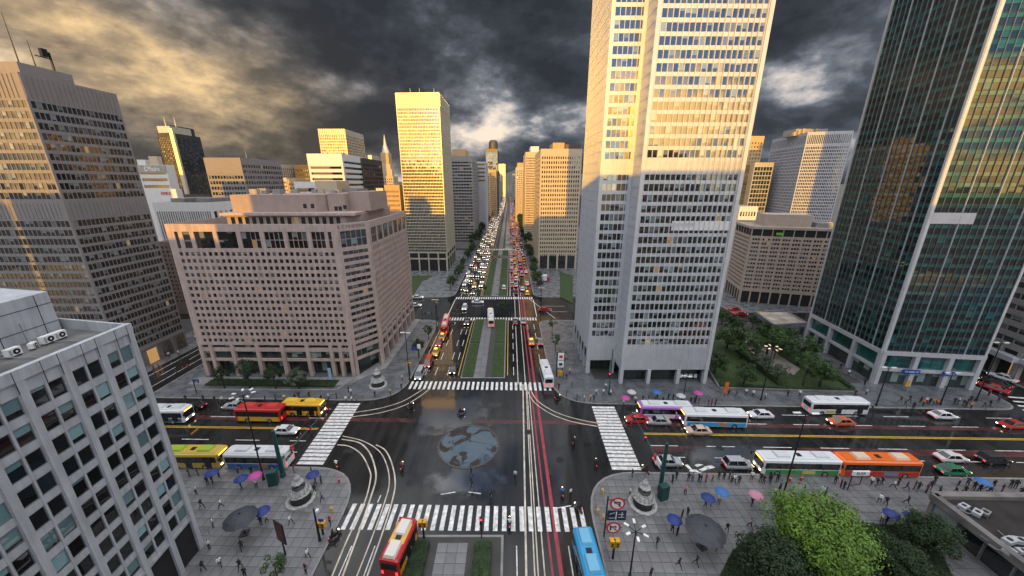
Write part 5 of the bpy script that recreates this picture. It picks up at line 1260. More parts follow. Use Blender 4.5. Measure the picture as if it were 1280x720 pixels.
lamp(978, 622, 0, 'tall black lamp with two arms standing beside the green and white bus', 2, 14.5, 1.6, True)
lamp(951, 500, 0, 'black lamp with white heads in front of the garden hedge', 6, 12.3, 1.7)
lamp(1095, 507, 0, 'black lamp before the teal tower corner by the white bus', 2, 8.8, 1.2, True)
lamp(1175, 506, 0, 'black lamp before the teal tower shop signs', 2, 7.4, 1.2, True)
lamp(1220, 501, 0, 'thick tall black lamp at the teal tower right corner', 2, 13.5, 1.2, True)
lamp(512, 475, 0, 'black lamp at the pink block corner by the red vans', 2, 12, .9, True)
lamp(853, 504, 0, 'slim black lamp behind the blue and white bus at pale tower', 2, 6.3, .8, True)
lamp(546, 410, 0, 'slim lamp at the second crossing left corner', 2, 9.4, .8, True)
lamp(676, 392, 0, 'slim lamp at the second crossing right corner', 2, 9.4, .8, True)
def signal_head(r, p, col=red_l, m=black_m, hz=False):
    """three-lens signal box hanging at p, the lit lens at the top"""
    b = MB(); b.box(p[0]-.2, p[0]+.2, p[1]-.16, p[1]+.16, p[2]-.55, p[2]+.55); s = b.build('signal_head', m, r)
    for k, z in enumerate((.34, 0, -.34)):
        b = MB(); b.tube([(p[0], p[1]-.16, p[2]+z), (p[0], p[1]-.2, p[2]+z)], .14, 10); b.build('lens', col if k == 0 else basalt, s)
    return s
def mast_arm(px, py, pole_h, arm_z, end, label):
    q = at(px, py, .12); e = at(*end, arm_z+.8); r = empty('signal_gantry', (q.x, q.y, .12), 0, label, 'traffic signal', 'green signal gantries over the cross street')
    b = MB(); b.tube([(0, 0, 0), (0, 0, .6), (0, 0, .65), (0, 0, pole_h)], [.42, .4, .32, .24], 12); b.build('post', green_m, r)
    d = Vector((e.x-q.x, e.y-q.y, e.z-.12)); b = MB(); b.tube([(0, 0, arm_z), tuple(d)], [.14, .07], 8); b.build('arm', green_m, r)
    for t in (.55, .97):
        p = Vector((0, 0, arm_z)).lerp(d, t); signal_head(r, (p.x, p.y, p.z-.3))
    p = Vector((0, 0, arm_z)).lerp(d, .12); b = MB(); b.box(p.x-.12, p.x+.12, p.y-.7, p.y+.7, p.z-.5, p.z+.5); b.build('sign_plate', white_m, r)
    p = Vector((0, 0, arm_z)).lerp(d, .16); b = MB(); b.box(p.x-.16, p.x+.16, p.y+.5, p.y+1.1, p.z-.55, p.z+.3); b.build('red_plate', red_m, r)
    return r
mast_arm(354, 595, 8.6, 3.0, (411, 509), 'green gantry with long arm and red signals by the blue and white bus')
mast_arm(825, 612, 8.5, 3.6, (792, 518), 'green gantry with long arm and red signals by the silver sedan')
def cabinet(px, py, label):
    q = at(px, py, .12); r = empty('signal_cabinet', (q.x, q.y, .12), .3, label, 'cabinet', 'green control cabinets')
    b = MB(); b.box(-.65, .65, -.45, .45, .1, 2.6); b.build('cabinet_body', green_m, r)
    for k in range(5): b = MB(); b.box(-.55, .55, -.475, -.44, .5+k*.4, .75+k*.4); b.build('vent_panel', green_m, r)
    b = MB(); b.box(-.75, .75, -.55, .55, 0, .1); b.build('base', kerb_m, r)
cabinet(343, 606, 'dark green cabinet beside the signal gantry by the grey office plaza'); cabinet(828, 624, 'dark green cabinet beside the signal gantry behind the carved monument')
q = at(761, 493, .12); r = empty('signal_post', (q.x, q.y, .12), 0, 'green post with one red signal before the pale tower', 'traffic signal')
b = MB(); b.tube([(0, 0, 0), (0, 0, .8), (0, 0, .85), (0, 0, 11)], [.22, .2, .14, .1], 10); b.build('post', green_m, r); signal_head(r, (-.3, -.2, 5.0))
# sign post with two round road signs and a blue board
q = at(755, 671, .12); r = empty('road_sign_post', (q.x, q.y, .12), 0, 'black post with two red-ringed round signs and a navy board', 'road sign')
b = MB(); b.tube([(0, 0, 0), (0, 0, 6.8)], .1, 8); b.tube([(0, -.05, 6.3), (2.4, -.05, 6.3)], .05, 6); b.tube([(0, -.05, 3.9), (2.4, -.05, 3.9)], .05, 6); b.tube([(0, -.05, 1.7), (2.2, -.05, 1.7)], .05, 6); b.build('post', black_m, r)
def facing(pts, z0, y, th): return pts
def disc_sign(cx, cz, R_, glyph):
    b = MB(); b.tube([(cx, -.1, cz), (cx, -.16, cz)], R_, 28); o = b.build('sign_disc', red_m, r)
    b = MB(); b.tube([(cx, -.16, cz), (cx, -.175, cz)], R_*.76, 28); b.build('sign_face', white_m, o)
    for pl, m_ in glyph:
        b = MB(); b.face([(cx+x*R_, -.182 if m_ is black_m else -.188, cz+z*R_) for x, z in pl]); b.face([(cx+x*R_, -.178, cz+z*R_) for x, z in pl][::-1]); b.build('sign_symbol', m_, o)
disc_sign(1.25, 5.75, .98, [([(.18, -.5), (.38, -.5), (.38, .32), (.18, .32)], black_m), ([(-.2, .12), (.38, .12), (.38, .32), (-.2, .32)], black_m), ([(-.58, .22), (-.18, -.05), (-.18, .5)], black_m), ([(-.6, .5), (-.5, .6), (.6, -.5), (.5, -.6)], red_m)])
disc_sign(1.05, 1.75, .95, [([(-.5, -.42), (-.28, -.42), (-.28, .15), (-.5, .15)], black_m), ([(-.5, .1), (.2, .1), (.2, .3), (-.5, .3)], black_m), ([(.2, .42), (.2, -.05), (.5, .2)], black_m), ([(.1, -.3), (.4, -.3), (.4, -.1), (.1, -.1)], black_m), ([(-.6, .5), (-.5, .6), (.6, -.5), (.5, -.6)], red_m)])
b = MB(); b.box(.1, 2.5, -.18, -.1, 3.05, 4.65); bd = b.build('navy_board', navy_m, r)
for pl in ([(.3, 3.4), (1.2, 3.4), (1.2, 3.5), (.3, 3.5)], [(.35, 4.0), (1.0, 4.3), (1.0, 4.4), (.35, 4.1)], [(1.15, 3.2), (1.28, 3.2), (1.28, 4.5), (1.15, 4.5)], [(1.5, 4.0), (2.2, 4.0), (2.2, 4.1), (1.5, 4.1)], [(1.5, 3.5), (2.3, 3.5), (2.3, 3.6), (1.5, 3.6)], [(1.9, 3.5), (2.0, 3.5), (2.0, 4.4), (1.9, 4.4)]):
    b = MB(); b.face([(x, -.19, z) for x, z in pl]); b.build('board_mark', white_m, bd)
def yellow_box(px, py, label, h=3.1, s=1.0, lamp_=False):
    q = at(px, py, .12); r = empty('yellow_crossing_box', (q.x, q.y, .12), 0, label, 'crossing signal', 'yellow crossing boxes')
    b = MB(); b.tube([(0, 0, 0), (0, 0, h)], [.16*s, .12*s], 8); b.build('post', black_m, r)
    for x in (-.32, .32):
        b = MB(); b.box((x-.28)*s, (x+.28)*s, -.3*s, .3*s, h-1.0*s, h); bx_ = b.build('box', yellow_m, r)
        b = MB(); b.tube([(x*s, -.3*s, h-.35*s), (x*s, -.33*s, h-.35*s)], .16*s, 10); b.tube([(x*s, -.3*s, h-.7*s), (x*s, -.33*s, h-.7*s)], .16*s, 10); b.build('lens', basalt if not lamp_ else amber_l, bx_)
yellow_box(766, 698, 'yellow double crossing box on a black post in front of the road signs')
yellow_box(530, 672, 'yellow double crossing box at the tip of the near median', 2.9, .9)
yellow_box(512.5, 470, 'yellow crossing box on the pole beside the red vans', 3.6, .7); yellow_box(546, 388, 'small yellow crossing box at the second crossing left corner', 3.2, .7)
yellow_box(404, 668, 'yellow crossing box at the kerb of the grey office plaza', 2.2, .9)
q = at(602, 672, .12); r = empty('signal_post', (q.x, q.y, .12), 0, 'slim black post with round red signal on the near median', 'traffic signal')
b = MB(); b.tube([(0, 0, 0), (0, 0, 3.6)], .08, 8); b.build('post', black_m, r); signal_head(r, (0, -.1, 3.0))
q = at(400, 676, .12); r = empty('street_post', (q.x, q.y, .12), 0, 'black post with camera arm and small flag plates near the plaza kerb', 'post')
b = MB(); b.tube([(0, 0, 0), (0, 0, .4), (0, 0, 5.4)], [.2, .16, .09], 8); b.build('post', black_m, r)
b = MB(); b.tube([(0, 0, 5.0), (.6, -.2, 5.3)], .05, 6); b.build('arm', black_m, r); b = MB(); b.box(.45, .75, -.45, -.05, 5.2, 5.5); b.build('camera', white_m, r)
b = MB(); b.box(.3, 1.0, -.05, 0, 3.3, 3.75); b.build('flag_plate', blue_m, r)
q = at(357, 694, .12); r = empty('banner_stand', (q.x, q.y, .12), -.45, 'tilted dark poster banner on a short post, grey office plaza', 'banner')
b = MB(); b.tube([(0, 0, 0), (0, 0, 2.6)], [.12, .08], 8); b.build('post', black_m, r)
b = MB(); b.box(-.85, .85, -.06, .06, 2.2, 5.4); bp = b.build('poster_board', black_m, r); b = MB(); b.box(-.7, .7, -.08, -.06, 2.4, 5.2); b.build('poster', brown_m, bp)
# bus stop, banners, billboards
q = at(1066, 612, .12); r = empty('bus_stop_sign', (q.x, q.y, .12), 0, 'white bus stop sign on a black frame before the orange bus', 'bus stop sign')
b = MB(); b.tube([(-.8, 0, 0), (-.8, 0, 3.1)], .07, 6); b.tube([(1.0, .2, .8), (1.0, .2, 3.0)], .06, 6); b.tube([(-.8, 0, .8), (1.0, .2, .8)], .05, 6); b.build('frame', black_m, r)
b = MB(); b.box(-.9, 1.6, -.1, .1, 2.7, 3.5); s_ = b.build('sign_box', white_m, r); add_text('sign_letters', 'BUSR', .6, black_m, s_, (.3, -.11, 3.1), (pi/2, 0, 0), .01)
q = at(905.5, 496, .12); r = empty('banner_stand', (q.x, q.y, .12), 0, 'bright orange upright banner at the garden corner beside pale tower', 'banner')
b = MB(); b.tube([(0, 0, 0), (0, 0, 3.6)], .05, 6); b.build('post', black_m, r); b = MB(); b.box(-.4, .4, -.08, -.03, 1.0, 3.6); b.build('banner_cloth', mat('orange_cloth', (.75, .14, .02), .6), r)
q = at(700, 471, .12); r = empty('poster_pillar', (q.x, q.y, .12), 0, 'pillar with white posters on the pavement left of pale tower', 'billboard')
b = MB(); b.tube([(-.9, 0, 0), (-.9, 0, 6.6)], .14, 8); b.build('post', green_m, r)
for z, m_ in ((4.6, white_m), (2.6, white_m)):
    b = MB(); b.box(-.7, .7, -.15, .05, z, z+1.7); s_ = b.build('poster_board', m_, r)
    b = MB(); b.box(-.4, .4, -.17, -.15, z+.5, z+1.2); b.build('poster', red_m if z > 4 else navy_m, s_)
b = MB(); b.box(-.5, .5, -.2, .1, .4, 1.6); b.build('yellow_box', yellow_m, r)
q = at(1131, 489, .12); r = empty('banner_stand', (q.x, q.y, .12), 0, 'yellow upright banner before the teal tower entrance', 'banner')
b = MB(); b.tube([(0, 0, 0), (0, 0, 2.8)], .05, 6); b.build('post', black_m, r); b = MB(); b.box(-.4, .4, -.08, -.03, 1.2, 2.8); b.build('banner_cloth', yellow_m, r)
q = at(414, 478, .12); r = empty('banner_stand', (q.x, q.y, .12), 0, 'pale blue tall banner at the pink block planting bed', 'banner')
b = MB(); b.tube([(0, 0, 0), (0, 0, 4.0)], .05, 6); b.build('post', black_m, r); b = MB(); b.box(-.35, .35, -.08, -.03, .8, 3.8); b.build('banner_cloth', mat('pale_blue_cloth', (.30, .50, .62), .6), r)
q = at(246, 492, .12); r = empty('banner_stand', (q.x, q.y, .12), .2, 'black post with blue and yellow flag plate at planting bed left end', 'banner')
b = MB(); b.tube([(0, 0, 0), (0, 0, 3.6)], .08, 6); b.build('post', black_m, r); b = MB(); b.box(.05, 1.1, -.05, .02, 2.6, 3.5); p_ = b.build('flag_plate', blue_m, r); b = MB(); b.box(.3, .8, -.07, -.05, 2.5, 3.0); b.build('yellow_mark', yellow_m, p_)
q = at(524, 456, .12); r = empty('banner_stand', (q.x, q.y, .12), 0, 'small blue and white signs on a post behind the red vans', 'road sign')
b = MB(); b.tube([(0, 0, 0), (0, 0, 6)], .06, 6); b.build('post', black_m, r); b = MB(); b.box(-1.6, -.2, -.06, 0, 4.2, 4.9); b.build('blue_plate', blue_m, r); b = MB(); b.box(-.1, .7, -.06, 0, 4.6, 5.8); b.build('white_plate', white_m, r)
# the two very large parasols
def parasol(px, py, R_, h, label):
    q = at(px, py, .12); r = empty('large_parasol', (q.x, q.y, .12), random.random(), label, 'parasol', 'big grey parasols on the plazas')
    n = 12
    for k in range(n):
        a0, a1 = 2*pi*k/n, 2*pi*(k+1)/n; rings = [(0, h+.75), (.35, h+.68), (.7, h+.42), (1, h)]; b = MB()
        for (u0, z0), (u1, z1) in zip(rings, rings[1:]):
            am = (a0+a1)/2; sg = .97 if u1 == 1 else .985
            P = lambda u, a, z, s_=1: (u*R_*s_*cos(a), u*R_*s_*sin(a), z)
            b.face([P(u0, a0, z0), P(u1, a0, z1), P(u1, am, z1-.02, sg), P(u0, am, z0-.02, .985)]); b.face([P(u0, am, z0-.02, .985), P(u1, am, z1-.02, sg), P(u1, a1, z1), P(u0, a1, z0)])
        b.build('canopy_panel', parasol_m, r)
        b = MB(); b.tube([(0, 0, h+.70), (R_*.7*cos(a0), R_*.7*sin(a0), h+.38), (R_*cos(a0), R_*sin(a0), h-.04)], .018, 4); b.build('rib', black_m, r)
    b = MB(); b.tube([(0, 0, 0), (0, 0, h+.95)], .05, 8); b.build('pole', steel, r)
    b = MB(); b.box(-.5, .5, -.5, .5, 0, .16); b.tube([(0, 0, .16), (0, 0, .5)], .12, 8); b.build('base', basalt, r)
    b = MB(); b.lathe([(.09, h+.74), (.07, h+.9), (0, h+1.0)], n=8); b.build('finial', black_m, r)
parasol(306, 667, 1.95, 2.7, 'large dark grey parasol on the grey office plaza')
parasol(877, 684, 2.35, 2.9, 'large slate grey parasol on the plaza right of the road signs')
for i, (px, py, c_, l) in enumerate(((753, 617, yellow_m, 'short yellow bollard at the kerb above the round road signs'), (747, 642, yellow_m, 'yellow bollard at the kerb left of the round road signs'), (754, 650, yellow_m, 'yellow bollard next to the road sign post foot'), (415, 640, yellow_m, 'yellow bollard at the grey office plaza kerb'), (424, 603, red_m, 'red bollard at the rounded kerb of the grey office plaza'), (987, 602, red_m, 'orange bollard beside the tall two-armed lamp'), (1001, 601, red_m, 'small orange bollard right of the two-armed lamp'))):
    q = at(px, py, .12); r = empty('bollard', (q.x, q.y, .12), 0, l, 'bollard', 'kerb bollards')
    b = MB(); b.tube([(0, 0, 0), (0, 0, .95), (0, 0, 1.0)], [.16, .15, .08], 10); b.build('shaft', c_, r); b = MB(); b.lathe([(.175, .7), (.175, .82), (.15, .82)], n=10); b.build('band', white_m, r)
# railing beside the grey office entrance
q = at(262, 668, .12); r = empty('handrail', (q.x, q.y, .12), 1.7, 'thin curved metal handrail at the grey office entrance', 'railing')
b = MB(); b.tube([(0, 0, 0), (0, 0, 1.0), (.5, 0, 1.15), (2.2, 0, 1.0), (2.6, 0, 0)], .04, 6); b.build('rail', steel, r)

# ------------------------------------------------------------------ vehicles
def wheels(r, xs, w, R_, wd=.26):
    for x in xs:
        for s in (-1, 1):
            b = MB(); b.tube([(x, s*(w-wd), R_), (x, s*w, R_)], R_, 16); t = b.build('wheel', tyre_m, r)
            b = MB(); b.tube([(x, s*w, R_), (x, s*(w+.015), R_)], R_*.6, 12); b.build('rim', rim_m, t)
PAINT = {}
def pm(c, rough=.28):
    k = tuple(c)
    if k not in PAINT: PAINT[k] = mat('coach_paint_%d' % len(PAINT), c, rough, ior=1.6, var=.04)
    return PAINT[k]
def bus(label, p0, p1, body, skirt, roof, stripe=None, Wd=2.5, Hh=3.05, text=None, patch=None, units=2, group='buses at the crossing', front=None):
    """p0 rear, p1 front on the road"""
    a, c = Vector(p0[:2]), Vector(p1[:2]); d = c-a; Ln = d.length; m_ = (a+c)/2
    r = empty('city_bus', (m_.x, m_.y, 0), atan2(d.y, d.x), label, 'bus', group); h = Ln/2; w = Wd/2
    def ring(x, iw, zt): return [(x, -w+iw, .35), (x, -w+iw, Hh-.55), (x, -w+iw+.06, Hh-.2), (x, -w+iw+.35, zt), (x, w-iw-.35, zt), (x, w-iw-.06, Hh-.2), (x, w-iw, Hh-.55), (x, w-iw, .35)]
    b = MB(); b.loft([ring(-h, .10, Hh-.12), ring(-h+.25, 0, Hh), ring(h-.5, 0, Hh), ring(h-.05, .1, Hh-.1), ring(h, .16, Hh-.3)]); b.build('body', pm(body), r)
    b = MB(); b.box(-h+.35, h-.6, -w+.32, w-.32, Hh-.02, Hh+.05); b.build('roof_panel', pm(roof), r)
    if front: b = MB(); b.box(h-3.6, h-.9, -w+.28, w-.28, Hh+.0, Hh+.06); b.build('front_roof_panel', pm(front), r)
    for s in (-1, 1):
        b = MB(); b.box(-h+.25, h-.55, min(s*w, s*(w+.012)), max(s*w, s*(w+.012)), .4, 1.25); b.build('skirt_panel', pm(skirt), r)
        if stripe: b = MB(); b.box(-h+.3, h-.6, min(s*w, s*(w+.016)), max(s*w, s*(w+.016)), 1.18, 1.36); b.build('stripe', pm(stripe), r)
        b = MB(); b.box(-h+.3, h-.35, min(s*w, s*(w+.01)), max(s*w, s*(w+.01)), 1.4, 2.5); b.build('window_band', black_m, r)
        n = max(4, round(Ln/1.6)); ww = (Ln-1.3)/n
        for k in range(n): b = MB(); x = -h+.5+k*ww; b.box(x+.05, x+ww-.05, min(s*w, s*(w+.022)), max(s*w, s*(w+.022)), 1.48, 2.42); b.build('side_window', car_glass, r)
        for z, mt, x in ((.75, head_l, h-.02), ):
            b = MB(); b.box(h-.08, h+.02, s*(w-.55)-.2, s*(w-.55)+.2, .62, .86); b.build('headlight', head_l, r)
        b = MB(); b.box(-h-.02, -h+.08, s*(w-.35)-.14, s*(w-.35)+.14, .75, 1.25); b.build('tail_light', tail_l, r)
        b = MB(); b.tube([(h-.1, s*(w-.1), 2.5), (h+.3, s*(w+.15), 2.4)], .03, 5); b.box(h+.22, h+.34, s*(w+.15)-.1, s*(w+.15)+.1, 1.9, 2.4); b.build('mirror', black_m, r)
    for x in (h-1.75, -.2):
        b = MB(); b.box(x-.55, x+.55, -w-.028, -w+.01, .42, 2.45); dr = b.build('door', black_m, r)
        for sx in (-.27, .27): b = MB(); b.box(x+sx-.22, x+sx+.22, -w-.036, -w-.02, .55, 2.35); b.build('door_pane', car_glass, dr)
    rb = random.Random(label)
    for s in (-1, 1):
        b = MB(); x = rb.uniform(-h*.55, -h*.25); ww = rb.uniform(1.4, 2.4); b.box(x, x+ww, min(s*w, s*(w+.02)), max(s*w, s*(w+.02)), .55, 1.15); b.build('advert_panel', pm(rb.choice([(.62, .6, .55), (.1, .25, .4), (.5, .2, .05), (.08, .3, .15), (.5, .45, .1)])), r)
        b = MB()
        for k in range(6): x = -h+.6+k*(Ln-1.2)/5; b.box(x-.012, x+.012, min(s*w, s*(w+.017)), max(s*w, s*(w+.017)), .4, 1.38)
        b.build('panel_seam', black_m, r)
    b = MB(); b.face([(h+.012, -w+.22, 1.15), (h+.012, w-.22, 1.15), (h-.0, w-.26, 2.45), (h-.0, -w+.26, 2.45)]); b.box(h-.05, h+.012, -w+.22, w-.22, 1.15, 2.45); b.build('windscreen', car_glass, r)
    b = MB(); b.box(h-.04, h+.02, -w+.4, w-.4, 2.5, 2.72); b.build('destination_sign', amber_l, r)
    b = MB(); b.box(-h-.015, -h+.05, -w+.3, w-.3, 1.5, 2.45); b.build('rear_window', car_glass, r)
    b = MB(); b.box(h-.1, h+.06, -w+.18, w-.18, .3, .56); b.build('bumper', black_m, r)
    for k in range(units):
        x = -h*.55+k*h*1.0; b = MB(); b.loft([[(x-1.1, -.75, Hh+.04), (x-1.1, .75, Hh+.04), (x-.95, .6, Hh+.34), (x-.95, -.6, Hh+.34)], [(x+1.1, -.75, Hh+.04), (x+1.1, .75, Hh+.04), (x+.95, .6, Hh+.34), (x+.95, -.6, Hh+.34)]]); b.build('roof_unit', pm(patch or (.62, .63, .64)), r)
    b = MB(); b.box(-.35, .35, -.35, .35, Hh+.04, Hh+.12); b.build('roof_hatch', black_m, r)
    wheels(r, (-h+2.3, h-2.4), w+.02, .5)
    if text: add_text('side_letters', text, .55, white_m, r, (.4, -w-.03, .85), (pi/2, 0, 0), .01)
    return r
red, yel, blu, wht, grn, org, pur, sky_b, gold = (.50, .02, .02), (.72, .40, .02), (.03, .13, .38), (.68, .69, .70), (.03, .27, .05), (.75, .14, .015), (.36, .14, .52), (.03, .32, .62), (.62, .42, .06)
bus('red and yellow bus with a yellow skirt in the far left lane', at(357, 524), at(301, 523), red, yel, red, gold, patch=(.6, .05, .04))
bus('all yellow bus just behind the red bus on the left', at(357, 516), at(405, 517), yel, yel, yel, None, Wd=2.4, Hh=2.9, patch=(.8, .5, .05))
bus('yellow bus at the kerb beside the grey office', at(213, 580), at(283, 580), gold, gold, gold, None, patch=(.35, .5, .05))
bus('blue and white bus at the kerb above the grey office plaza', at(364, 581), at(289, 580), wht, blu, wht, None)
bus('blue and white bus partly hidden behind the grey office', at(196, 525), at(239, 525), wht, blu, wht)
bus('purple and white bus in front of the pale tower', at(862, 521), at(797, 520), pur, pur, wht, wht)
bus('blue and white bus passing the pale tower', at(928, 531), at(851, 529), wht, sky_b, wht, None)
bus('white bus waiting at the garden kerb', at(1006, 514), at(1077, 515), wht, wht, wht, None, patch=(.7, .7, .7))
bus('green and white bus in the near right lane', at(1040, 589), at(945, 587), wht, grn, wht, None)
bus('orange and red bus with white side letters in the near right lane', at(1138, 591), at(1042, 589), org, red, org, None, text='BIOSTESTICA', patch=(.72, .55, .4))
bus('red bus with yellow roof patch at the bottom left carriageway', at(488, 724), at(513, 668), red, yel, red, None, patch=(.7, .66, .6), front=yel)
bus('bright blue bus leaving at the bottom right carriageway', at(726, 680), at(744, 750), sky_b, sky_b, sky_b, None, patch=(.15, .45, .65))
bus('white bus beside the pale tower on the right carriageway', at(686, 486), at(679, 462), wht, wht, wht, None, Wd=2.3)
bus('small cream bus driving on the paved median walk', at(614, 410), at(613, 394), (.62, .56, .46), (.55, .5, .42), wht, None, Wd=2.2, Hh=2.8, units=1)
bus('red bus parked at the second crossing left kerb', at(555, 419), at(559, 402), red, red, (.6, .1, .1), wht, Wd=2.3, Hh=2.8)

def car_ring(x, w, zl, zm, zh): return [(x, -w*.94, zl), (x, -w, zm), (x, -w*.9, zh), (x, w*.9, zh), (x, w, zm), (x, w*.94, zl)]
def car_parts(kind):
    """lofted body, glazed cabin and roof of a sedan, hatchback or van"""
    if kind == 'van': L2, w, cab, zt = 2.35, .92, (-2.2, -2.1, 1.1, 1.75), 1.95
    elif kind == 'suv': L2, w, cab, zt = 2.25, .92, (-2.1, -1.75, .6, 1.25), 1.68
    else: L2, w, cab, zt = 2.25, .88, (-1.65, -.95, .45, 1.15), 1.43
    zs = .95 if kind == 'van' else .88
    body = MB(); body.loft([car_ring(-L2, w*.86, .38, .6, .74), car_ring(-L2+.18, w*.96, .28, .6, zs), car_ring(cab[0]+.1, w, .26, .6, zs+.03), car_ring(0, w, .26, .6, zs), car_ring(cab[3], w, .26, .6, zs-.02), car_ring(L2-.3, w*.95, .28, .56, .78), car_ring(L2, w*.82, .36, .52, .66)])
    def cr(x, z, ww): return [(x, -ww, z), (x, ww, z)]
    z0 = zs-.04; g = MB(); wb, wt = w*.9, w*.68
    lo = [(cab[0], -wb), (cab[3], -wb), (cab[3], wb), (cab[0], wb)]; hi = [(cab[1], -wt), (cab[2], -wt), (cab[2], wt), (cab[1], wt)]
    g.loft([[(x, y, z0) for x, y in lo], [(x, y, zt-.05) for x, y in hi]])
    rf = MB(); rf.loft([[(x*1.0, y*1.03, zt-.06) for x, y in hi], [(x*.98, y*.94, zt) for x, y in hi]])
    for s in (-1, 1):      # pillars
        for (x0, x1) in ((cab[0], cab[1]), (cab[3], cab[2]), ((cab[0]+cab[3])/2, (cab[1]+cab[2])/2)):
            rf.tube([(x0, s*wb*1.0, z0), (x1, s*wt*1.01, zt-.04)], .045, 4)
    return L2, w, body, g, rf, zt
def make_car(kind, taxi=False):
    L2, w, body, g, rf, zt = car_parts(kind)
    r = empty('car', (0, 0, 0)); r.name = 'car'
    body.build('body', car_paint, r); g.build('windows', car_glass, r); rf.build('roof', car_paint, r); wheels(r, (-L2*.6, L2*.6), w*.98, .31, .2)
    for s in (-1, 1):
        b = MB(); b.box(L2-.16, L2+.015, s*w*.6-.16, s*w*.6+.16, .52, .66); b.build('headlight', head_l, r)
        b = MB(); b.box(-L2-.015, -L2+.16, s*w*.62-.16, s*w*.62+.16, .60, .76); b.build('tail_light', tail_l, r)
        b = MB(); b.box(.75, .95, s*w-.02 if s > 0 else -w-.16, w+.16 if s > 0 else -w+.02, .86, 1.0); b.build('mirror', car_paint, r)
    b = MB(); b.box(L2-.1, L2+.03, -w*.7, w*.7, .32, .46); b.box(-L2-.03, -L2+.1, -w*.7, w*.7, .34, .5); b.build('bumper', black_m, r)
    if taxi: b = MB(); b.box(-.35, -.05, -.35, .35, zt, zt+.2); b.build('taxi_light', amber_l, r)
    return r
PROTO = {}
def make_car_simple(kind):
    L2, w, body, g, rf, zt = car_parts(kind); m = MB()
    for src, mi in ((body, 0), (g, 1), (rf, 0)):
        k = len(m.v); m.v += src.v; m.f += [tuple(k+i for i in f) for f in src.f]; m.m += [mi]*len(src.f)
    for s in (-1, 1):
        m.box(L2-.1, L2+.03, s*w*.6-.2, s*w*.6+.2, .5, .7, 2); m.box(-L2-.03, -L2+.1, s*w*.62-.2, s*w*.62+.2, .58, .8, 3)
        for x in (-L2*.6, L2*.6): m.tube([(x, s*(w-.15), .31), (x, s*(w+.01), .31)], .31, 8, 4)
    return m.mesh('car', [car_paint, car_glass, head_l, tail_l, tyre_m])
def car(kind, p, heading, col, label, group, taxi=False):
    k = (kind, taxi)
    if k not in PROTO: PROTO[k] = make_car(kind, taxi); o = PROTO[k]
    else: o = copy_tree(PROTO[k])
    o.location = (p[0], p[1], .0); o.rotation_euler = (0, 0, heading); tag(o, label, 'taxi' if taxi else ('van' if kind == 'van' else 'car'), group)
    for ch in o.children:
        if ch.name.split('.')[0] in ('body', 'roof', 'mirror'): ch.color = (*col, 1)
    return o
cw, cs, cb, cr_, cy, cg = (.70, .71, .72), (.36, .38, .40), (.018, .019, .022), (.42, .02, .02), (.72, .42, .02), (.02, .16, .08)
gX = 'cars on the cross street'
for (px, py, k, hd_, c_, l) in ((294, 510, 'sedan', pi, cs, 'silver car in the far lane left of the red bus'), (243, 510, 'sedan', pi, cb, 'dark car in the far lane behind the silver car'), (358, 541, 'sedan', 0, cw, 'white car in the middle lane above the yellow centre line'), (796, 527, 'sedan', pi, cr_, 'red car by the crosswalk before the purple bus'), (822, 529, 'sedan', pi, cs, 'silver car below the purple bus'), (950, 521, 'sedan', pi, cw, 'white car right of the passing blue bus'), (872, 541, 'sedan', pi, (.6, .45, .35), 'pale car with orange lights in the middle lane under the blue bus'),
        (834, 580, 'sedan', 0, cs, 'silver sedan behind the signal gantry near the crosswalk'), (921, 583, 'suv', 0, cs, 'silver car next to the white turn arrow'), (1050, 530, 'sedan', pi, (.55, .12, .05), 'red-orange car in the lane below the white waiting bus'), (1177, 522, 'sedan', 0, cw, 'white car in the far lane before the teal tower'), (1264, 534, 'sedan', pi, cr_, 'red car with white roof rack at the right picture edge'), (1187, 575, 'sedan', 0, (.66, .60, .60), 'white coupe in the lane above the green car'), (1240, 577, 'suv', 0, cb, 'black car with red tail lights at the right'), (1189, 591, 'sedan', 0, cg, 'green car at the near kerb on the right')):
    p = at(px, py); car(k, p, hd_-.02, c_, l, gX)
gB = 'vehicles along the boulevard'
up, dn = pi/2, -pi/2
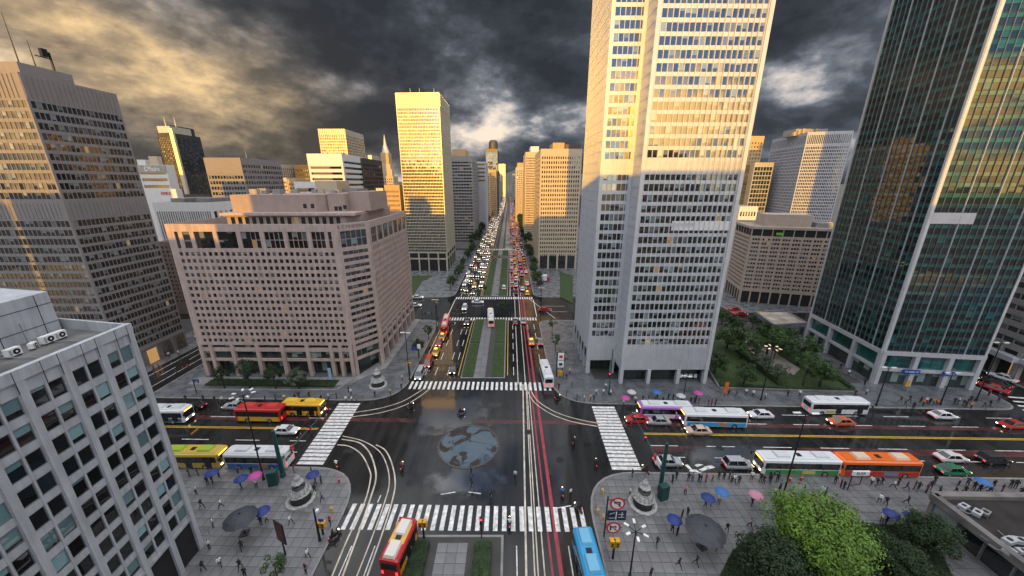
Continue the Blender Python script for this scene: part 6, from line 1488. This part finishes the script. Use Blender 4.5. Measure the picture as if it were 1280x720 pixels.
for (px, py, k, hd_, c_, l, tx) in ((525, 470, 'van', dn, cs, 'silver van first in the kerb queue beside the pink block', 0), (536, 455, 'van', dn, cr_, 'red van second in the kerb queue beside the pink block', 0), (545, 442, 'sedan', dn, cy, 'yellow taxi third in the kerb queue beside the pink block', 1), (549, 430, 'sedan', dn, cr_, 'red car fourth in the kerb queue beside the pink block', 0), (553, 423, 'sedan', dn, cy, 'yellow taxi fifth in the kerb queue beside the pink block', 1),
        (567, 463, 'sedan', dn, cb, 'black sedan alone on the wet left carriageway', 0), (584, 404, 'sedan', dn, cb, 'black car at the second crossing stop line, left carriageway', 0), (644, 404, 'sedan', up, cb, 'black car at the second crossing beside the median', 0), (654, 403, 'sedan', up, cs, 'grey car at the second crossing next lane', 0), (664, 429, 'sedan', up, cy, 'yellow taxi on the right carriageway beside the red lines', 1), (675, 429, 'sedan', up, (.25, .2, .18), 'brown car right of the yellow taxi', 0),
        (581, 386, 'suv', dn, cw, 'white car with lights on crossing the second junction', 0), (597, 379, 'sedan', 0, cw, 'white car turning in the second junction', 0), (681, 389, 'sedan', 0, cr_, 'red car leaving the second junction to the right', 0), (522, 373, 'sedan', 0, cw, 'white car entering the second junction from the left', 0), (519, 383, 'sedan', 0, cw, 'second white car at the left arm of the second junction', 0),
        (659, 368, 'sedan', up, cy, 'yellow taxi just past the second junction', 1), (645, 367, 'sedan', up, cb, 'black car just past the second junction beside the median', 0), (630, 361, 'suv', up, cw, 'white car parked on the third median lawn', 0), (579, 362, 'sedan', dn, cb, 'dark parked car nearest the second junction on left kerb', 0), (581, 356, 'suv', dn, cw, 'white parked car second from second junction on left kerb', 0), (584, 350, 'sedan', dn, cw, 'white parked car third from second junction on left kerb', 0), (586, 345, 'van', dn, cw, 'white parked van fourth from second junction on left kerb', 0), (672, 349, 'van', up, cr_, 'red van on the right pavement near the planted square', 0)):
    car(k, at(px, py), hd_, c_, l, gB, bool(tx))
for (px, py, l) in ((679, 352, 'white box truck on the right pavement by the planted square'),):
    q = at(px, py); r = empty('box_truck', (q.x, q.y, .1), 0, l, 'truck'); b = MB(); b.box(-2.4, 1.6, -1.1, 1.1, .7, 3.1); b.build('cargo_box', white_m, r); b = MB(); b.loft([[(1.65, -1, .45), (1.65, 1, .45), (1.65, 1, 2.3), (1.65, -1, 2.3)], [(3.0, -1, .45), (3.0, 1, .45), (2.75, .95, 2.2), (2.75, -.95, 2.2)]]); b.build('cab', pm(red), r); wheels(r, (-1.4, 2.3), 1.1, .42)
for (px, py, hd_, c_, l) in ((925, 394, 0, cr_, 'red car on the street behind the garden'), (918, 388, .1, cr_, 'second red car further along the street behind the garden'), (985, 419, .3, cs, 'grey car by the garden pavilion front'), (1243, 481, 1.9, cb, 'black car in the side street by the lit arcade'), (1252, 474, 1.9, cw, 'white car with lights in the side street by the lit arcade'), (1240, 487, 2.0, cr_, 'red car nearest the corner in the side street')):
    p = at(px, py); car('sedan', p, hd_, c_, l, 'cars in the side streets')
# moving traffic beyond the second crossing: each a car, the far end of the boulevard one mass
rnd = random.Random(12); SM = {k: make_car_simple(k) for k in ('sedan', 'suv', 'van')}
lanes = [('left', 'kerb', -21.3, dn), ('left', 'second', -18.5, dn), ('left', 'third', -15.6, dn), ('left', 'median', -13.2, dn), ('right', 'median', 1.2, up), ('right', 'second', 3.2, up), ('right', 'third', 5.9, up), ('right', 'kerb', 8.3, up)]
fv_, ff_, fm_ = [], [], []
cols_ = [cw, cw, cs, cb, cb, (.25, .26, .28), cr_, cy, (.5, .45, .4), (.05, .08, .2)]; cnm = ['white', 'white', 'silver', 'black', 'black', 'grey', 'red', 'yellow', 'beige', 'navy']; count = 0
for side, ln_, X, hd_ in lanes:
    Y = 142+rnd.uniform(0, 14); n = 0
    if ln_ == 'kerb' and side == 'left': Y = 176
    if side == 'right' and ln_ in ('median',): Y = 152
    while Y < 1150:
        k = rnd.choice(('sedan', 'sedan', 'suv', 'van')); ci = rnd.randrange(10); x = X+rnd.uniform(-.3, .3)+(-(X+7)*.0)
        if not 239 < Y < 249:
            if Y < 440:
                o = link('car', SM[k], None, (x, Y, 0), hd_, cols_[ci]); tag(o, '%s %s, %s vehicle beyond the second crossing in the %s %s lane' % (cnm[ci], 'van' if k == 'van' else 'car', ordinal(n), side, ln_), 'van' if k == 'van' else 'car', gB); n += 1; count += 1
            else:
                me = SM[k]; off = len(fv_); s_ = 1 if hd_ == up else -1
                fv_ += [(x-v.co.y*s_, Y+v.co.x*s_, v.co.z) for v in me.vertices]; ff_ += [tuple(off+j for j in p.vertices) for p in me.polygons]
                pi_ = {0: 5+ci % 3}; fm_ += [pi_.get(p.material_index, p.material_index) for p in me.polygons]
        Y += rnd.uniform(6.5, 11) if rnd.random() < .7 else rnd.uniform(12, 26)
me = bpy.data.meshes.new('far_traffic'); me.from_pydata(fv_, [], ff_)
for m_ in (car_paint, car_glass, head_l, tail_l, tyre_m, pm(cw), pm(cs), pm(cb)): me.materials.append(m_)
me.polygons.foreach_set('material_index', fm_); o = link('far_traffic', me); o['kind'] = 'stuff'
# motorcycles
def motorbike(px, py, hd_, c_, label):
    q = at(px, py); r = empty('motorcycle', (q.x, q.y, 0), hd_, label, 'motorcycle', 'motorcycles round the crossing')
    for x in (-.62, .62):
        b = MB(); b.tube([(x, -.06, .3), (x, .06, .3)], .3, 12); t = b.build('wheel', tyre_m, r); b = MB(); b.tube([(x, -.065, .3), (x, .065, .3)], .17, 10); b.build('rim', rim_m, t)
    b = MB(); b.loft([[(-.75, -.1, .62), (-.75, .1, .62), (-.75, .08, .8), (-.75, -.08, .8)], [(-.2, -.16, .35), (-.2, .16, .35), (-.2, .14, .75), (-.2, -.14, .75)], [(.2, -.17, .35), (.2, .17, .35), (.2, .15, .86), (.2, -.15, .86)], [(.55, -.12, .5), (.55, .12, .5), (.5, .1, .95), (.5, -.1, .95)]]); b.build('body', pm(c_), r)
    b = MB(); b.box(-.7, .05, -.13, .13, .78, .86); b.build('seat', black_m, r)
    b = MB(); b.tube([(.42, -.34, 1.05), (.42, .34, 1.05)], .025, 6); b.tube([(.62, 0, .3), (.42, 0, 1.05)], .03, 6); b.build('handlebar', black_m, r)
    b = MB(); b.box(.56, .64, -.09, .09, .8, .94); b.build('headlight', head_l, r); b = MB(); b.box(-.8, -.76, -.08, .08, .66, .74); b.build('tail_light', tail_l, r)
    return r
BIKES = [(421, 584, 2.2, yel, 'motorcycle with yellow box at the kerb under the left crosswalk'), (419, 672, 1.0, cb, 'black motorcycle at the kerb left of the bottom crosswalk'), (502.7, 586, 1.6, (.3, .18, .1), 'brown motorcycle inside the painted turning light trails'), (637, 657, 1.57, (.1, .2, .4), 'blue and white motorcycle on the bottom crosswalk'), (703, 619, 1.5, (.08, .3, .4), 'teal scooter right of the red lines'), (722, 638, 2.2, cb, 'black motorcycle at the right end of the bottom crosswalk'), (717, 554, 1.2, cb, 'black motorcycle in the dark right half of the crossing'), (697, 499, .6, cb, 'motorcycle at the kerb before the poster pillar'), (577, 517, .3, cb, 'motorcycle at the gold reflection above the rain pool'), (514, 510, .9, cb, 'motorcycle near the upper left painted turn trails'), (806, 590, 2.0, cb, 'black motorcycle at the right crosswalk foot'), (745, 582, 1.4, cb, 'motorcycle left of the right crosswalk foot')]
for bk in BIKES: motorbike(*bk)

# ------------------------------------------------------------------ people
def person_mesh(name, J, arms_up=None):
    """one continuous skinned figure facing +Y; J overrides joints"""
    P = {'pel': (0, 0, .94), 'spi': (0, -.01, 1.12), 'che': (0, 0, 1.34), 'nec': (0, .0, 1.47), 'hea': (0, .02, 1.56), 'top': (0, .01, 1.68),
         'hl': (-.09, 0, .9), 'kl': (-.10, .02, .5), 'al': (-.10, -.02, .09), 'tl': (-.11, .14, .04), 'hr': (.09, 0, .9), 'kr': (.10, .02, .5), 'ar': (.10, -.02, .09), 'tr': (.11, .14, .04),
         'sl': (-.18, 0, 1.40), 'el': (-.24, -.02, 1.13), 'wl': (-.25, .06, .89), 'ml': (-.25, .09, .81), 'sr': (.18, 0, 1.40), 'er': (.24, -.02, 1.13), 'wr': (.25, .06, .89), 'mr': (.25, .09, .81)}
    P.update(J)
    R_ = {'pel': .135, 'spi': .12, 'che': .145, 'nec': .055, 'hea': .088, 'top': .06, 'hl': .095, 'kl': .062, 'al': .042, 'tl': .035, 'hr': .095, 'kr': .062, 'ar': .042, 'tr': .035, 'sl': .062, 'el': .045, 'wl': .030, 'ml': .034, 'sr': .062, 'er': .045, 'wr': .030, 'mr': .034}
    E = [('pel', 'spi'), ('spi', 'che'), ('che', 'nec'), ('nec', 'hea'), ('hea', 'top'), ('pel', 'hl'), ('hl', 'kl'), ('kl', 'al'), ('al', 'tl'), ('pel', 'hr'), ('hr', 'kr'), ('kr', 'ar'), ('ar', 'tr'), ('che', 'sl'), ('sl', 'el'), ('el', 'wl'), ('wl', 'ml'), ('che', 'sr'), ('sr', 'er'), ('er', 'wr'), ('wr', 'mr')]
    keys = list(P); idx = {k: i for i, k in enumerate(keys)}
    me = bpy.data.meshes.new(name); me.from_pydata([P[k] for k in keys], [(idx[a], idx[b_]) for a, b_ in E], [])
    o = bpy.data.objects.new(name, me); C.objects.link(o); o.modifiers.new('Skin', 'SKIN'); sub = o.modifiers.new('Sub', 'SUBSURF'); sub.levels = 1
    sv = me.skin_vertices[0].data
    for k in keys: sv[idx[k]].radius = (R_[k], R_[k]*(.8 if k in ('pel', 'spi', 'che') else 1))
    sv[idx['pel']].use_root = True
    bpy.context.view_layer.update(); dg = bpy.context.evaluated_depsgraph_get(); out = bpy.data.meshes.new_from_object(o.evaluated_get(dg)); C.objects.unlink(o); bpy.data.objects.remove(o)
    out.name = name; out.materials.clear()
    for m_ in (skin_m, hair_m, cloth_m, trouser_m, shoe_m): out.materials.append(m_)
    seg = {('nec', 'hea'): 0, ('hea', 'top'): 0, ('spi', 'che'): 2, ('che', 'nec'): 2, ('pel', 'spi'): 2, ('pel', 'hl'): 3, ('hl', 'kl'): 3, ('kl', 'al'): 3, ('al', 'tl'): 4, ('pel', 'hr'): 3, ('hr', 'kr'): 3, ('kr', 'ar'): 3, ('ar', 'tr'): 4, ('che', 'sl'): 2, ('sl', 'el'): 2, ('el', 'wl'): 0, ('wl', 'ml'): 0, ('che', 'sr'): 2, ('sr', 'er'): 2, ('er', 'wr'): 0, ('wr', 'mr'): 0}
    hc = Vector(P['hea'])
    for p in out.polygons:
        c = p.center; best = (9, 0)
        for (a, b_), mi in seg.items():
            A, B_ = Vector(P[a]), Vector(P[b_]); t = max(0, min(1, (c-A).dot(B_-A)/(B_-A).length_squared)); d = (A+(B_-A)*t-c).length-R_[a]*.7
            if d < best[0]: best = (d, mi)
        mi = best[1]
        if (c-hc).length < .2 and c.z > hc.z-.05 and (c.z > hc.z+.06 or c.y < hc.y-.01): mi = 1
        p.material_index = mi; p.use_smooth = True
    # nose, eyes, fingers: small pieces joined to the same mesh
    bm = bmesh.new(); bm.from_mesh(out)
    def prong(p, d, ln_, r_, mi):
        p, d = Vector(p), Vector(d).normalized(); e1 = d.cross(Vector((.3, .2, 1))).normalized(); e2 = d.cross(e1); v0 = [bm.verts.new(p+(e1*cos(a)+e2*sin(a))*r_) for a in (0, 2.1, 4.2)]; mid = p+d*ln_*.55; v1 = [bm.verts.new(mid+(e1*cos(a)+e2*sin(a))*r_*.9) for a in (0, 2.1, 4.2)]; tip = bm.verts.new(p+d*ln_+Vector((0, .012, 0)))
        for i in range(3):
            j = (i+1) % 3; f = bm.faces.new((v0[i], v0[j], v1[j], v1[i])); f.material_index = mi; f = bm.faces.new((v1[i], v1[j], tip)); f.material_index = mi
    prong(hc+Vector((0, .085, -.005)), (0, 1, -.4), .03, .012, 0)
    for s in (-1, 1): prong(hc+Vector((s*.03, .082, .025)), (0, 1, 0), .006, .009, 1); prong(hc+Vector((s*.085, .0, 0)), (s, 0, .2), .02, .016, 0)
    for sd_, w_, m_ in (('l', 'wl', 'ml'), ('r', 'wr', 'mr')):
        A, B_ = Vector(P[w_]), Vector(P[m_]); d = (B_-A).normalized(); side = d.cross(Vector((1, 0, 0))).normalized()
        for k, ln_ in enumerate((.065, .075, .07, .055)): prong(B_+side*(k-1.5)*.018+d*.02, d+Vector((0, .1*k, 0)), ln_, .009, 0)
        prong((A+B_)/2+side*.03, d*.6+side, .05, .01, 0)
    bm.to_mesh(out); bm.free(); return out
POSE = {
    'standing': person_mesh('person', {}),
    'waiting': person_mesh('person', {'el': (-.27, -.06, 1.14), 'wl': (-.18, .12, 1.02), 'ml': (-.10, .17, 1.02), 'kl': (-.12, .05, .5), 'al': (-.14, .02, .09), 'tl': (-.17, .17, .04)}),
    'walking': person_mesh('person', {'kl': (-.10, .22, .53), 'al': (-.10, .26, .12), 'tl': (-.10, .42, .10), 'kr': (.10, -.08, .50), 'ar': (.10, -.34, .16), 'tr': (.10, -.22, .05), 'el': (-.23, -.14, 1.15), 'wl': (-.22, -.16, .92), 'ml': (-.21, -.14, .84), 'er': (.23, .06, 1.13), 'wr': (.21, .24, .97), 'mr': (.2, .3, .91)}),
    'striding': person_mesh('person', {'kr': (.10, .24, .52), 'ar': (.10, .36, .13), 'tr': (.10, .51, .12), 'kl': (-.10, -.1, .5), 'al': (-.10, -.38, .2), 'tl': (-.10, -.27, .07), 'er': (.23, -.16, 1.16), 'wr': (.22, -.22, .93), 'mr': (.21, -.2, .85), 'el': (-.23, .08, 1.13), 'wl': (-.2, .28, 1.0), 'ml': (-.19, .34, .95), 'che': (0, .04, 1.33), 'nec': (0, .06, 1.46), 'hea': (0, .09, 1.55), 'top': (0, .09, 1.67)}),
    'umbrella': person_mesh('person', {'er': (.26, .06, 1.20), 'wr': (.16, .20, 1.34), 'mr': (.14, .22, 1.41), 'kl': (-.10, .12, .52), 'al': (-.10, .12, .10), 'tl': (-.10, .28, .06), 'ar': (.10, -.16, .12), 'tr': (.10, -.02, .05)}),
    'riding': person_mesh('person', {'pel': (0, -.05, .98), 'hl': (-.1, -.03, .94), 'kl': (-.2, .33, .78), 'al': (-.17, .22, .36), 'tl': (-.17, .36, .33), 'hr': (.1, -.03, .94), 'kr': (.2, .33, .78), 'ar': (.17, .22, .36), 'tr': (.17, .36, .33), 'spi': (0, .0, 1.15), 'che': (0, .08, 1.36), 'nec': (0, .13, 1.47), 'hea': (0, .17, 1.56), 'top': (0, .17, 1.68), 'sl': (-.18, .08, 1.40), 'sr': (.18, .08, 1.40), 'el': (-.3, .22, 1.2), 'wl': (-.3, .40, 1.1), 'ml': (-.3, .46, 1.08), 'er': (.3, .22, 1.2), 'wr': (.3, .40, 1.1), 'mr': (.3, .46, 1.08)}),
}
COL = {'white': (.72, .72, .70), 'black': (.02, .02, .022), 'navy': (.03, .05, .14), 'blue': (.05, .14, .42), 'red': (.45, .03, .035), 'grey': (.22, .22, .23), 'orange': (.75, .20, .03), 'pink': (.62, .22, .34), 'maroon': (.16, .02, .035), 'yellow': (.70, .50, .10), 'brown': (.12, .07, .045)}
LM = {'the carved monument on the grey office plaza': (377, 630), 'the large dark grey parasol': (305, 665), 'the tilted poster banner': (357, 694), 'the yellow bus at the kerb': (248, 582), 'the grey office entrance': (255, 680), 'the blue and white kerb bus': (326, 584), 'the rounded kerb bollard': (424, 603),
      'the rain pool': (585, 557), 'the near median signal': (602, 672), 'the black motorcycle at crosswalk end': (722, 638), 'the carved monument by the road signs': (803, 636), 'the slate grey parasol': (877, 684), 'the white turn arrow': (877, 584), 'the silver car by the arrow': (921, 586), 'the green and white bus': (992, 590), 'the tall two-armed lamp': (978, 622),
      'the white bus stop sign': (1066, 612), 'the orange bus': (1105, 591), 'the green car': (1189, 593), 'the pavilion roof corner': (1164, 640), 'the planting bed of the pink block': (330, 486), 'the monument before the pink block': (473, 486), 'the red vans': (532, 455), 'the poster pillar': (700, 471), 'the pale tower notch': (770, 478), 'the pale tower shopfront': (830, 482), 'the purple bus': (830, 521),
      'the orange garden banner': (905, 496), 'the garden hedge lamp': (951, 500), 'the white waiting bus': (1042, 515), 'the teal tower signs': (1160, 486), 'the thick tall lamp': (1220, 501), 'the second crossing left corner': (546, 398), 'the lit side street': (1262, 500)}
PEOPLE = []
def add(px, py, col, pose='standing'): PEOPLE.append([px, py, col, pose])
W_, K_, N_, G2, B2_ = 'white', 'black', 'navy', 'grey', 'blue'
for t in [(237, 596, N_), (248, 595, K_), (260, 606, K_), (274, 597, 'red'), (298, 592, B2_), (315, 593, K_), (245.5, 618, W_), (253, 636, K_, 'walking'), (277, 635, W_, 'walking'), (267, 659, W_, 'standing'), (327, 657, K_), (364, 656, W_, 'walking'), (262, 687, W_, 'standing'), (303, 688, K_, 'striding'), (276, 709, W_, 'walking'), (255, 714, K_, 'walking'), (301, 712, K_, 'striding'), (385.5, 698, W_, 'walking'), (383, 717, 'maroon'), (307, 722, K_), (394, 617, K_), (403, 627, G2, 'walking'), (368, 591, K_), (390, 593, K_), (413, 656, 'red', 'walking'), (397, 522, 'red'), (388, 540, K_),
          (589, 594, K_, 'walking'), (590, 611, K_, 'walking'), (612.7, 624, K_, 'striding'), (644, 598, W_), (713, 620, W_), (790, 597, K_), (840, 604, K_), (845, 599, K_), (860, 602, K_), (865, 602, G2), (873, 603, K_), (876, 603, K_), (882, 603, 'red'), (890, 601, 'orange'), (898, 599, K_), (904, 600, K_), (911, 599, K_), (914, 603, G2), (917, 604, W_, 'walking'), (923, 605, K_), (939, 600, W_), (950, 603, K_), (954, 605, K_), (962, 604, K_), (856, 618, 'pink'), (852, 648, K_), (859, 645, K_), (787, 620, W_), (896, 687, K_, 'walking'), (902, 684, N_), (908, 665, K_, 'walking'), (937, 660, 'pink', 'walking'), (821, 683, K_, 'striding'), (870, 707, K_, 'striding'), (848, 710, K_, 'striding'), (813, 722, K_),
          (962, 600, K_), (971, 603, K_), (973, 617, K_), (968, 621, W_), (975, 611, G2), (1004, 617, K_), (1027, 619, W_, 'walking'), (1031, 620, N_), (1043, 605, K_), (1050, 610, 'maroon'), (1054, 612, K_), (1088, 607, W_, 'walking'), (1095, 608, K_, 'walking'), (1101, 607, K_, 'walking'), (1116, 611, W_, 'striding'), (1122, 607, K_), (1132, 613, N_, 'walking'), (1142, 612, K_), (1147, 613, K_, 'striding'), (1157, 616, 'maroon'), (1162, 612, K_), (1173, 618, N_, 'walking'), (1167, 605, K_), (1192, 620, K_, 'striding'), (1204, 619, K_, 'walking'), (1198, 607, 'pink'), (1208, 608, N_), (1216, 613, K_, 'walking'), (1232, 613, K_, 'walking'), (1236, 616, G2, 'walking'), (1240, 611, K_), (1251, 616, K_), (1262, 610, K_), (1268, 611, K_), (1274, 621, K_), (1098, 629, W_, 'striding'), (1106, 632, K_, 'walking'), (1101, 654, W_), (1113, 650, K_), (1133, 631, K_, 'striding'), (1109, 650, G2),
          (233, 502, K_), (255, 502, K_), (269, 503, K_), (278, 503, W_), (332, 502, K_), (345, 501, K_), (356, 501, W_), (369, 500, K_), (374, 499, K_), (387, 498, K_), (395, 503, K_), (402, 502, K_), (411, 500, W_), (421, 499, K_), (436, 491, K_), (439, 494, W_), (433, 503, W_), (440, 503, W_), (446, 502, G2), (469, 497, K_), (488, 494, 'yellow'), (503, 476, W_), (502, 487, K_), (528, 396, K_), (532, 396, K_), (536, 395, W_), (540, 396, K_), (543, 397, K_),
          (698.5, 487, K_), (708, 496, K_), (721, 501, K_), (730, 502, W_), (738, 501, 'yellow'), (742, 502, K_), (745, 494, W_), (754, 494, W_), (757, 487, W_), (763, 495, W_), (715, 483, G2, 'walking'), (704, 474, K_), (708, 475, K_), (712, 468, W_), (794, 504, W_), (835, 500, K_), (841, 501, K_), (828, 505, K_), (818, 504, K_), (810, 503, K_), (803, 503, K_), (863, 505, K_), (868, 505, K_), (873, 506, K_), (885, 507, K_), (889, 507, 'maroon'), (894, 507, K_), (910, 496, K_), (920, 496, K_, 'walking'), (932, 494, W_), (941, 496, W_), (956, 499, W_), (984, 496, K_), (999, 496, W_),
          (1082, 494, W_), (1125, 504, K_, 'walking'), (1130, 509, K_, 'walking'), (1136, 503, K_, 'walking'), (1141, 511, K_), (1150, 504, K_), (1153, 508, 'orange'), (1157, 505, W_), (1161, 506, K_), (1166, 507, 'orange'), (1170, 507, 'orange'), (1192, 506, K_), (1197, 505, W_), (1203, 508, K_), (1208, 507, K_), (1212, 503, K_), (1206, 510, K_), (1213, 511, 'orange'), (1229, 511, K_, 'walking'), (1236, 509, K_, 'walking'), (1247, 503, N_), (1235, 495, 'red'), (1068, 496, K_), (1080, 482, K_), (1060, 470, W_), (1050, 462, K_),
          (236, 462, 'red'), (230, 465, 'red'), (222, 470, K_), (224, 445, W_), (245, 425, W_), (199, 461, B2_), (193, 464, K_), (212, 447, W_)]: add(*t)
# people under umbrellas: person pixel, umbrella cloth colour
UMB = [(266, 605, K_, 'blue'), (302, 612, K_, 'blue'), (321, 610, W_, 'pink'), (334, 653, W_, 'blue'), (395, 606, K_, 'blue'), (881, 634, K_, 'blue'), (898, 630, W_, 'sky'), (939, 632, K_, 'rose'), (840, 666, K_, 'blue'), (1106, 655, K_, 'blue'), (1131, 660, K_, 'blue'), (1223, 616, K_, 'sky'), (779, 507, W_, 'pink'), (790, 500, G2, 'white'), (821, 500, K_, 'sky'), (851, 505, K_, 'white'), (870, 500, K_, 'pink'), (402, 605, N_, 'none'), (846, 670, K_, 'none'), (888, 632, K_, 'none')]
UC = {'blue': (.015, .038, .19), 'pink': (.50, .07, .28), 'sky': (.04, .15, .40), 'rose': (.55, .24, .34), 'white': (.5, .5, .51)}
def nearest(px, py):
    p = at(px, py); return min(LM, key=lambda k: (at(*LM[k])-p).length)
allp = [t+[None] for t in PEOPLE]+[[a, b_, c_, 'standing' if u == 'none' else 'umbrella', None if u == 'none' else u] for a, b_, c_, u in UMB]
RIDERS = [[bk[0], bk[1], [W_, K_, 'brown', W_, 'blue', K_, K_, K_, K_, K_, K_, K_][i], 'riding', bk] for i, bk in enumerate(BIKES)]
random.seed(33)
buckets = {}
for t in allp: t.append(nearest(t[0], t[1])); buckets.setdefault((t[2], t[3], t[5]), []).append(t)
VERB = {'standing': 'standing', 'waiting': 'waiting', 'walking': 'walking', 'striding': 'striding', 'umbrella': 'under an umbrella'}
for (col, pose, lm), ts in buckets.items():
    q = at(*LM[lm]); ts.sort(key=lambda t: (at(t[0], t[1])-q).length)
    for i, t in enumerate(ts):
        px, py = t[0], t[1]; p = at(px, py, .12); off_kerb = p.x > -23 and p.x < 10.5 and p.y < 112 or (YL(p.x)+.1 < p.y < YU(p.x)-.1)
        ps = pose; 
        if ps == 'standing' and random.random() < .4: ps = 'waiting'
        if pose == 'umbrella' and t[4] is None: ps = 'waiting'
        verb = 'standing' if pose == 'umbrella' and t[4] is None else VERB[pose]
        kz = random.uniform(.98, 1.08)
        o = link('person', POSE[ps], None, (p.x, p.y, .0 if off_kerb else .13), random.uniform(0, 2*pi), COL[col]); o.scale = (kz, kz, kz)
        tag(o, 'person in %s top %s, %s' % (col, verb, ('nearest ' if i == 0 else ordinal(i)+' nearest ')+lm), 'person', 'pedestrians round the crossing')
        if pose == 'umbrella' and t[4]:
            rz = o.rotation_euler.z; hand = Vector((.14*cos(rz)-.22*sin(rz), .14*sin(rz)+.22*cos(rz), 0))*kz
            u = empty('umbrella', (p.x+hand.x, p.y+hand.y, .13+1.38*kz), random.uniform(0, 1), '%s umbrella held up, %snearest %s' % ({'sky': 'light blue', 'rose': 'pale pink'}.get(t[4], t[4]), '' if i == 0 else ordinal(i)+' ', lm), 'umbrella', 'umbrellas held by pedestrians')
            R_ = .98; n = 8
            for k in range(n):
                a0, a1 = 2*pi*k/n, 2*pi*(k+1)/n; am = (a0+a1)/2; b = MB(); pr = [(0, .95), (.5, .86), (.85, .68), (1, .55)]
                for (u0, z0), (u1, z1) in zip(pr, pr[1:]):
                    s1 = .93 if u1 == 1 else .96; Pq = lambda uu, a, z, s_=1: (uu*R_*s_*cos(a), uu*R_*s_*sin(a), z)
                    b.face([Pq(u0, a0, z0), Pq(u1, a0, z1), Pq(u1, am, z1, s1), Pq(u0, am, z0, .96)]); b.face([Pq(u0, am, z0, .96), Pq(u1, am, z1, s1), Pq(u1, a1, z1), Pq(u0, a1, z0)])
                ob = b.build('canopy_panel', brolly_m, u); ob.color = (*UC[t[4]], 1)
            b = MB()
            for k in range(n): a0 = 2*pi*k/n; b.tube([(0, 0, .93), (R_*.5*cos(a0), R_*.5*sin(a0), .84), (R_*cos(a0), R_*sin(a0), .53)], .008, 3)
            b.build('ribs', steel, u); b = MB(); b.tube([(0, 0, -.1), (0, 0, 1.02)], .012, 6); b.build('shaft', steel, u); b = MB(); b.tube([(0, 0, -.12), (0, 0, .04)], .022, 6); b.build('handle', black_m, u)
for px, py, col, pose, bk in RIDERS:
    p = at(px, py); h_ = bk[2]
    o = link('person', POSE['riding'], None, (p.x-.3*cos(h_), p.y-.3*sin(h_), -.02), h_-pi/2, COL[col])
    tag(o, 'person in %s top riding the %s' % (col, bk[4].replace('motorcycle with yellow box', 'yellow-box motorcycle').replace('motorcycle inside', 'motorcycle inside')), 'person', 'motorcycle riders')
